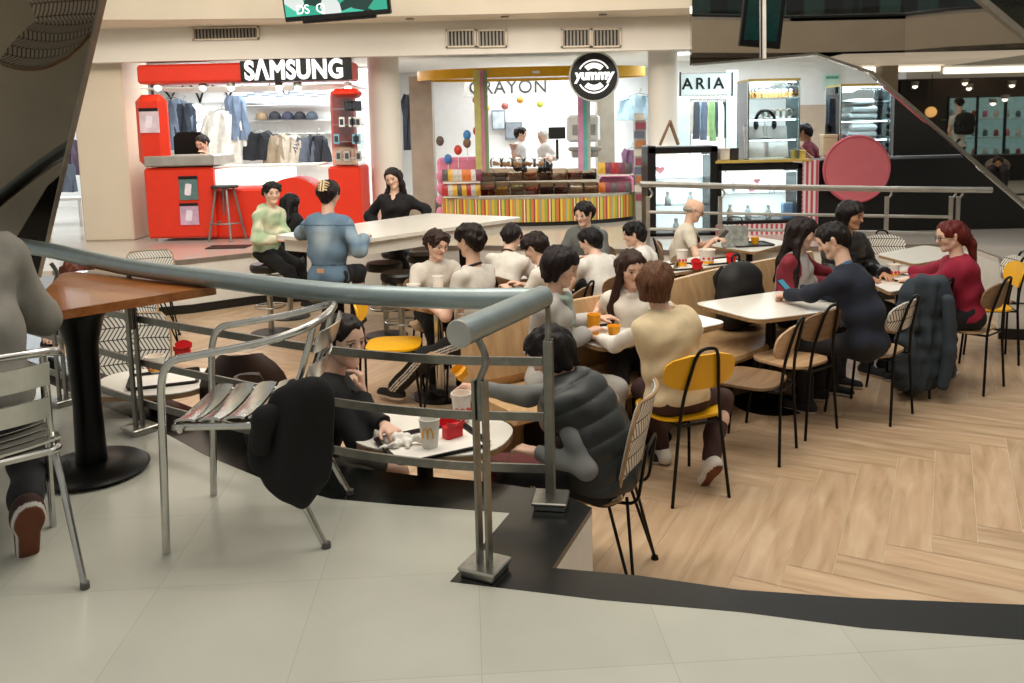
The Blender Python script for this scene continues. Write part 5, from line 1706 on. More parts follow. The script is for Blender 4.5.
mb = MB(); mb.prism([(x * .985, y + .03) for x, y in front] + [(front[-1][0], .9), (front[0][0], .9)], 0, .07); mb.build('plinth', m_kdk, ck)
# two tiers of clear candy bins
m_bin = glass_mat('smoky bin plastic', '#cfbfae')
binc = ['#8a3b34', '#6b4a30', '#e8e4dc', '#d8c24a', '#efece6', '#c9bfae', '#7d7a48', '#a85a48', '#5a4038', '#b5493f', '#3a2a26', '#d9d2c4', '#46302a', '#8f5a4a', '#c98a5a', '#6a3a44']
for tier, (y0, y1, Y, xa, xb, n) in enumerate(((183, 196, 11.95, 481, 599, 8), (169, 182, 12.25, 479, 597, 8))):
    for i in range(n):
        x0 = xa + (xb - xa) * i / n; x1 = xa + (xb - xa) * (i + 1) / n - .8
        bow = 0
        p0 = atY(x0, y1, Y) - CO; p1 = atY(x1, y0, Y) - CO
        mb = MB(); w = p1.x - p0.x; h = p1.z - p0.z; c = ((p0.x + p1.x) / 2, p0.y + .14, p0.z)
        for bx in ((0, -.14, h * .36, w, .006, h * .72), (-w / 2, 0, h / 2, .006, .28, h), (w / 2, 0, h / 2, .006, .28, h), (0, .14, h / 2, w, .006, h)):
            mb.box((c[0] + bx[0], c[1] + bx[1], c[2] + bx[2]), bx[3:])
        bn = mb.build('candy_bin', m_bin, ck)
        r = thing('candy_heap', 'heap of loose candy in a clear bin of the candy kiosk', 'candy', Vector(c) + CO + Vector((0, 0, .01)), 0, 'loose candy in the kiosk bins'); r['kind'] = 'stuff'
        rr_ = random.Random(i + 20 * tier); mb = MB(); hh = h * rr_.uniform(.45, .62)
        mb.box((0, 0, hh * .4), (w * .92, .25, hh * .8))
        for _ in range(26): mb.ball((rr_.uniform(-.42, .42) * w, rr_.uniform(-.12, .1), hh * rr_.uniform(.75, 1.0)), rr_.uniform(.018, .03), 6, 4)
        ob = mb.build('candies', mat('candy %d' % ((i * 3 + tier * 5) % 16), binc[(i * 3 + tier * 5) % 16], .5, var=.3, scale=40), r)
        ob['kind'] = 'stuff'
    p0 = atY(xa - 2, y1, Y) - CO; p1 = atY(xb + 2, y1 + 1.5, Y) - CO
    mb = MB(); mb.span((p0.x, p0.y - .02, p1.z - .03), (p1.x, p0.y + .32, p0.z)); mb.build('bin_shelf', mat('cream shelf edge', '#d9d2c4', .5), ck)
# posts with coloured edges
for x0, cols_ in ((481, ('#b7b36a', '#c77f9b', '#7f9a6a')), (584, ('#c78aa8', '#63b9b0', '#b7b7ac'))):
    for i, c in enumerate(cols_):
        mb = MB(); wbox(mb, x0 + i * 3.6 - 5, x0 + i * 3.6 - 1.4, 70, 171, 12.2 + .04 * i, .12); _rel(mb, 'post', mat('post ' + c, c, .5), ck, CO)
# canopy ring
zc0, zc1 = atY(540, 76, 12.2).z - U, atY(540, 66, 12.2).z - U
aa = atY(415, 70, 12.6); bb = atY(648, 70, 12.6); hw2 = (bb.x - aa.x) / 2; cx2 = (aa.x + bb.x) / 2 - CXc
ell = [(cx2 + hw2 * math.cos(a), -.25 + .60 * math.sin(a)) for a in [2 * math.pi * i / 48 for i in range(48)]]
g = [[(x, y, z) for x, y in ell + ell[:1]] for z in (zc0, zc1)]
mb = MB(); mb.sheet(g, .05); mb.build('canopy_ring', mat('yellow canopy', '#d9a400', .35, var=.05), ck)
mb = MB(); mb.prism([(x * .97, y) for x, y in ell], zc0 + .04, zc0 + .08); mb.build('canopy_ceiling', m_wsh, ck)
# pink side stands
for x0, x1, y0, y1, Y in ((438, 478, 157, 172, 12.5), (600, 634, 176, 197, 12.4)):
    mb = MB(); wbox(mb, x0, x1, y0, y1 + 24 if y1 < 180 else y1, Y, .3, .04); _rel(mb, 'side_stand', mat('pink laminate', '#d77f9a', .5, var=.06), ck, CO)
for i in range(4):
    mb = MB(); q = atY(441, 176 + i * 12, 12.35) - CO; mb.ball(q, (.07, .03, .08), 12, 8); mb.build('pink_knob', mat('pink laminate', '#d77f9a'), ck)
r3 = random.Random(9)
for i in range(26):
    if i < 16: px = 446 + (i % 8) * 4.6; py = (181, 196)[i // 8]; Y = 12.2
    else: px = 602 + (i - 16) % 5 * 6.5; py = (174, 194)[(i - 16) // 5]; Y = 12.2
    a = atY(px, py, Y); c = ('#b0302c', '#d8742c', '#c9c6c0', '#5b5350', '#e2b13a', '#7c3b52', '#d9d4cd')[r3.randrange(7)]
    r = thing('candy_bag', 'small bright bag of sweets standing on a side shelf of the candy kiosk', 'bag', a, 0, 'bags of sweets')
    mb = MB(); h = .17; G = [[(wx * .055 * (1 if k_ < 4 else .9), -.025 * math.sin(math.pi * k_ / 4) * (1 - wx * wx * .5), h * k_ / 4) for wx in (-1, -.5, 0, .5, 1)] for k_ in range(5)]
    mb.sheet(G, .04); mb.build('pouch', mat('pouch ' + c, c, .4, var=.2, scale=20), r)
mb = MB(); wbox(mb, 443, 480, 181.5, 184, 12.15, .3); wbox(mb, 443, 480, 196.5, 198, 12.05, .3); wbox(mb, 598, 634, 174, 176, 12.15, .3); _rel(mb, 'side_shelf', mat('cream shelf edge', '#d9d2c4'), ck, CO)
# lollipops and cups on the left of the counter
for i, (px, py, c, lab) in enumerate(((440, 141, '#5a4a40', 'dark round lollipop display, leftmost above the pink stand'), (458, 150, '#c6392f', 'red tub of sweets above the pink stand'), (467, 143, '#7a5a46', 'brown round lollipop above the pink stand'), (467, 135, '#3f86c9', 'blue round lollipop above the pink stand'), (448, 159, '#3f78b9', 'blue ball of sweets low on the pink stand'), (477, 131, '#c9242a', 'red balloon-like sweet by the left post'))):
    a = atY(px, py, 12.45); r = thing('lollipop', lab, 'candy', a, 0, 'lollipops and tubs')
    mb = MB(); mb.ball((0, 0, 0), (.06, .03, .075), 14, 10); mb.build('candy_disc', mat('lolly ' + c, c, .35, var=.25, scale=20), r)
    mb = MB(); mb.cyl((0, 0, -.06), (0, 0, -.26), .006, n=6); mb.build('stick', m_wsh, r)
# scale, till and glass bowls at the counter
a = atY(585, 150, 12.7); r = thing('weighing_scale', 'grey counter scale at the right of the candy kiosk', 'scale', a)
mb = MB(); mb.box((0, 0, .02), (.5, .3, .06), bev=.015); mb.box((0, 0, -.06), (.4, .26, .1), bev=.01); mb.build('scale_body', m_steelg, r); mb = MB(); mb.box((.0, -.155, .0), (.2, .01, .05)); mb.build('readout', mat('teal readout', '#5fa8a8', .3), r)
a = atY(557, 133, 12.9); r = thing('cash_register', 'dark till screen on a stalk behind the candy bins', 'till', a)
mb = MB(); mb.box((0, 0, 0), (.26, .03, .18), bev=.01); mb.build('screen', m_kdk, r); mb = MB(); mb.bar((0, .02, -.1), (0, .02, -.4), .04, .04); mb.build('stand', m_kdk, r)
a = atY(583, 122, 13.0); r = thing('espresso_machine', 'white and steel machine behind the candy counter', 'machine', a)
mb = MB(); mb.box((0, 0, -.1), (.5, .35, .42), bev=.04); mb.build('machine_body', m_wsh, r); mb = MB(); mb.box((0, -.18, -.12), (.36, .03, .16), bev=.01); mb.build('front_panel', m_steelg, r)
for i in range(5):
    px = 496 + i * 11; a = atY(px, 167, 12.5); r = thing('pastry_dome', 'clear plastic tub of biscuits on top of the candy bins', 'tub', a, 0, 'tubs on the candy bins')
    mb = MB(); mb.lathe([(.085, 0), (.09, .09), (.075, .13), (0, .15)], n=18); mb.build('dome', m_glass, r)
    mb = MB(); rr_ = random.Random(i)
    for _ in range(9): mb.ball((rr_.uniform(-.05, .05), rr_.uniform(-.05, .05), rr_.uniform(.02, .07)), (.03, .03, .02), 8, 6)
    mb.build('biscuits', mat('biscuit', '#c58a52', .7, var=.3, scale=20), r)
# grey stone pillar at its left and the dark soffit
mb = MB(); wbox(mb, 414, 431, 76, 224, 12.9, .4); struct('pillar_4', mb, mat('grey stone', '#a39b8a', .7, var=.12, scale=4))
mb = MB(); wbox(mb, 598, 614, 76, 180, 14.0, .4); struct('pillar_5', mb, mat('grey stone', '#9a9286'))
mb = MB(); wbox(mb, 400, 442, 196, 224, 13.4, .3); struct('trim_4', mb, mat('grey stone', '#9a9286'))
# round hanging sign
a = atY(594, 76.5, 11.4); sgn = thing('round_sign', 'round black hanging sign with yummy in white letters and a white ring', 'sign', a); R_ = 24 * 11.4 / F
Mx = Matrix.Rotation(math.pi / 2, 4, 'X')
mb = MB(); mb.prism(oval(2 * R_, 2 * R_, 2, 48), -.06, .0, M=Mx); mb.build('disc', m_kdk, sgn)
mb = MB(); mb.tube([(R_ * math.cos(i * math.pi / 24), -.0, R_ * math.sin(i * math.pi / 24)) for i in range(48)], .012, 8, closed=True); mb.build('rim', mat('pale grey rim', '#b9b9b4', .5), sgn)
for s in (1, -1):
    mb = MB(); mb.tube([(R_ * .66 * math.cos(a_), -.008, s * R_ * .66 * math.sin(a_)) for a_ in [RAD(28) + RAD(124) * i / 20 for i in range(21)]], .011, 6); mb.build('ring_mark', m_wpl, sgn)
    mb = MB(); mb.sheet([[(rr_ * R_ * math.cos(a_), -.005, s * rr_ * R_ * math.sin(a_)) for a_ in [RAD(45) + RAD(90) * i / 14 for i in range(15)]] for rr_ in (.34, .56)], .006); mb.build('ring_mark', m_wpl, sgn)
text_obj('lettering', 'yummy', .19, m_wpl, sgn, (0, -.012, .02), bold=.010, sx=.92, shear=.12)
mb = MB(); mb.bar((0, .03, R_), (0, .03, 3.1 - a.z), .03, .03); mb.build('hanger', m_steelg, sgn)

# --- shop behind the candy kiosk
YC = 16.6
mb = MB(); wbox(mb, 402, 690, 55, 205, YC, .15); struct('wall_shop_centre', mb, m_wsh)
sgn = thing('shop_sign', 'pale grey shop board with tall dark capital letters behind the candy kiosk', 'sign', atY(508, 87.5, 15.2)); O = sgn.location.copy()
mb = MB(); wbox(mb, 464, 553, 78, 97, 15.2, .08); _rel(mb, 'board', mat('warm grey board', '#b0aaa2', .6), sgn, O)
text_obj('lettering', 'CRAYON', .325, mat('dark letters', '#2a2826', .5), sgn, (.0, -.008, .0), sx=1.0, space=1.08)
for i, (px, t0, t1, w, c, lab) in enumerate(((412, 95, 150, .4, '#4b4f58', 'dark clothes at the left edge behind the stone pillar'), (640, 96, 120, .9, '#9fb8c4', 'pale blue knitwear high behind the right column'), (632, 150, 185, .4, '#6b4a60', 'plum dress between the candy kiosk and the right column'))):
    garment(lab, px, t0, t1, YC - .5, w, c, 'narrow')
for i, (x0, x1, y0, y1, c, lab) in enumerate(((492, 505, 110, 130, '#c3cbd0', 'framed picture on the white wall behind the candy staff'), (505, 522, 122, 140, '#8d949a', 'grey oven-like cabinet on the wall behind the candy staff'))):
    a = atY(x0, y1, YC - .1); b = atY(x1, y0, YC - .1); r = thing('wall_picture', lab, 'picture', (a + b) / 2)
    w, h = b.x - a.x, b.z - a.z
    mb = MB(); mb.box((0, 0, 0), (w, .03, h)); mb.build('frame', mat('grey frame', '#7f868c', .5), r); mb = MB(); mb.box((0, -.02, 0), (w * .85, .01, h * .85)); mb.build('print', mat('print ' + c, c, .5, var=.2), r)
for i, (px, py, c) in enumerate(((486, 108, '#d8a23a'), (505, 106, '#b9655a'), (520, 100, '#c98a30'), (476, 100, '#d05a50'), (540, 104, '#b3b84a'))):
    a = atY(px, py, 15.8); r = thing('hanging_ornament', 'small coloured ornament hanging in the shop behind the candy kiosk', 'ornament', a, 0, 'hanging ornaments')
    mb = MB(); mb.ball((0, 0, 0), .07, 12, 8); mb.build('ball', mat('orn ' + c, c, .4), r); mb = MB(); mb.cyl((0, 0, .06), (0, 0, .5), .004, n=5); mb.build('thread', m_wsh, r)
# postcard stand beside the right column
a = atY(640, 200, 12.2); r = thing('magazine_rack', 'grey spinning rack with colourful packets left of the round column', 'rack', (a.x, 12.2, U))
mb = MB(); mb.box((0, 0, .75), (.16, .16, 1.5), bev=.01); mb.build('stand', m_steelg, r)
for i in range(10):
    mb = MB(); mb.box((0.0 - .02 * (i % 2), -.095, .35 + .13 * i), (.15, .02, .10)); mb.build('packet', mat('packet %d' % (i % 4), ('#8c3f4c', '#c9c2b4', '#a86a3c', '#5a5f70')[i % 4], .5), r)
# brown wooden sign leg above the lit fridge
a = atY(669, 145, 10.9); r = thing('menu_easel', 'small wooden easel standing on the black lit cabinet', 'easel', a)
mb = MB(); mb.bar((-.12, 0, 0), (.02, 0, .32), .05, .03); mb.bar((.13, .05, 0), (.02, .03, .30), .05, .03); mb.build('easel_leg', mat('brown wood', '#8a6a50', .6), r)

# --- black and pink stand
SY = 10.35
st = thing('cosmetics_stand', 'black stand with lit glass cabinets and pink striped panels behind the far rail', 'stand', (atY(760, 240, SY).x, SY, U))
SO = st.location.copy()
def spart(name, m, boxes, bev=0.):
    mb = MB()
    for x0, x1, y0, y1, dy, dep in boxes: wbox(mb, x0, x1, y0, y1, SY + dy, dep, bev)
    return _rel(mb, name, m, st, SO)
spart('tall_cabinet', m_kdk, [(648, 656, 146, 242, 0, .5), (710, 718, 146, 242, 0, .5), (648, 718, 146, 154, 0, .5), (648, 718, 232, 242, 0, .5)], .008)
spart('lit_back', m_lit, [(656, 710, 154, 232, .42, .05)])
spart('glass_front', m_glass, [(656, 710, 154, 232, .03, .01)])
spart('cabinet_shelf', m_glass, [(656, 710, 178, 179, .05, .35), (656, 710, 205, 206, .05, .35)])
for x0, x1, y_ in ((657, 709, 154.5), (723, 796, 171.5)): spart('added_light_strip', mat('cool fill strip', '#ffffff', .5, emit='#e9fbff', es=7, var=0), [(x0, x1, y_, y_ + 1.2, .06, .03)])  # added glowing strips, front light for the backlit bottles
spart('low_cabinet', m_kdk, [(718, 803, 163, 171, 0, .55), (718, 722, 163, 224, 0, .55), (797, 803, 163, 224, 0, .55), (718, 803, 219, 225, 0, .55)], .008)
spart('lit_back', m_lit, [(722, 797, 171, 219, .45, .05)])
spart('glass_front', m_glass, [(722, 797, 171, 219, .03, .01)])
spart('cabinet_shelf', m_glass, [(722, 797, 193, 194, .05, .4)])
pk = stripes_mat('pink and white stripes', [('#c8506a', 1), ('#eadfd8', 1)], .062)
for nm, x0, x1, y0, y1 in (('striped_panel', 802, 819, 160, 232), ('striped_panel', 716, 803, 223, 242)):
    a = atY(x0, y1, SY - .02) - SO; b = atY(x1, y0, SY - .02) - SO
    mb = MB(); mb.sheet([[(a.x, a.y, z), (b.x, a.y, z)] for z in (a.z, b.z)], .03, [[(a.x, z), (b.x, z)] for z in (a.z, b.z)]); mb.build(nm, pk, st)
spart('counter', m_kdk, [(818, 1090, 154, 244, .0, .6)], .01)
mb = MB(); wbox(mb, 893, 1000, 60, 156, 11.6, .1); struct('wall_dark_side', mb, mat('dark side panel', '#15120f', .5))
spart('counter_top', mat('yellowish shelf', '#c9ad55', .5), [(716, 812, 159, 163.5, -.03, .62)])
for i, (px, py, c, lab) in enumerate(((735, 189, '#eef4f2', 'white jar on the upper shelf of the low lit cabinet'), (752, 189, '#d58a96', 'small pink bottle in the middle of the low lit cabinet'), (772, 190, '#d3e2e6', 'pale blue bottle on the upper shelf of the low lit cabinet'),
                                      (730, 216, '#d9d2c0', 'cream tube at the bottom left of the low lit cabinet'), (748, 216, '#cfdde0', 'grey blue bottle at the bottom of the low lit cabinet'), (768, 216, '#e3e6e3', 'white pump bottle at the bottom of the low lit cabinet'), (788, 216, '#6f9fd0', 'blue box at the bottom right of the low lit cabinet'),
                                      (668, 203, '#eef4f2', 'white bottle on the middle shelf of the tall lit cabinet'), (690, 203, '#eef4f2', 'pale bottle on the middle shelf, right side of the tall lit cabinet'), (676, 230, '#eef4f2', 'pale jar at the bottom of the tall lit cabinet'))):
    a = atY(px, py + 2.4, SY + .22); r = thing('cosmetic_bottle', lab, 'bottle', a, 0, 'bottles in the lit cabinets')
    mb = MB()
    if 'box' in lab: mb.box((0, 0, .10), (.16, .1, .2), bev=.006)
    else: mb.lathe([(.035, 0), (.04, .02), (.04, .10), (.02, .13), (.02, .15)], n=14)
    mb.build('flask', mat('bottle ' + c, c, .3), r)
    mb = MB(); mb.lathe([(.024, .15), (.024, .18), (0, .182)], n=12) if 'box' not in lab else mb.box((0, 0, .205), (.15, .09, .012)); mb.build('cap', m_wsh, r)
# heart stickers
for px, py, k_, lab in ((660, 170, .06, 'pink heart sticker on the tall lit cabinet'), (757, 181, .045, 'small pink heart sticker on the low lit cabinet')):
    a = atY(px, py, SY + .02); pts = [(k_ * .062 * 16 * math.sin(t_) ** 3, k_ * .062 * (13 * math.cos(t_) - 5 * math.cos(2 * t_) - 2 * math.cos(3 * t_) - math.cos(4 * t_))) for t_ in [2 * math.pi * i / 28 for i in range(28)]]
    mb = MB(); mb.prism(pts, 0, .006, M=Mx); o = mb.build('heart_sticker', mat('pink heart', '#efb0bf', .5)); o.location = a; tag(o, lab, 'sticker')
# pink disc
a = atY(855, 169, SY - .08); R_ = 32.5 * (SY - .08) / F
sgn = thing('round_sign', 'large plain pink disc mounted on the black counter', 'sign', a)
mb = MB(); mb.prism(oval(2 * R_, 2 * R_, 2, 56), 0, .06, M=Mx); mb.build('disc', mat('rose pink', '#dd7680', .5, var=.03), sgn)
mb = MB(); mb.tube([(R_ * math.cos(i * math.pi / 28), -.05, R_ * math.sin(i * math.pi / 28)) for i in range(56)], .018, 8, closed=True); mb.build('rim', mat('deep rose', '#c55a68', .5), sgn)
# glass towers on the counter
for ti, (x0, x1, y0, y1, lab, n) in enumerate(((748, 800, 79, 160, 'glass display tower with cards and jars on the black stand, left one', 3), (840, 892, 84, 158, 'glass display tower with folded towels behind the pink disc', 3))):
    a = atY(x0, y1, SY + .1); b = atY(x1, y0, SY + .1); w = b.x - a.x; h = b.z - a.z
    r = thing('glass_display', lab, 'display case', ((a.x + b.x) / 2, SY + .35, a.z))
    mb = MB()
    for bx in ((0, -.24, h / 2, w, .01, h), (0, .24, h / 2, w, .01, h), (-w / 2, 0, h / 2, .01, .48, h), (w / 2, 0, h / 2, .01, .48, h)): mb.box(bx[:3], bx[3:])
    mb.build('glass_wall', m_glass, r)
    for i in range(1, n + 1): mb = MB(); mb.box((0, 0, h * i / (n + .9)), (w * .98, .46, .012)); mb.build('shelf', m_glass, r)
    mb = MB(); mb.box((0, 0, h), (w * 1.03, .5, .025)); mb.build('top', mat('gold edge', '#b79a4c', .35, .6), r)
    for sx in (-1, 1):
        for sy in (-1, 1): mb = MB(); mb.box((sx * w / 2, sy * .24, h / 2), (.018, .018, h)); mb.build('corner_trim', mat('chrome trim', '#c9d4d4', .2, .9), r)
    for zz in (h - .03, h * 2 / 3.9 - .015, h * 1 / 3.9 - .015): mb = MB(); mb.box((0, -.20, zz), (w * .9, .02, .012)); mb.build('added_light_strip', mat('cool fill strip', '#ffffff', .5, emit='#e9fbff', es=7, var=0), r)  # added glowing strips that brighten the tower shelves
    T_ = r.location.copy()
    if ti == 0:
        for k_, (fx, fz, c, lb) in enumerate(((-.28, 0, '#e8dfd8', 'white leaning card at the foot of the left glass tower'), (.1, 0, '#efe9e2', 'pale leaning card, right of the white card, in the left glass tower'))):
            q = thing('price_card', lb, 'card', T_ + Vector((fx * w, -.12, .02)), 0)
            mb = MB(); mb.box((0, 0, .2), (.30, .02, .40), M=Matrix.Rotation(RAD(-14), 3, 'X')); mb.build('card', mat('card ' + c, c, .6), q)
            mb = MB(); mb.box((0, -.012, .17), (.2, .004, .16), M=Matrix.Rotation(RAD(-14), 3, 'X')); mb.build('card_print', mat('card print', '#d8a6a0', .6), q)
        for k_ in range(14):
            q = thing('perfume_jar', 'small amber jar on the upper shelf of the left glass tower', 'jar', T_ + Vector((-.42 * w + .84 * w * (k_ % 7) / 6, -.08 + .16 * (k_ // 7), h * 3 / 3.9 + .01)), 0, 'amber jars in the glass tower')
            mb = MB(); mb.lathe([(.028, 0), (.03, .06), (.015, .08), (.015, .09)], n=10); mb.build('jar_body', mat('amber glass', '#c99a62', .2), q)
            mb = MB(); mb.lathe([(.018, .09), (.018, .11), (0, .112)], n=10); mb.build('lid', m_wsh, q)
        for k_ in range(10):
            q = thing('ring_stand', 'small pale bangle stand on the middle shelf of the left glass tower', 'stand', T_ + Vector((-.1 * w + .12 * w * (k_ % 5), -.1 + .2 * (k_ // 5), h * 2 / 3.9 + .01)), 0, 'bangle stands in the glass tower')
            mb = MB(); mb.tube([(.04 * math.cos(i * .52), 0, .06 + .05 * math.sin(i * .52)) for i in range(12)], .01, 6, closed=True); mb.build('bangle', mat('pale bangle', '#d8cbb8', .3, .3), q)
            mb = MB(); mb.lathe([(.03, 0), (.012, .02)], n=8); mb.build('base', m_wsh, q)
        q = thing('headphones', 'black headphones on a stand in the left glass tower', 'headphones', T_ + Vector((-.1 * w, -.1, h * 1 / 3.9 + .02)))
        mb = MB(); mb.tube([(.12 * math.cos(a_), 0, .20 + .14 * math.sin(a_)) for a_ in [-.3 + 3.74 * i / 16 for i in range(17)]], .02, 8); mb.build('headband', m_kdk, q)
        for s in (-1, 1): mb = MB(); mb.ball((s * .115, 0, .16), (.03, .05, .06), 12, 8); mb.build('ear_cup', m_kdk, q)
        mb = MB(); mb.lathe([(.06, 0), (.015, .01), (.015, .3)], n=10); mb.build('stand', m_wsh, q)
    else:
        for k_, (i, lb) in enumerate(((0, 'white folded towels at the bottom of the right glass tower'), (1, 'white folded towels on the middle shelf of the right glass tower'), (2, 'white rolled towels on the upper shelf of the right glass tower'))):
            q = thing('towel_stack', lb, 'towels', T_ + Vector((0, 0, h * i / 3.9 + .012)), 0)
            for j in range(3): mb = MB(); mb.box((.02 * (j % 2), 0, .045 + .085 * j), (w * (.62 - .06 * j), .32, .08), bev=.03); mb.build('towel', mat('white towel', '#e8ecea', .9, var=.06, scale=30), q)
# boxes on the counter
for i, (x0, x1, y0, y1, c, lab) in enumerate(((794, 806, 150, 161, '#d9c46a', 'small yellow box on the stand counter by the worker'), (823, 838, 134, 156, '#d8c6a4', 'beige carton on the counter beside the pink disc'), (720, 730, 148, 160, '#dcd7cf', 'white card box at the left end of the counter'), (731, 739, 148, 160, '#2a2523', 'small dark canister at the left end of the counter'))):
    a = atY(x0, y1, SY + .15); b = atY(x1, y0, SY + .15); r = thing('counter_box', lab, 'box', ((a.x + b.x) / 2, SY + .22, a.z))
    w, h = b.x - a.x, b.z - a.z
    mb = MB(); mb.box((0, 0, h * .44), (w, .14, h * .88), bev=.006); mb.build('carton', mat('cbox ' + c, c, .6), r); mb = MB(); mb.box((0, 0, h * .92), (w * 1.04, .15, h * .14), bev=.004); mb.build('lid', mat('cbox ' + c, c), r)

# --- clothes shop with the framed sign, right
YA = 14.2
mb = MB(); wbox(mb, 668, 905, 50, 215, YA + .9, .12); struct('wall_shop_right', mb, m_wsh)
mb = MB(); wbox(mb, 798, 846, 104, 165, YA + .6, .1); struct('wall_panel_beige', mb, mat('beige panel', '#a18f7c', .7, var=.05))
sgn = thing('shop_sign', 'white shop sign with spaced black capitals in a thin black frame', 'sign', atY(705, 84, 12.6)); O = sgn.location.copy()
mb = MB(); wbox(mb, 681, 732, 73, 95, 12.6, .06); _rel(mb, 'board', mat('lit white board', '#dff1f2', .5, emit='#dff6f6', es=.35, var=0), sgn, O)
mb = MB()
for x0, x1, y0, y1 in ((680, 733, 72, 73.3), (680, 733, 94.5, 96), (732, 733.3, 72, 96), (680, 681.2, 72, 96)): wbox(mb, x0, x1, y0, y1, 12.57, .08)
_rel(mb, 'frame', m_kdk, sgn, O)
text_obj('lettering', 'ARIA', .235, m_kdk, sgn, (-.03, -.008, 0), space=1.32, bold=.005)
mb = MB(); 
r = thing('clothes_rail', 'chrome clothes rail full of hanging clothes under the framed sign', 'rail', atY(707, 97, 13.6)); O = r.location.copy()
mb = MB(); mb.tube([atY(690, 99, 13.6), atY(726, 99, 13.6)], .015, 8); _rel(mb, 'bar', m_steel, r, O)
for px in (690, 726): mb = MB(); a = atY(px, 99, 13.6); mb.tube([a, (a.x, a.y, U)], .015, 8); _rel(mb, 'upright', m_steel, r, O)
for i, (c, nm_) in enumerate((('#b9b0a4', 'stone'), ('#3a3f48', 'charcoal'), ('#8fa4b0', 'pale blue'), ('#556070', 'slate'), ('#c9cf9a', 'lime'), ('#7da06a', 'green'), ('#46505c', 'dark grey'), ('#d9d4ca', 'cream'), ('#2c2e33', 'black'))):
    garment(nm_ + ' garment on the rail under the framed sign', 692 + i * 4.1, 102, 134 + (i * 5) % 9, 13.6 - .03 * (i % 2), .085, c, 'narrow', 'clothes under the framed sign')
mb = MB(); wbox(mb, 676, 690, 96, 150, 13.2, .06); wbox(mb, 727, 738, 70, 160, 13.2, .06); struct('trim_5', mb, mat('pale shop frame', '#cfe6e8', .4))
r = thing('wall_notice', 'small green notice on the white wall above the stand', 'notice', atY(832, 82, YA + .8))
mb = MB(); mb.box((0, 0, 0), (.28, .02, .3)); mb.build('sheet', mat('pale green notice', '#b9d6c6', .5), r); mb = MB(); mb.box((0, -.012, .08), (.22, .006, .05)); mb.build('heading', mat('teal heading', '#5f9a86', .5), r)
# strip lamps on the shop ceilings
for i, (px, py, Y, L_) in enumerate(((300, 52.5, 13, 1.6), (165, 52.5, 13, 1.4), (700, 66, 12.9, .9))):
    a = atY(px, py, Y); r = thing('ceiling_lamp', ['white strip lamp on the ceiling above the sign of the red kiosk', 'white strip lamp on the ceiling at the left of the red kiosk', 'white strip lamp above the framed shop sign'][i], 'lamp', (a.x, Y, 3.13), 0, 'strip lamps')
    mb = MB(); mb.box((0, 0, -.02), (L_, .3, .03)); mb.build('housing', m_wsh, r); mb = MB(); mb.box((0, 0, -.04), (L_ * .95, .25, .02)); mb.build('tube', mat('strip tube', '#ffffff', .5, emit='#f2fbff', es=3, var=0), r)

# ------------------------------------------------------------------ people at the tables
def hd(px, py, Y): return atY(px, py, Y)
def tp(px, py, z): return tuple(at(px, py, z))
SEATS = []
def seat_under(info, label, yaw, back=None, seat=None):
    p = info['P']; a = RAD(yaw); f = v3(-math.sin(a), math.cos(a), 0); q = p - f * .20
    return cafe_chair(label, seat or m_wd, back or m_wdb, (q[0], q[1]), yaw)

H21 = hd(344, 340, 3.62)
pi = person('girl in a black sweater and grey-green shorts, chin on her hand beside the rail', H21, -86, lean=.16, sex='f', skin='light', res=.0055,
            hair=('pony', '#1a1210'), top=('sweater', '#0b0b0e'), pants=('shorts', '#4b4b42'), hyaw=-44, hpitch=6, seat=.42, hsize=1.04,
            rh=(H21.x + .085, H21.y - .075, H21.z - .215), elbR=(.5, -.4, -1), lh=tp(397, 437, .755), curl=1.05, hdirR=v3(-.1, .12, 1), nrmR=v3(-1, 0, 0), scale=.88)
p22 = person('person in a grey puffer vest bending over the near tray, seen from behind', hd(550, 352, 3.56), 64, lean=.25, sex='f', skin='light', res=.0055, seat=.42,
             hair=('bob', '#15100f'), top=('puffervest', '#1e2222', '#6f7270'), pants=('long', '#09090c'), hpitch=38, hyaw=12, scale=.95, bulk=1.06, hsize=.97,
             lh=tuple(atY(536, 452, 3.38)), rh=tuple(atY(478, 388, 3.74)), elbL=(.9, -.6, -.5), elbR=(0, 0, -1), curl=.6)
sun = MB()
p15 = person('woman in a cream vest and white shoes on the yellow chair, seen from behind', hd(657, 283, 4.42), 19, lean=.06, side=-.09, sex='f', skin='light', res=.0065,
             hair=('bob', '#5a3a26'), top=('vest', '#d2bf9b', '#ddd8cf'), pants=('long', '#3a201c'), shoes='#d9d5cd', hyaw=-52, hpitch=18, scale=.95, bulk=1.08,
             feet=((at(662, 462, 0).x, at(662, 462, 0).y), (at(706, 486, 0).x, at(706, 486, 0).y)), shoe_tilt=50, knee_out=1.1, rh=tp(690, 330, .78), lh=tp(600, 338, .78))
p14 = person('smiling girl with long brown hair and a white polo, facing the cream vest', hd(632, 268, 5.15), 176, lean=.14, sex='f', skin='light', res=.007, seat=.45,
             hair=('long', '#2f1d15'), top=('polo', '#d8d2c8'), pants=('long', '#2a2a30'), hpitch=14, hyaw=14, scale=.9, lh=tp(652, 322, .76), rh=tp(590, 322, .76), extras=('collar',))
p13 = person('girl in a light grey blazer and green scarf touching an orange cup', hd(561, 266, 4.75), -112, lean=.10, sex='f', skin='light', res=.0065, seat=.45,
             hair=('bob', '#191012'), top=('blazer', '#a9a7a3'), pants=('long', '#b5b2ad'), hpitch=20, hyaw=6, scale=.93, rh=tp(588, 332, .80), lh=tp(598, 318, .83), curl=.35, extras=('scarf',))
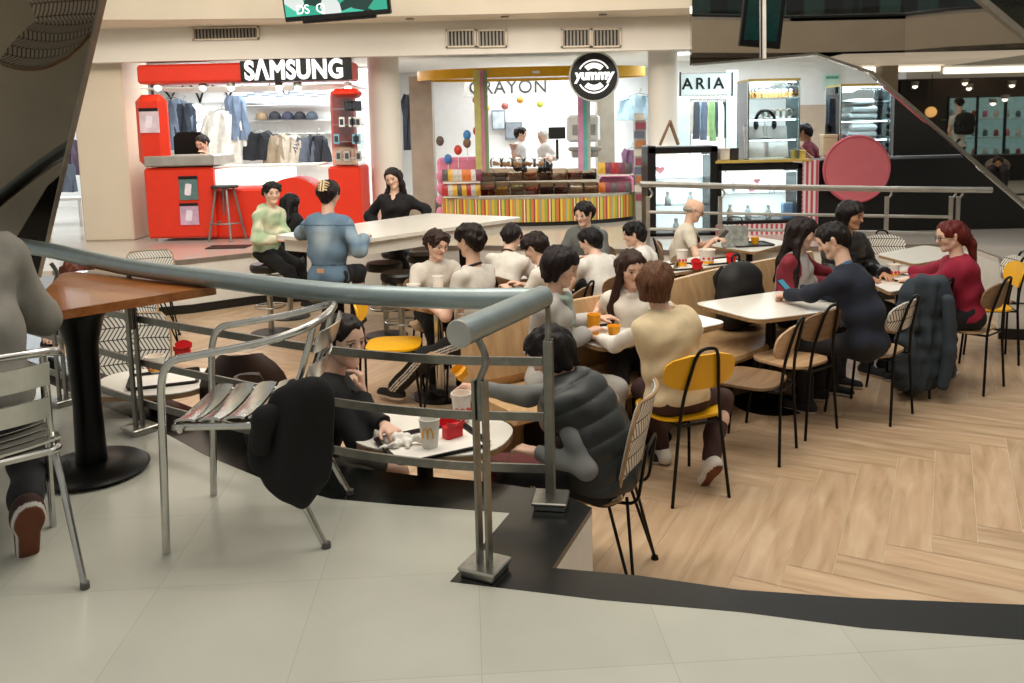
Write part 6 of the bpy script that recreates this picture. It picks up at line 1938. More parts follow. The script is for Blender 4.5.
p17 = person('girl with very long dark hair and a maroon-sleeved shirt at the bench', hd(803, 232, 6.25), -128, lean=.10, sex='f', skin='light', res=.008, seat=.45,
             hair=('long', '#1d1312'), top=('raglan', '#a8a3a0', '#7a1f2e'), pants=('long', '#222228'), hpitch=22, hyaw=14, scale=.9, rh=tp(828, 282, .77), lh=tp(840, 275, .77))
p18 = person('person with dark wavy hair in a black puffer jacket, behind the man in navy', hd(851, 215, 6.75), -152, lean=.10, sex='m', skin='mid', res=.008, seat=.45,
             hair=('bob', '#15100f'), top=('puffer', '#0a0a0b'), pants=('long', '#1b1b20'), hpitch=12, hyaw=12, scale=.95)
p19 = person('man in a navy sweater looking at a phone, seen from behind', hd(833, 240, 5.52), 52, lean=.24, sex='m', skin='light', res=.0065, seat=.45,
             hair=('crop', '#15100f'), top=('sweater', '#131b2b'), pants=('long', '#0b0c11'), hpitch=28, hyaw=18, scale=.98, bulk=1.05, curl=.8, extras=('shirtcollar',),
             lh=tp(786, 295, .80), rh=tp(800, 291, .80), feet=((2.02, 5.60), (2.20, 5.86)))
p20 = person('woman with a red ponytail in a crimson sweater, in profile', hd(951, 236, 6.1), 82, lean=.13, sex='f', skin='light', res=.0075, seat=.45,
             hair=('pony', '#5a1a16'), top=('sweater', '#8a1230'), pants=('long', '#0a0a0d'), hpitch=12, hyaw=0, scale=.92, bulk=1.02, lh=tp(908, 280, .77), rh=tp(905, 272, .77), extras=('glasses',))
p16 = person('old bald man in a pale tee with a cross-body strap, looking at a phone', hd(694, 210, 8.4), -100, lean=.14, sex='m', skin='pale', res=.009, seat=.45,
             hair=('bald', '#9a948c'), top=('tee', '#cdc5b4'), pants=('long', '#5a5a5c'), hpitch=24, scale=.92, bulk=1.08, lh=tuple(atY(716, 240, 8.2)), rh=tuple(atY(712, 242, 8.2)), curl=.8, extras=('glasses', 'strap'))
p6 = person('boy in a white ringer tee facing us at the small table', hd(437, 244, 6.5), 200, lean=.14, sex='m', skin='light', res=.008, seat=.45,
            hair=('mop', '#2a1a12'), top=('tee', '#c4beb4'), pants=('long', '#0d0d11'), hpitch=18, hyaw=18, scale=.9, extras=('ringer',))
p7 = person('boy in a white ringer tee and striped black track pants, back to us', hd(470, 240, 5.72), 58, lean=.02, sex='m', skin='light', res=.007, seat=.45,
            hair=('mop', '#1c1210'), top=('tee', '#c4bfb5'), pants=('loose', '#0a0a0c', '#d9d6d0'), hpitch=12, hyaw=-5, scale=.95, bulk=1.05, extras=('ringer',),
            feet=((at(392, 402, 0).x, at(392, 402, 0).y), (at(430, 385, 0).x, at(430, 385, 0).y)))
p8 = person('student in a white ringer tee bent low over the far table, dark hair', hd(512, 237, 7.1), -25, lean=.24, sex='m', skin='light', res=.0095, seat=.45,
            hair=('short', '#17100f'), top=('tee', '#cbc6bd'), pants=('long', '#0d0d11'), hpitch=35, scale=.9, extras=('ringer',))
p9 = person('student with thick dark hair in a white tee, looking down to the left', hd(535, 247, 6.35), 62, lean=.20, sex='m', skin='light', res=.0085, seat=.45,
            hair=('mop', '#1f1512'), top=('tee', '#c9c3b8'), pants=('long', '#0d0d11'), hpitch=32, scale=.9, extras=('ringer',))
p10 = person('boy with curly black hair in a grey hoodie, at the back of the group', hd(584, 214, 8.1), 150, lean=.10, sex='m', skin='light', res=.009, seat=.45,
             hair=('curly', '#14100f'), top=('hoodie', '#5f6260'), pants=('long', '#0d0d11'), hpitch=14, hyaw=-6, scale=.95)
p11 = person('boy with short black hair in a white shirt, back to us beyond the bench', hd(590, 241, 7.0), 35, lean=.22, sex='m', skin='light', res=.009, seat=.45,
             hair=('short', '#121011'), top=('polo', '#c8c5be'), pants=('long', '#0d0d11'), hpitch=22, hyaw=18, scale=.92, bulk=1.05)
p12 = person('person with messy black hair and a white top turned left, beyond the bench', hd(634, 234, 7.5), 82, lean=.16, sex='m', skin='light', res=.009, seat=.45,
             hair=('mop', '#0f0d0d'), top=('tee', '#d3d0ca'), pants=('long', '#0d0d11'), hpitch=12, scale=.9)
SZ = .74
p3 = person('boy in a green tie-dyed hoodie sitting at the end of the bar table', hd(272, 193, 8.25), -112, lean=.10, sex='m', skin='light', res=.008, seat=SZ,
            hair=('mop', '#17110f'), top=('hoodie', '#9db08f', '#d0ceb2'), pants=('long', '#09090b'), hpitch=4, hyaw=-38, scale=.88, rh=tuple(atY(279, 240, 8.02)), lh=tuple(atY(287, 236, 8.08)), curl=.9,
            feet=((-2.0, 8.05, .30), (-1.95, 7.85, .30)))
p4 = person('woman in a blue denim jacket with a claw clip in her hair, back to us', hd(329, 194, 6.95), -14, lean=.08, sex='f', skin='light', res=.0075, seat=SZ - .02,
            hair=('bun', '#1c1211'), top=('jacket', '#566f84', '#9fb0b8'), pants=('long', '#1a1c22'), hpitch=14, scale=.96, bulk=.98, feet=((-1.65, 7.2, .30), (-1.40, 7.2, .30)),
            lh=tp(300, 234, 1.12), rh=tp(365, 238, 1.12))
p5 = person('young woman in a black cardigan leaning on the far side of the bar table', hd(393, 178, 9.3), 176, lean=.06, sex='f', skin='light', res=.0085, seat=SZ - .05,
            hair=('long', '#1f1513'), top=('blazer', '#0b0b0d'), pants=('long', '#0b0b0d'), hpitch=16, hroll=-14, hyaw=-8, scale=.95, extras=('vneck',), lh=(-1.02, 9.32, .93), rh=(-1.50, 9.30, .93), elbL=(.7, .5, -.3), elbR=(-.7, .5, -.3), feet=((-1.3, 8.9, .3), (-1.1, 8.9, .3)))
p5b = person('person with long straight black hair and a black top, hidden behind the boy in green', hd(291, 204, 9.1), -25, lean=.10, sex='f', skin='light', res=.010, seat=SZ - .05,
             hair=('long', '#0d0b0c'), top=('sweater', '#08080a'), pants=('long', '#08080a'), hpitch=25, scale=.9)
p1 = person('person in a grey hoodie at the wooden table, cut by the photo edge', hd(-64, 190, 2.95), 40, lean=.32, sex='m', skin='light', res=.006, seat=U + .45, hyaw=10,
            hair=('short', '#241a14'), top=('hoodie', '#86837b'), pants=('long', '#161518'), shoes='#3a2018', hpitch=20, scale=1., bulk=1.12, shoe_tilt=64,
            rh=tuple(at(0, 296, U + .80)), elbR=(.9, -.35, -.45), feet=((-1.98, 2.72, U), (at(30, 556, U).x, at(30, 556, U).y)))
p0 = person('auburn-haired person low behind the wooden table', hd(76, 275, 5.3), 178, lean=.12, sex='f', skin='light', res=.0095, seat=.42,
            hair=('short', '#5a2f20'), top=('sweater', '#2a2a2e'), pants=('long', '#25252a'), hpitch=30, scale=.88)
# staff
pk1 = person('kiosk attendant with tied dark hair, hand at her face, behind the red counter', hd(202, 143, 12.1), 168, lean=.12, sex='f', skin='light', res=.0115, seat=U + .50,
             hair=('bun', '#1d1413'), top=('sweater', '#0b0b0e'), pants=('long', '#0b0b0e'), hpitch=24, scale=.95, lh=tuple(atY(207, 156, 11.8)), rh=tuple(atY(199, 168, 11.8)), elbL=(.6, -.3, -.9))
pc1 = person('candy seller with dark hair in a white shirt, on the left behind the bins', hd(521, 134, 13.9), -105, lean=.04, sex='f', skin='light', res=.012, seat=U, stand=True, scale=.86,
             hair=('bun', '#201714'), top=('tee', '#e4e2de'), pants=('long', '#2a2a2e'), hpitch=12, lh=tuple(atY(515, 146, 13.7)), rh=tuple(atY(512, 149, 13.7)))
pc2 = person('candy seller in white with a white cap, on the right behind the bins', hd(543, 136, 13.9), 110, lean=.04, sex='f', skin='light', res=.012, seat=U, stand=True, scale=.86,
             hair=('crop', '#e2dfd8'), top=('sweater', '#e4e2de'), pants=('long', '#2a2a2e'), hpitch=12, lh=tuple(atY(546, 158, 13.6)), rh=tuple(atY(550, 158, 13.6)))
pw = person('stand worker with dark hair and a dark red top between the glass towers', hd(804, 132, 11.35), 60, lean=.14, sex='f', skin='tan', res=.011, seat=U + .55,
            hair=('short', '#1a1212'), top=('tee', '#6d2230'), pants=('long', '#0d0d11'), hpitch=20, scale=.95, lh=tuple(atY(803, 150, 11.1)), rh=tuple(atY(812, 160, 11.1)))

# chairs under those who have none yet
seat_under(p8, 'wooden chair under the student bent over the far table', -25)
seat_under(p9, 'wooden chair under the student looking down to the left', 62)
seat_under(p10, 'wooden chair under the boy with curly hair', 150)
seat_under(p11, 'wooden chair under the boy in a white shirt beyond the bench', 35)
seat_under(p12, 'wooden chair under the person with messy black hair', 82)
seat_under(p6, 'wooden chair under the boy facing us at the small table', 200)
seat_under(p16, 'wooden chair under the old man', -100)
seat_under(p0, 'wooden chair under the auburn-haired person', 178)
for q, lab in ((p3, 'black stool under the boy in the green hoodie'), (p4, 'black stool under the woman in denim'), (p5, 'black stool under the young woman in a black cardigan'), (p5b, 'black stool under the person with long black hair')):
    bar_stool(lab, q['P'][0], q['P'][1], q['P'][2] - .12)
T9 = cafe_table('white table hidden among the group of students', rpoly([(-.15 + x, 7.25 + y) for x, y in ((.1, -.3), (.95, -.1), (.8, .5), (0, .35))], .08), .74, (.28, 7.35), .22)

# claw clip
cl = MB(); H_ = p4['HP']; b_ = Vector(p4['base'])
for s in (-1, 1):
    for j in range(4): cl.tube([Vector(H_(s * .012 , -.135, .085 - .022 * j)) - b_, Vector(H_(s * .035, -.130, .08 - .022 * j)) - b_, Vector(H_(s * .045, -.105, .075 - .022 * j)) - b_], .006, 6)
    cl.tube([Vector(H_(s * .012, -.135, .095)) - b_, Vector(H_(s * .012, -.138, .0)) - b_], .008, 6)
cl.build('hair_clip', mat('cream claw clip', '#d8c39a', .35), p4['root'])
lb = MB(); q = Vector(p4['P'] - p4['f2'] * .165 * 1.1 + p4['r2'] * .02) - b_ + Vector((0, 0, .05)); lb.box(q, (.06, .008, .035), RAD(-14)); lb.build('leather_label', mat('tan leather', '#b98a6a', .7), p4['root'])
# glasses pushed up on the bending person's hair
H_ = p22['HP']; b_ = Vector(p22['base']); g = MB()
g.tube([Vector(H_(x, .10 - abs(x) * .35, .075)) - b_ for x in (-.075, -.05, -.02, 0, .02, .05, .075)], .005, 6)
g.build('hair_slide', mat('pale hair slide', '#cfcac6', .2, .6), p22['root'])
H_ = p13['HP']; 

# ------------------------------------------------------------------ things on tables and chairs
m_yel2 = m_yc
tr1c = at(424, 447, Z1); TY = -18
tray('dark tray with a printed paper sheet on the near oval table', (tr1c.x + .03, tr1c.y + .03, Z1), 28, .40, .30)
zt1 = Z1 + .007
q = at(427, 449, zt1); cup('white paper cup with a yellow arched logo, nearest on the near tray', (q.x + .01, q.y + .03, zt1), .043, .115, 'arch', yaw=-8)
q = at(452, 440, zt1); carton('crushed red carton beside the arched cup on the near tray', (q.x, q.y + .04, zt1), 40)
q = at(462, 420, zt1); cup('paper cup with a yellow printed band, behind the red carton', (q.x, q.y, zt1), .045, .12, 'print', yaw=10)
napkin('crumpled paper napkins on the near tray', tuple(at(402, 444, zt1)), 3)
q = Vector(p22['wR']) + Vector((-.07, .0, .06)); c_ = carton('small yellow fries packet held over the near tray', tuple(q), 30, m_yc, .7, 'yellow cartons'); c_.rotation_euler = (RAD(25), RAD(-35), .4)
tray('tray on the small table beside the big striped chair', (T0c.x + .05, T0c.y + .06, .74), 20, .34, .26)
q = at(156, 372, .747); cup('yellow banded paper tub on the small left table', (q.x, q.y, .747), .05, .085, 'print', yaw=10)
q = at(178, 358, .747); carton('red carton on the small left table', (q.x + .03, q.y, .747), 10)
q = at(410, 300, .74); tray('tray with papers in front of the boys in ringer tees', (q.x, q.y, .74), -12, .34, .26)
q = at(412, 298, .747); cup('white paper cup, shorter of two, before the boy facing us', (q.x, q.y + .1, .747), .05, .085, 'plain')
q = at(438, 297, .747); cup('tall white paper cup before the boy facing us', (q.x, q.y + .05, .747), .045, .15, 'plain')
q = at(592, 337, .74); tray('dark tray by the girl in the grey blazer', (q.x + .10, q.y + .10, .74), 18, .42, .30)
q = at(594, 334, .747); cup('tall orange cup under the hand of the girl in grey', (q.x, q.y, .747), .042, .12, 'yellow', group='orange cups')
q = at(614, 336, .747); cup('short orange cup beside the tall orange one', (q.x, q.y, .747), .04, .06, 'yellow', group='orange cups')
for px, py, lab, yaw in ((676, 268, 'dark tray with a red carton behind the bench, left one', 12), (718, 262, 'dark tray with a bucket cup behind the bench, right one', 20)):
    q = at(px, py, .74); tray(lab, (q.x, q.y, .74), yaw, .40, .28)
q = at(682, 267, .747); cup('tall cup with a yellow print behind the bench', (q.x, q.y, .747), .05, .15, 'print')
q = at(697, 269, .747); carton('round-cornered red carton by the tall printed cup', (q.x, q.y, .747), 10, None, .95)
q = at(707, 264, .747); cup('wide paper bucket with a yellow band behind the bench', (q.x, q.y, .747), .075, .13, 'print')
q = at(731, 263, .747); carton('red carton at the right end of the trays behind the bench', (q.x, q.y, .747), -10, None, .95)
q = at(750, 245, .74); tray('dark tray holding two yellow cups', (q.x, q.y, .74), 8, .42, .30, False)
for px, lab in ((745, 'small yellow cup, left of two on the dark tray'), (755, 'small yellow cup, right of two on the dark tray')):
    q = at(px, 244, .747); cup(lab, (q.x, q.y, .747), .042, .065, 'yellow', group='orange cups')
q = at(893, 279, .74); tray('tray on the table of the woman in red', (q.x + .1, q.y + .05, .74), 25, .38, .27)
q = at(893, 277, .747); cup('white cup with a small red mark before the woman in red', (q.x, q.y, .747), .05, .10, 'print')
# newspaper-like bag by the old man, phones
def phone(label, hand, n, up_, c='#2f6f86', glow=.5):
    t_ = thing('smartphone', label, 'phone', hand)
    z_ = Vector(n).normalized(); y_ = Vector(up_); y_ = (y_ - z_ * y_.dot(z_)).normalized(); x_ = y_.cross(z_)
    t_.rotation_euler = Matrix((x_, y_, z_)).transposed().to_euler()
    mb = MB(); mb.prism(rrect(.074, .152, .012, 4), -.004, .004); mb.build('phone_body', m_kdk, t_)
    mb = MB(); mb.prism(rrect(.068, .142, .008, 3), .004, .0046); mb.build('screen', mat('phone screen ' + c, c, .2, emit=c, es=glow, var=.1), t_)
q = (p19['wL'] + p19['wR']) / 2 + p19['fw'] * .055 + v3(0, 0, .03); phone('lit phone in the hands of the man in navy', tuple(q), Vector((.5, -.55, .75)), (-.5, .5, .5))
q = (p16['wL'] + p16['wR']) / 2 + p16['fw'] * .08 + v3(0, 0, .05); phone('phone in the hands of the old man', tuple(q), Vector((-.7, -.2, .7)), (.6, .1, .5), '#33302f', .1)
q = at(318, 233, 1.08); phone('black phone lying on the bar table before the boy in green', (q.x, q.y + .12, 1.085), Vector((0, 0, 1)), (1, .4, 0), '#1b1b1e', .02)
q = at(736, 247, .745)
bag = thing('shopping_bag', 'grey printed shopping bag standing by the old man', 'bag', (q.x, q.y + .05, .745))
mb = MB(); G = [[(x * (1 - .1 * v), -.05 * (1 - .5 * v) + .01 * math.sin(9 * x + 5 * v), .22 * v) for x in (-.13, -.07, 0, .07, .13)] for v in (0, .33, .66, 1)]; mb.sheet(G, .08); mb.build('bag_body', mat('grey print bag', '#8c918d', .6, var=.4, scale=18), bag)
mb = MB(); mb.tube(smooth_path([(-.08, 0, .21), (-.06, 0, .30), (.06, 0, .30), (.08, 0, .21)], 5), .006, 6); mb.build('handle', m_kdk, bag)

# black backpack on the bench
def backpack(label, loc, yaw, c='#080809', s=1.):
    r = thing('backpack', label, 'backpack', loc, RAD(yaw))
    Fk = Field((-.24, -.2, -.02), (.24, .2, .55), .01)
    for z_, w_ in ((.09, .11), (.22, .12), (.34, .10)): Fk.cap((-w_, 0, z_), (w_, 0, z_), .095, k=.06)
    Fk.cap((-.06, 0, .40), (.06, 0, .40), .06, k=.06); Fk.plane((0, 0, 0), (0, 0, -1)); Fk.ripple(.006, 22, 4)
    V, Q = Fk.mesh(); m_ = mat('black nylon', c, .7, var=.2); np_mesh('pack_body', relax(V, Q, 1), Q, m_, (0, 0, 0), r)
    Fk = Field((-.2, -.22, 0), (.2, 0, .3), .01); Fk.cap((-.08, -.095, .10), (.08, -.095, .10), .055, k=.03); Fk.cap((-.08, -.095, .17), (.08, -.095, .17), .045, k=.04); Fk.ripple(.004, 26, 2)
    V, Q = Fk.mesh(); np_mesh('front_pocket', relax(V, Q, 1), Q, m_, (0, 0, 0), r)
    mb = MB(); mb.tube(smooth_path([(-.04, .04, .44), (-.035, .04, .50), (.035, .04, .50), (.04, .04, .44)], 5), .008, 8); mb.build('handle', m_, r)
    for q_ in (-1, 1): mb = MB(); mb.tube(smooth_path([(q_ * .08, .08, .42), (q_ * .10, .14, .32), (q_ * .10, .13, .15), (q_ * .13, .07, .05)], 5), .016, 8, flat=(1.4, .5)); mb.build('shoulder_strap', m_, r)
    r.scale = (s, s, s)
    return r
backpack('black backpack standing on the bench', (1.74, 6.27, .456), 38, s=1.1)

def cloth_thing(name, label, cat, caps, c, amp=.008, fr=26, res=.009, seed=1, group=None, planes=()):
    P_ = np.array([q for a, b, *_ in caps for q in (a, b)], float)
    Fj = Field(P_.min(0) - .14, P_.max(0) + .14, res)
    for a, b, ra, rb in caps: Fj.cap(a, b, ra, rb, k=.045)
    Fj.ripple(amp, fr, seed, dirs=[(1, .5, .1), (1, -.3, .35), (.6, 1, .2), (1, .2, -.3)])
    for p, n in planes: Fj.plane(p, n)
    V, Q = Fj.mesh(); V = relax(V, Q, 1); base = (float(P_[:, 0].mean()), float(P_[:, 1].mean()), float(P_[:, 2].min()))
    return base, V, Q
# black jacket on the aluminium chair
def J(px, py, Y): return np.array(atY(px, py, Y))
caps = []
rows = [(388, 296, 316), (402, 280, 320), (418, 270, 322), (434, 265, 323), (450, 262, 322), (464, 262, 319), (477, 276, 317), (489, 292, 312), (497, 297, 308)]
for Y in (2.66, 2.86):
    for (y_, x0_, x1_), (y2_, x2_, x3_) in zip(rows, rows[1:]):
        if Y > 2.8 and y_ > 460: continue
        caps += [(J(x0_, y_, Y), J(x1_, y_, Y), .034, .034), (J((x0_ + x1_) / 2, (y_ + y2_) / 2, Y), J((x2_ + x3_) / 2, y2_, Y), .04, .04)]
base, V, Q = cloth_thing('jacket', '', '', caps, '#050506', .010, 34, .0075, 6)
jr = thing('jacket', 'black jacket hanging over the back of the empty aluminium armchair', 'jacket', base)
np_mesh('jacket_body', V, Q, mat('black fleece', '#070708', .9, var=.2), base, jr)
caps = [(J(262, 445, 2.62), J(268, 418, 2.62), .028, .03), (J(268, 418, 2.62), J(292, 400, 2.64), .03, .035)]
_, V, Q = cloth_thing('s', '', '', caps, '', .006, 34, .008, 3); np_mesh('sleeve', V, Q, mat('black fleece', '#070708'), base, jr)
# grey-blue jacket on the chair at the right
caps = []
Yj = 5.85
rows = [(284, 916, 940), (294, 908, 946), (308, 905, 948), (324, 903, 949), (340, 900, 950), (356, 898, 949), (370, 898, 946), (382, 899, 925)]
for dY in (-.05, .08):
    for y_, x0_, x1_ in rows: caps += [(J(x0_, y_, Yj + dY), J(x1_, y_, Yj + dY), .052, .052)]
    for (y_, x0_, x1_), (y2_, x2_, x3_) in zip(rows, rows[1:]): caps += [(J(x0_ + (x1_ - x0_) * q_, y_, Yj + dY), J(x2_ + (x3_ - x2_) * q_, y2_, Yj + dY), .05, .05) for q_ in (.15, .5, .85)]
base, V, Q = cloth_thing('jacket', '', '', caps, '', .013, 40, .009, 8)
jr = thing('jacket', 'long grey-blue jacket draped over a chair back beside the man in navy', 'jacket', base)
np_mesh('jacket_body', V, Q, mat('grey blue cloth', '#2b353e', .85, var=.15), base, jr)
_, V, Q = cloth_thing('s', '', '', [(J(948, 300, Yj - .14), J(950, 350, Yj - .14), .045, .04), (J(950, 350, Yj - .14), J(942, 385, Yj - .14), .04, .035)], '', .006, 34, .009, 3); np_mesh('sleeve', V, Q, mat('grey blue cloth', '#2b353e'), base, jr)
q = at(936, 385, .02); bg = thing('handbag', 'black bag with a pale edge on the floor under the grey-blue jacket', 'bag', (q.x + .10, q.y + .25, 0), RAD(30))
mb = MB(); G = [[(x * (1 - .25 * v), -.08 * (1 - .4 * v) , .30 * v + .02) for x in (-.2, -.12, 0, .12, .2)] for v in (0, .3, .7, 1)]; mb.sheet(G, .16); mb.build('bag_body', mat('black nylon', '#080809'), bg)
mb = MB(); mb.tube(smooth_path([(-.1, -.02, .31), (-.07, -.02, .45), (.07, -.02, .45), (.1, -.02, .31)], 5), .01, 6); mb.build('handle', mat('black nylon', '#080809'), bg)
mb = MB(); mb.tube([(-.2, -.09, .03), (0, -.095, .03), (.2, -.09, .03)], .012, 6); mb.build('trim', m_paper, bg)
# red paper bag on the pit floor
q = Vector((-.02, 3.62, 0)); rb = thing('paper_bag', 'dark red bag with a round golden mark on the floor behind the rail', 'bag', q, RAD(-12))
mb = MB(); G = [[(x, -.07 * (1 - .2 * v) + .006 * math.sin(20 * x), .53 * v) for x in (-.13, -.06, 0, .06, .13)] for v in (0, .3, .6, 1)]; mb.sheet(G, .13); mb.build('bag_body', mat('dark red paper', '#6a1216', .6, var=.1), rb)
mb = MB(); mb.tube([(.045 * math.cos(i * .449), -.066, .475 + .045 * math.sin(i * .449)) for i in range(14)], .008, 6, closed=True); mb.build('printed_ring', m_arch, rb)

# ------------------------------------------------------------------ the mall behind the viewpoint, seen in the mirror
def RV(px, py, Yv):
    p = atY(px, py, Yv); return Vector((p.x, 2 * YM - Yv, p.z))
def mbox(mb, x0, x1, y0, y1, Yv, dep):
    a = RV(x0, y1, Yv); b = RV(x1, y0, Yv); mb.span((a.x, a.y - dep, a.z), (b.x, a.y, b.z)); return mb
m_bal = mat('beige balcony plaster', '#b0a28d', .7, var=.04, scale=2)
mb = MB(); pts = [RV(px, 40, Y) for px, Y in ((640, 16.2), (700, 16.6), (790, 17.2), (905, 17.2), (945, 16.6), (1100, 15.6))]
za, zb = RV(800, 57, 17).z, RV(800, 17, 17).z
mb.sheet([[(p.x, p.y, z) for p in pts] for z in (za, zb)], -.25); struct('wall_balcony', mb, m_bal)
mb = MB(); mb.prism([(p.x, p.y) for p in pts] + [(pts[-1].x, -12), (pts[0].x, -12)], za, za + .1); struct('ceiling_gallery', mb, mat('gallery soffit', '#5d5448', .8, var=.03))
mb = MB(); mb.prism([(p.x, p.y) for p in pts] + [(pts[-1].x, -12), (pts[0].x, -12)], zb - .06, zb); struct('floor_gallery', mb, m_far)
# balcony glass rail and walkers
br_ = thing('glass_balustrade', 'dark glass balustrade of the upper gallery, seen in the mirror', 'railing', (pts[2].x, pts[2].y, zb)); O = Vector(br_.location)
mb = MB(); mb.sheet([[Vector((p.x, p.y - .1, z)) - O for p in pts] for z in (zb, zb + 1.0)], .02); mb.build('glass_pane', glass_mat('smoked glass', '#7e908c'), br_)
mb = MB(); mb.tube([Vector((p.x, p.y - .1, zb + 1.02)) - O for p in pts], .03, 8); mb.build('handrail', m_steel, br_)
mb = MB(); mb.tube([Vector((p.x, p.y - .05, zb + .02)) - O for p in pts], .05, 6); mb.build('base_channel', m_kdk, br_)
mb = MB(); mbox(mb, 650, 1120, -60, 20, 24, .2); struct('wall_gallery_shops', mb, mat('gallery dark glass', '#35403f', .3, var=.3, scale=3))
# strip lamps and columns
for i, (x0, x1, y0, y1, Yv) in enumerate(((862, 880, 67, 73, 19), (898, 944, 66, 72, 19), (944, 1030, 66, 74, 18.5))):
    a = RV(x0, y1, Yv); b = RV(x1, y0, Yv); r = thing('strip_lamp', ['short white strip lamp left of the beige column, in the mirror', 'white strip lamp right of the beige column, in the mirror', 'long white strip lamp at the right edge, in the mirror'][i], 'lamp', ((a.x + b.x) / 2, a.y, (a.z + b.z) / 2), 0, 'strip lamps in the mirror')
    mb = MB(); mb.box((0, -.06, .03), (b.x - a.x + .06, .1, b.z - a.z + .04)); mb.build('housing', m_wsh, r); mb = MB(); mb.box((0, .0, 0), (b.x - a.x, .06, b.z - a.z)); mb.build('diffuser', mat('warm strip', '#ffffff', .5, emit='#fff3dd', es=2.2, var=0), r)
mb = MB(); mbox(mb, 878, 899, 55, 240, 18.6, .6); struct('pillar_6', mb, mat('beige column', '#877b6b', .7, var=.05))
mb = MB(); mbox(mb, 640, 1130, 74, 260, 22.5, .2); struct('wall_mirror_shops', mb, mat('brown shop wall', '#4a3a2e', .6, var=.3, scale=1.2))
mb = MB(); mbox(mb, 898, 928, 80, 175, 20.5, .4); struct('trim_6', mb, mat('dark brown doorway', '#1e1512', .5))
mb = MB(); mbox(mb, 640, 1130, 152, 260, 18.2, .6); struct('trim_7', mb, m_kdk)
# lit shop window at the right
r = thing('shop_window', 'lit shop window with shelves of small goods, seen in the mirror', 'shop window', RV(985, 150, 21.5)); O = Vector(r.location)
mb = MB(); mbox(mb, 948, 1050, 96, 178, 22.2, .1); _rel(mb, 'lit_back', mat('dim lit back', '#6c8684', .5, emit='#8fb3b0', es=.35, var=.4, scale=5), r, O)
for y_ in (118, 137, 156): mb = MB(); mbox(mb, 948, 1050, y_, y_ + 1.3, 21.9, .35); _rel(mb, 'shelf', mat('pale glass shelf', '#d6efee'), r, O)
mb = MB()
for x_ in (947, 976, 1004, 1034): mbox(mb, x_, x_ + 1.5, 96, 178, 21.4, .05)
_rel(mb, 'frame', m_kdk, r, O)
for i in range(24):
    q = RV(952 + (i % 8) * 11, 117 + 19 * (i // 8), 21.75); c = ('#c9d9d8', '#d98aa0', '#5b7a86', '#e8e6de', '#a94f58')[(i * 7) % 5]
    t_ = thing('shop_jar', 'small jar on the shelves of the lit shop window in the mirror', 'jar', q, 0, 'jars in the mirrored shop window')
    mb = MB(); mb.lathe([(.05, 0), (.06, .02), (.055, .13), (.03, .16)], n=10); mb.build('jar_body', mat('wj ' + c, c, .4), t_); mb = MB(); mb.lathe([(.04, .16), (.04, .19), (0, .19)], n=10); mb.build('lid', m_wsh, t_)
for i, (px, py) in enumerate(((915, 86), (965, 83), (969, 88), (1005, 99), (993, 103), (1012, 85))):
    q = RV(px, py, 20); t_ = thing('ceiling_spotlight', 'small glowing downlight on the gallery ceiling, in the mirror', 'light', q, 0, 'downlights in the mirror')
    mb = MB(); mb.ball((0, 0, 0), .06, 10, 8); mb.build('bulb', mat('downlight bulb', '#ffffff', .5, emit='#fff1d6', es=4, var=0), t_); mb = MB(); mb.lathe([(.06, .0), (.09, .06), (.09, .1)], n=12); mb.build('rim', m_steelg, t_)
for px, c_, lab in ((836, '#1b1c22', 'person in dark clothes standing behind the upper glass balustrade, in the mirror'), (862, '#7a1c22', 'person in a red jacket behind the upper glass balustrade, in the mirror')):
    q_ = RV(px, -62, 18.6); person(lab, (q_.x, q_.y, zb + 1.62), 20, lean=.02, sex='m', res=.016, seat=zb + .02, stand=True, scale=1., top=('jacket', c_), pants=('long', '#0c0c10'))
for k_ in range(9):  # added glowing panes that lighten the dark gallery wall
    x_ = 700 + 38 * k_; t_ = thing('added_glow_pane', 'added glowing pane lightening the wall behind the upper balustrade, in the mirror', 'window', RV(x_, 10, 23.4), 0, 'added gallery glow panes')
    mb = MB(); mb.box((0, 0, 0), (.55, .06, .9)); mb.build('pane', mat('gallery pane %d' % (k_ % 3), ('#7f9794', '#4f6462', '#93a6a4')[k_ % 3], .4, emit='#9fb8b4', es=(.35, .12, .5)[k_ % 3], var=.4, scale=4), t_); mb = MB(); mb.box((.31, .02, 0), (.05, .08, 1.0)); mb.build('frame', m_kdk, t_)
q = RV(931, 112, 20.2); t_ = thing('pendant_lamp', 'warm round pendant lamp in the mirrored shop', 'lamp', q)
mb = MB(); mb.ball((0, 0, 0), .13, 14, 10); mb.build('globe', mat('warm globe', '#ffdfae', .5, emit='#f0b060', es=.8, var=0), t_); mb = MB(); mb.cyl((0, 0, .12), (0, 0, .9), .01, n=6); mb.build('cord', m_kdk, t_)
def mhead(px, py, Yv): return RV(px, py, Yv)
q = mhead(959, 103, 17.6)
pm = person('person with a dark backpack standing with their back turned, seen in the mirror', q, 180, lean=.02, sex='m', skin='light', res=.014, seat=U - .02, stand=True, scale=.92, hair=('short', '#1a1311'), top=('tee', '#c9c9c4'), pants=('long', '#1b1b1f'))
bp_ = backpack('dark backpack worn by the person seen in the mirror', (float(pm['C'][0]), float(pm['C'][1]) + .22, float(pm['C'][2]) - .25), 180)
q = mhead(998, 163, 14.8)
pm2 = person('seated person with curly brown hair, low in the mirror by its sloping edge', q, 30, lean=.08, sex='f', skin='mid', res=.014, seat=U + .42, scale=.9, hair=('curly', '#2f1f18'), top=('tee', '#6d675f'), pants=('long', '#1b1b1f'))
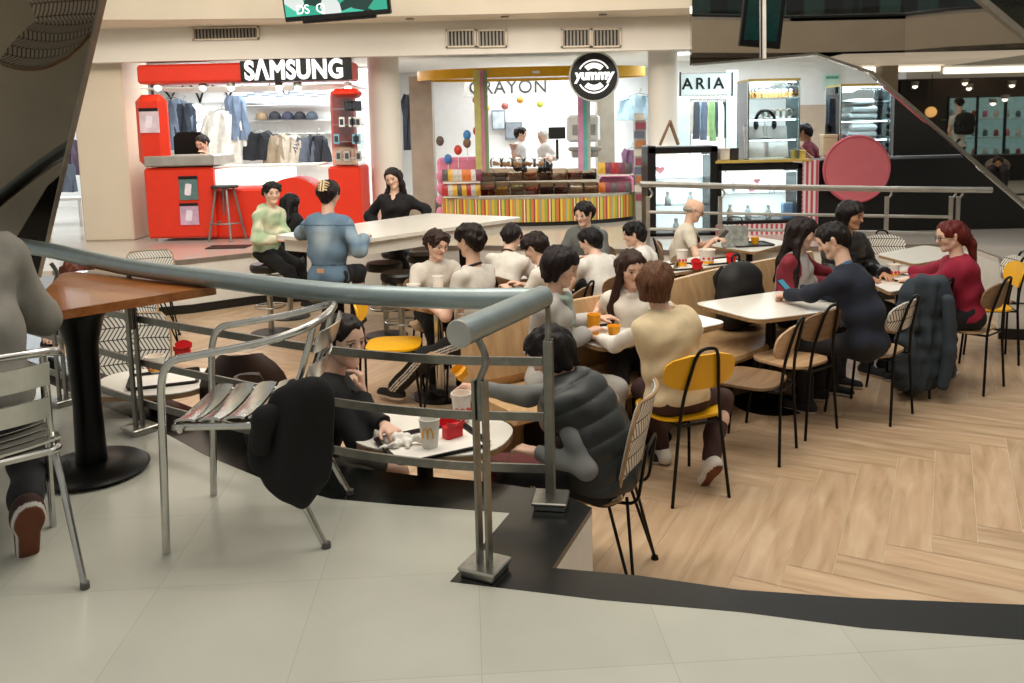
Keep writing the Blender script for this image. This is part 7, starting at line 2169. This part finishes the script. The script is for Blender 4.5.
# second television, its back towards the viewpoint, seen in the mirror
a = RV(741, 48, 12.4); b = RV(783, -6, 12.4); r = thing('television', 'dark hanging television beside the white strip of the mirror', 'television', ((a.x + b.x) / 2, a.y, (a.z + b.z) / 2))
mb = MB(); mb.box((0, 0, 0), (b.x - a.x, .08, b.z - a.z), M=Matrix.Rotation(RAD(6), 3, 'Y'), bev=.01); mb.build('casing', mat('black plastic', '#060607'), r)
mb = MB(); mb.box((0, .045, .02), ((b.x - a.x) * .8, .01, (b.z - a.z) * .8), M=Matrix.Rotation(RAD(6), 3, 'Y')); mb.build('screen', mat('dim green screen', '#0f2a28', .2, emit='#12403a', es=.3, var=.5, scale=6), r)
mb = MB(); mb.bar((0, 0, .3), (0, 0, 1.4), .05, .05); mb.build('bracket', mat('black plastic', '#060607'), r)
# escalator handrail, upper right
a = RV(955, -22, 13.5); b = RV(1060, 66, 13.5)
r = thing('escalator', 'slanted escalator balustrade crossing the top right corner, in the mirror', 'escalator', a); O = Vector(a)
mb = MB(); mb.bar(a - O, b - O, .12, .10); mb.build('handrail', mat('pale grey handrail', '#b3aca0', .4, .3), r)
n_ = Vector((.4, 0, .55)); mb = MB(); mb.sheet([[a - O + n_ * .08, b - O + n_ * .08], [a - O + n_ * .75, b - O + n_ * .75]], .03); mb.build('glass_panel', glass_mat('smoked glass'), r)
mb = MB(); mb.bar(a - O + n_ * .9, b - O + n_ * .9, .3, .3); mb.build('inner_skirt', m_steel, r)

# ------------------------------------------------------------------ light
w = bpy.data.worlds.new('mall air'); SC.world = w; w.use_nodes = True
bg = w.node_tree.nodes['Background']; bg.inputs[0].default_value = lin('#e6e5e0'); bg.inputs[1].default_value = .46


def lamp(name, loc, size, power, col='#fff4e4', rot=(0, 0, 0), shape='RECTANGLE', sy=None, spread=None):
    d = bpy.data.lights.new(name, 'AREA'); d.shape = shape; d.size = size; d.size_y = sy or size; d.energy = power; d.color = lin(col)[:3]
    if spread: d.spread = spread
    o = bpy.data.objects.new(name, d); COL.objects.link(o); o.location = loc; o.rotation_euler = rot
    return o
lamp('atrium_ceiling_light', (.5, 5.5, 6.5), 7, 310, '#fff7ea', sy=5)
lamp('foreground_ceiling_light', (-.8, .5, 4.8), 3.5, 38, '#fff3e0', sy=3)
lamp('walkway_ceiling_light', (0, 10.0, 3.35), 11, 60, '#fff6ea', sy=.6)
for i, (x, y, p) in enumerate(((-3.7, 12.6, 60), (-3.4, 14.0, 75), (.5, 14.6, 85), (1.0, 15.6, 60), (3.4, 13.2, 110), (4.6, 12.0, 70), (-9, 14.5, 120))):
    lamp('shop_ceiling_light', (x, y, 3.1), 2.6, p, '#eef8ff', sy=1.2)
for nm_, px_, py_, Y_, w_, p_ in (('tall_cabinet_fill', 683, 158, SY + .10, .35, 7), ('low_cabinet_fill', 760, 174, SY + .10, .7, 8)):  # added fills lighting the bottles from the front inside the backlit cabinets
    q = atY(px_, py_, Y_); lamp(nm_, tuple(q), w_, p_, '#eefaff', rot=(RAD(40), 0, 0), sy=.06)
for nm_, px_, py_ in (('left_tower_fill', 774, 83), ('right_tower_fill', 866, 88)):  # added fills that brighten the inside of the two glass towers
    q = atY(px_, py_, SY + .2); lamp(nm_, tuple(q), .4, 7, '#eefaff', rot=(RAD(12), 0, 0), sy=.2)
lamp('added_gallery_fill', (-1.5, 3.8, 4.9), 6, 230, '#fff2df', rot=(RAD(66), 0, 0), sy=1)  # added fill aimed at the gallery front and pillars, not a known fixture
lamp('kiosk_lamp', ((atY(250, 90, 11.6)).x, 11.7, 2.58), 2.4, 22, '#fff6ec', sy=.5)
lamp('gallery_lamp', (8, .5, 3.2), 4, 22, '#ffe9cc', sy=4)
lamp('gallery_upper_lamp', (8, -1, 6.5), 6, 110, '#ffeedd', sy=5)
SC.view_settings.view_transform = 'Standard'; SC.view_settings.look = 'None'; SC.view_settings.gamma = 1; SC.view_settings.use_curve_mapping = False
SC.view_settings.exposure = 0.12
SC.cycles.max_bounces = 8; SC.cycles.transparent_max_bounces = 16
SC.cycles.caustics_reflective = False; SC.cycles.caustics_refractive = False
for q in PEOPLE: print('P', q)
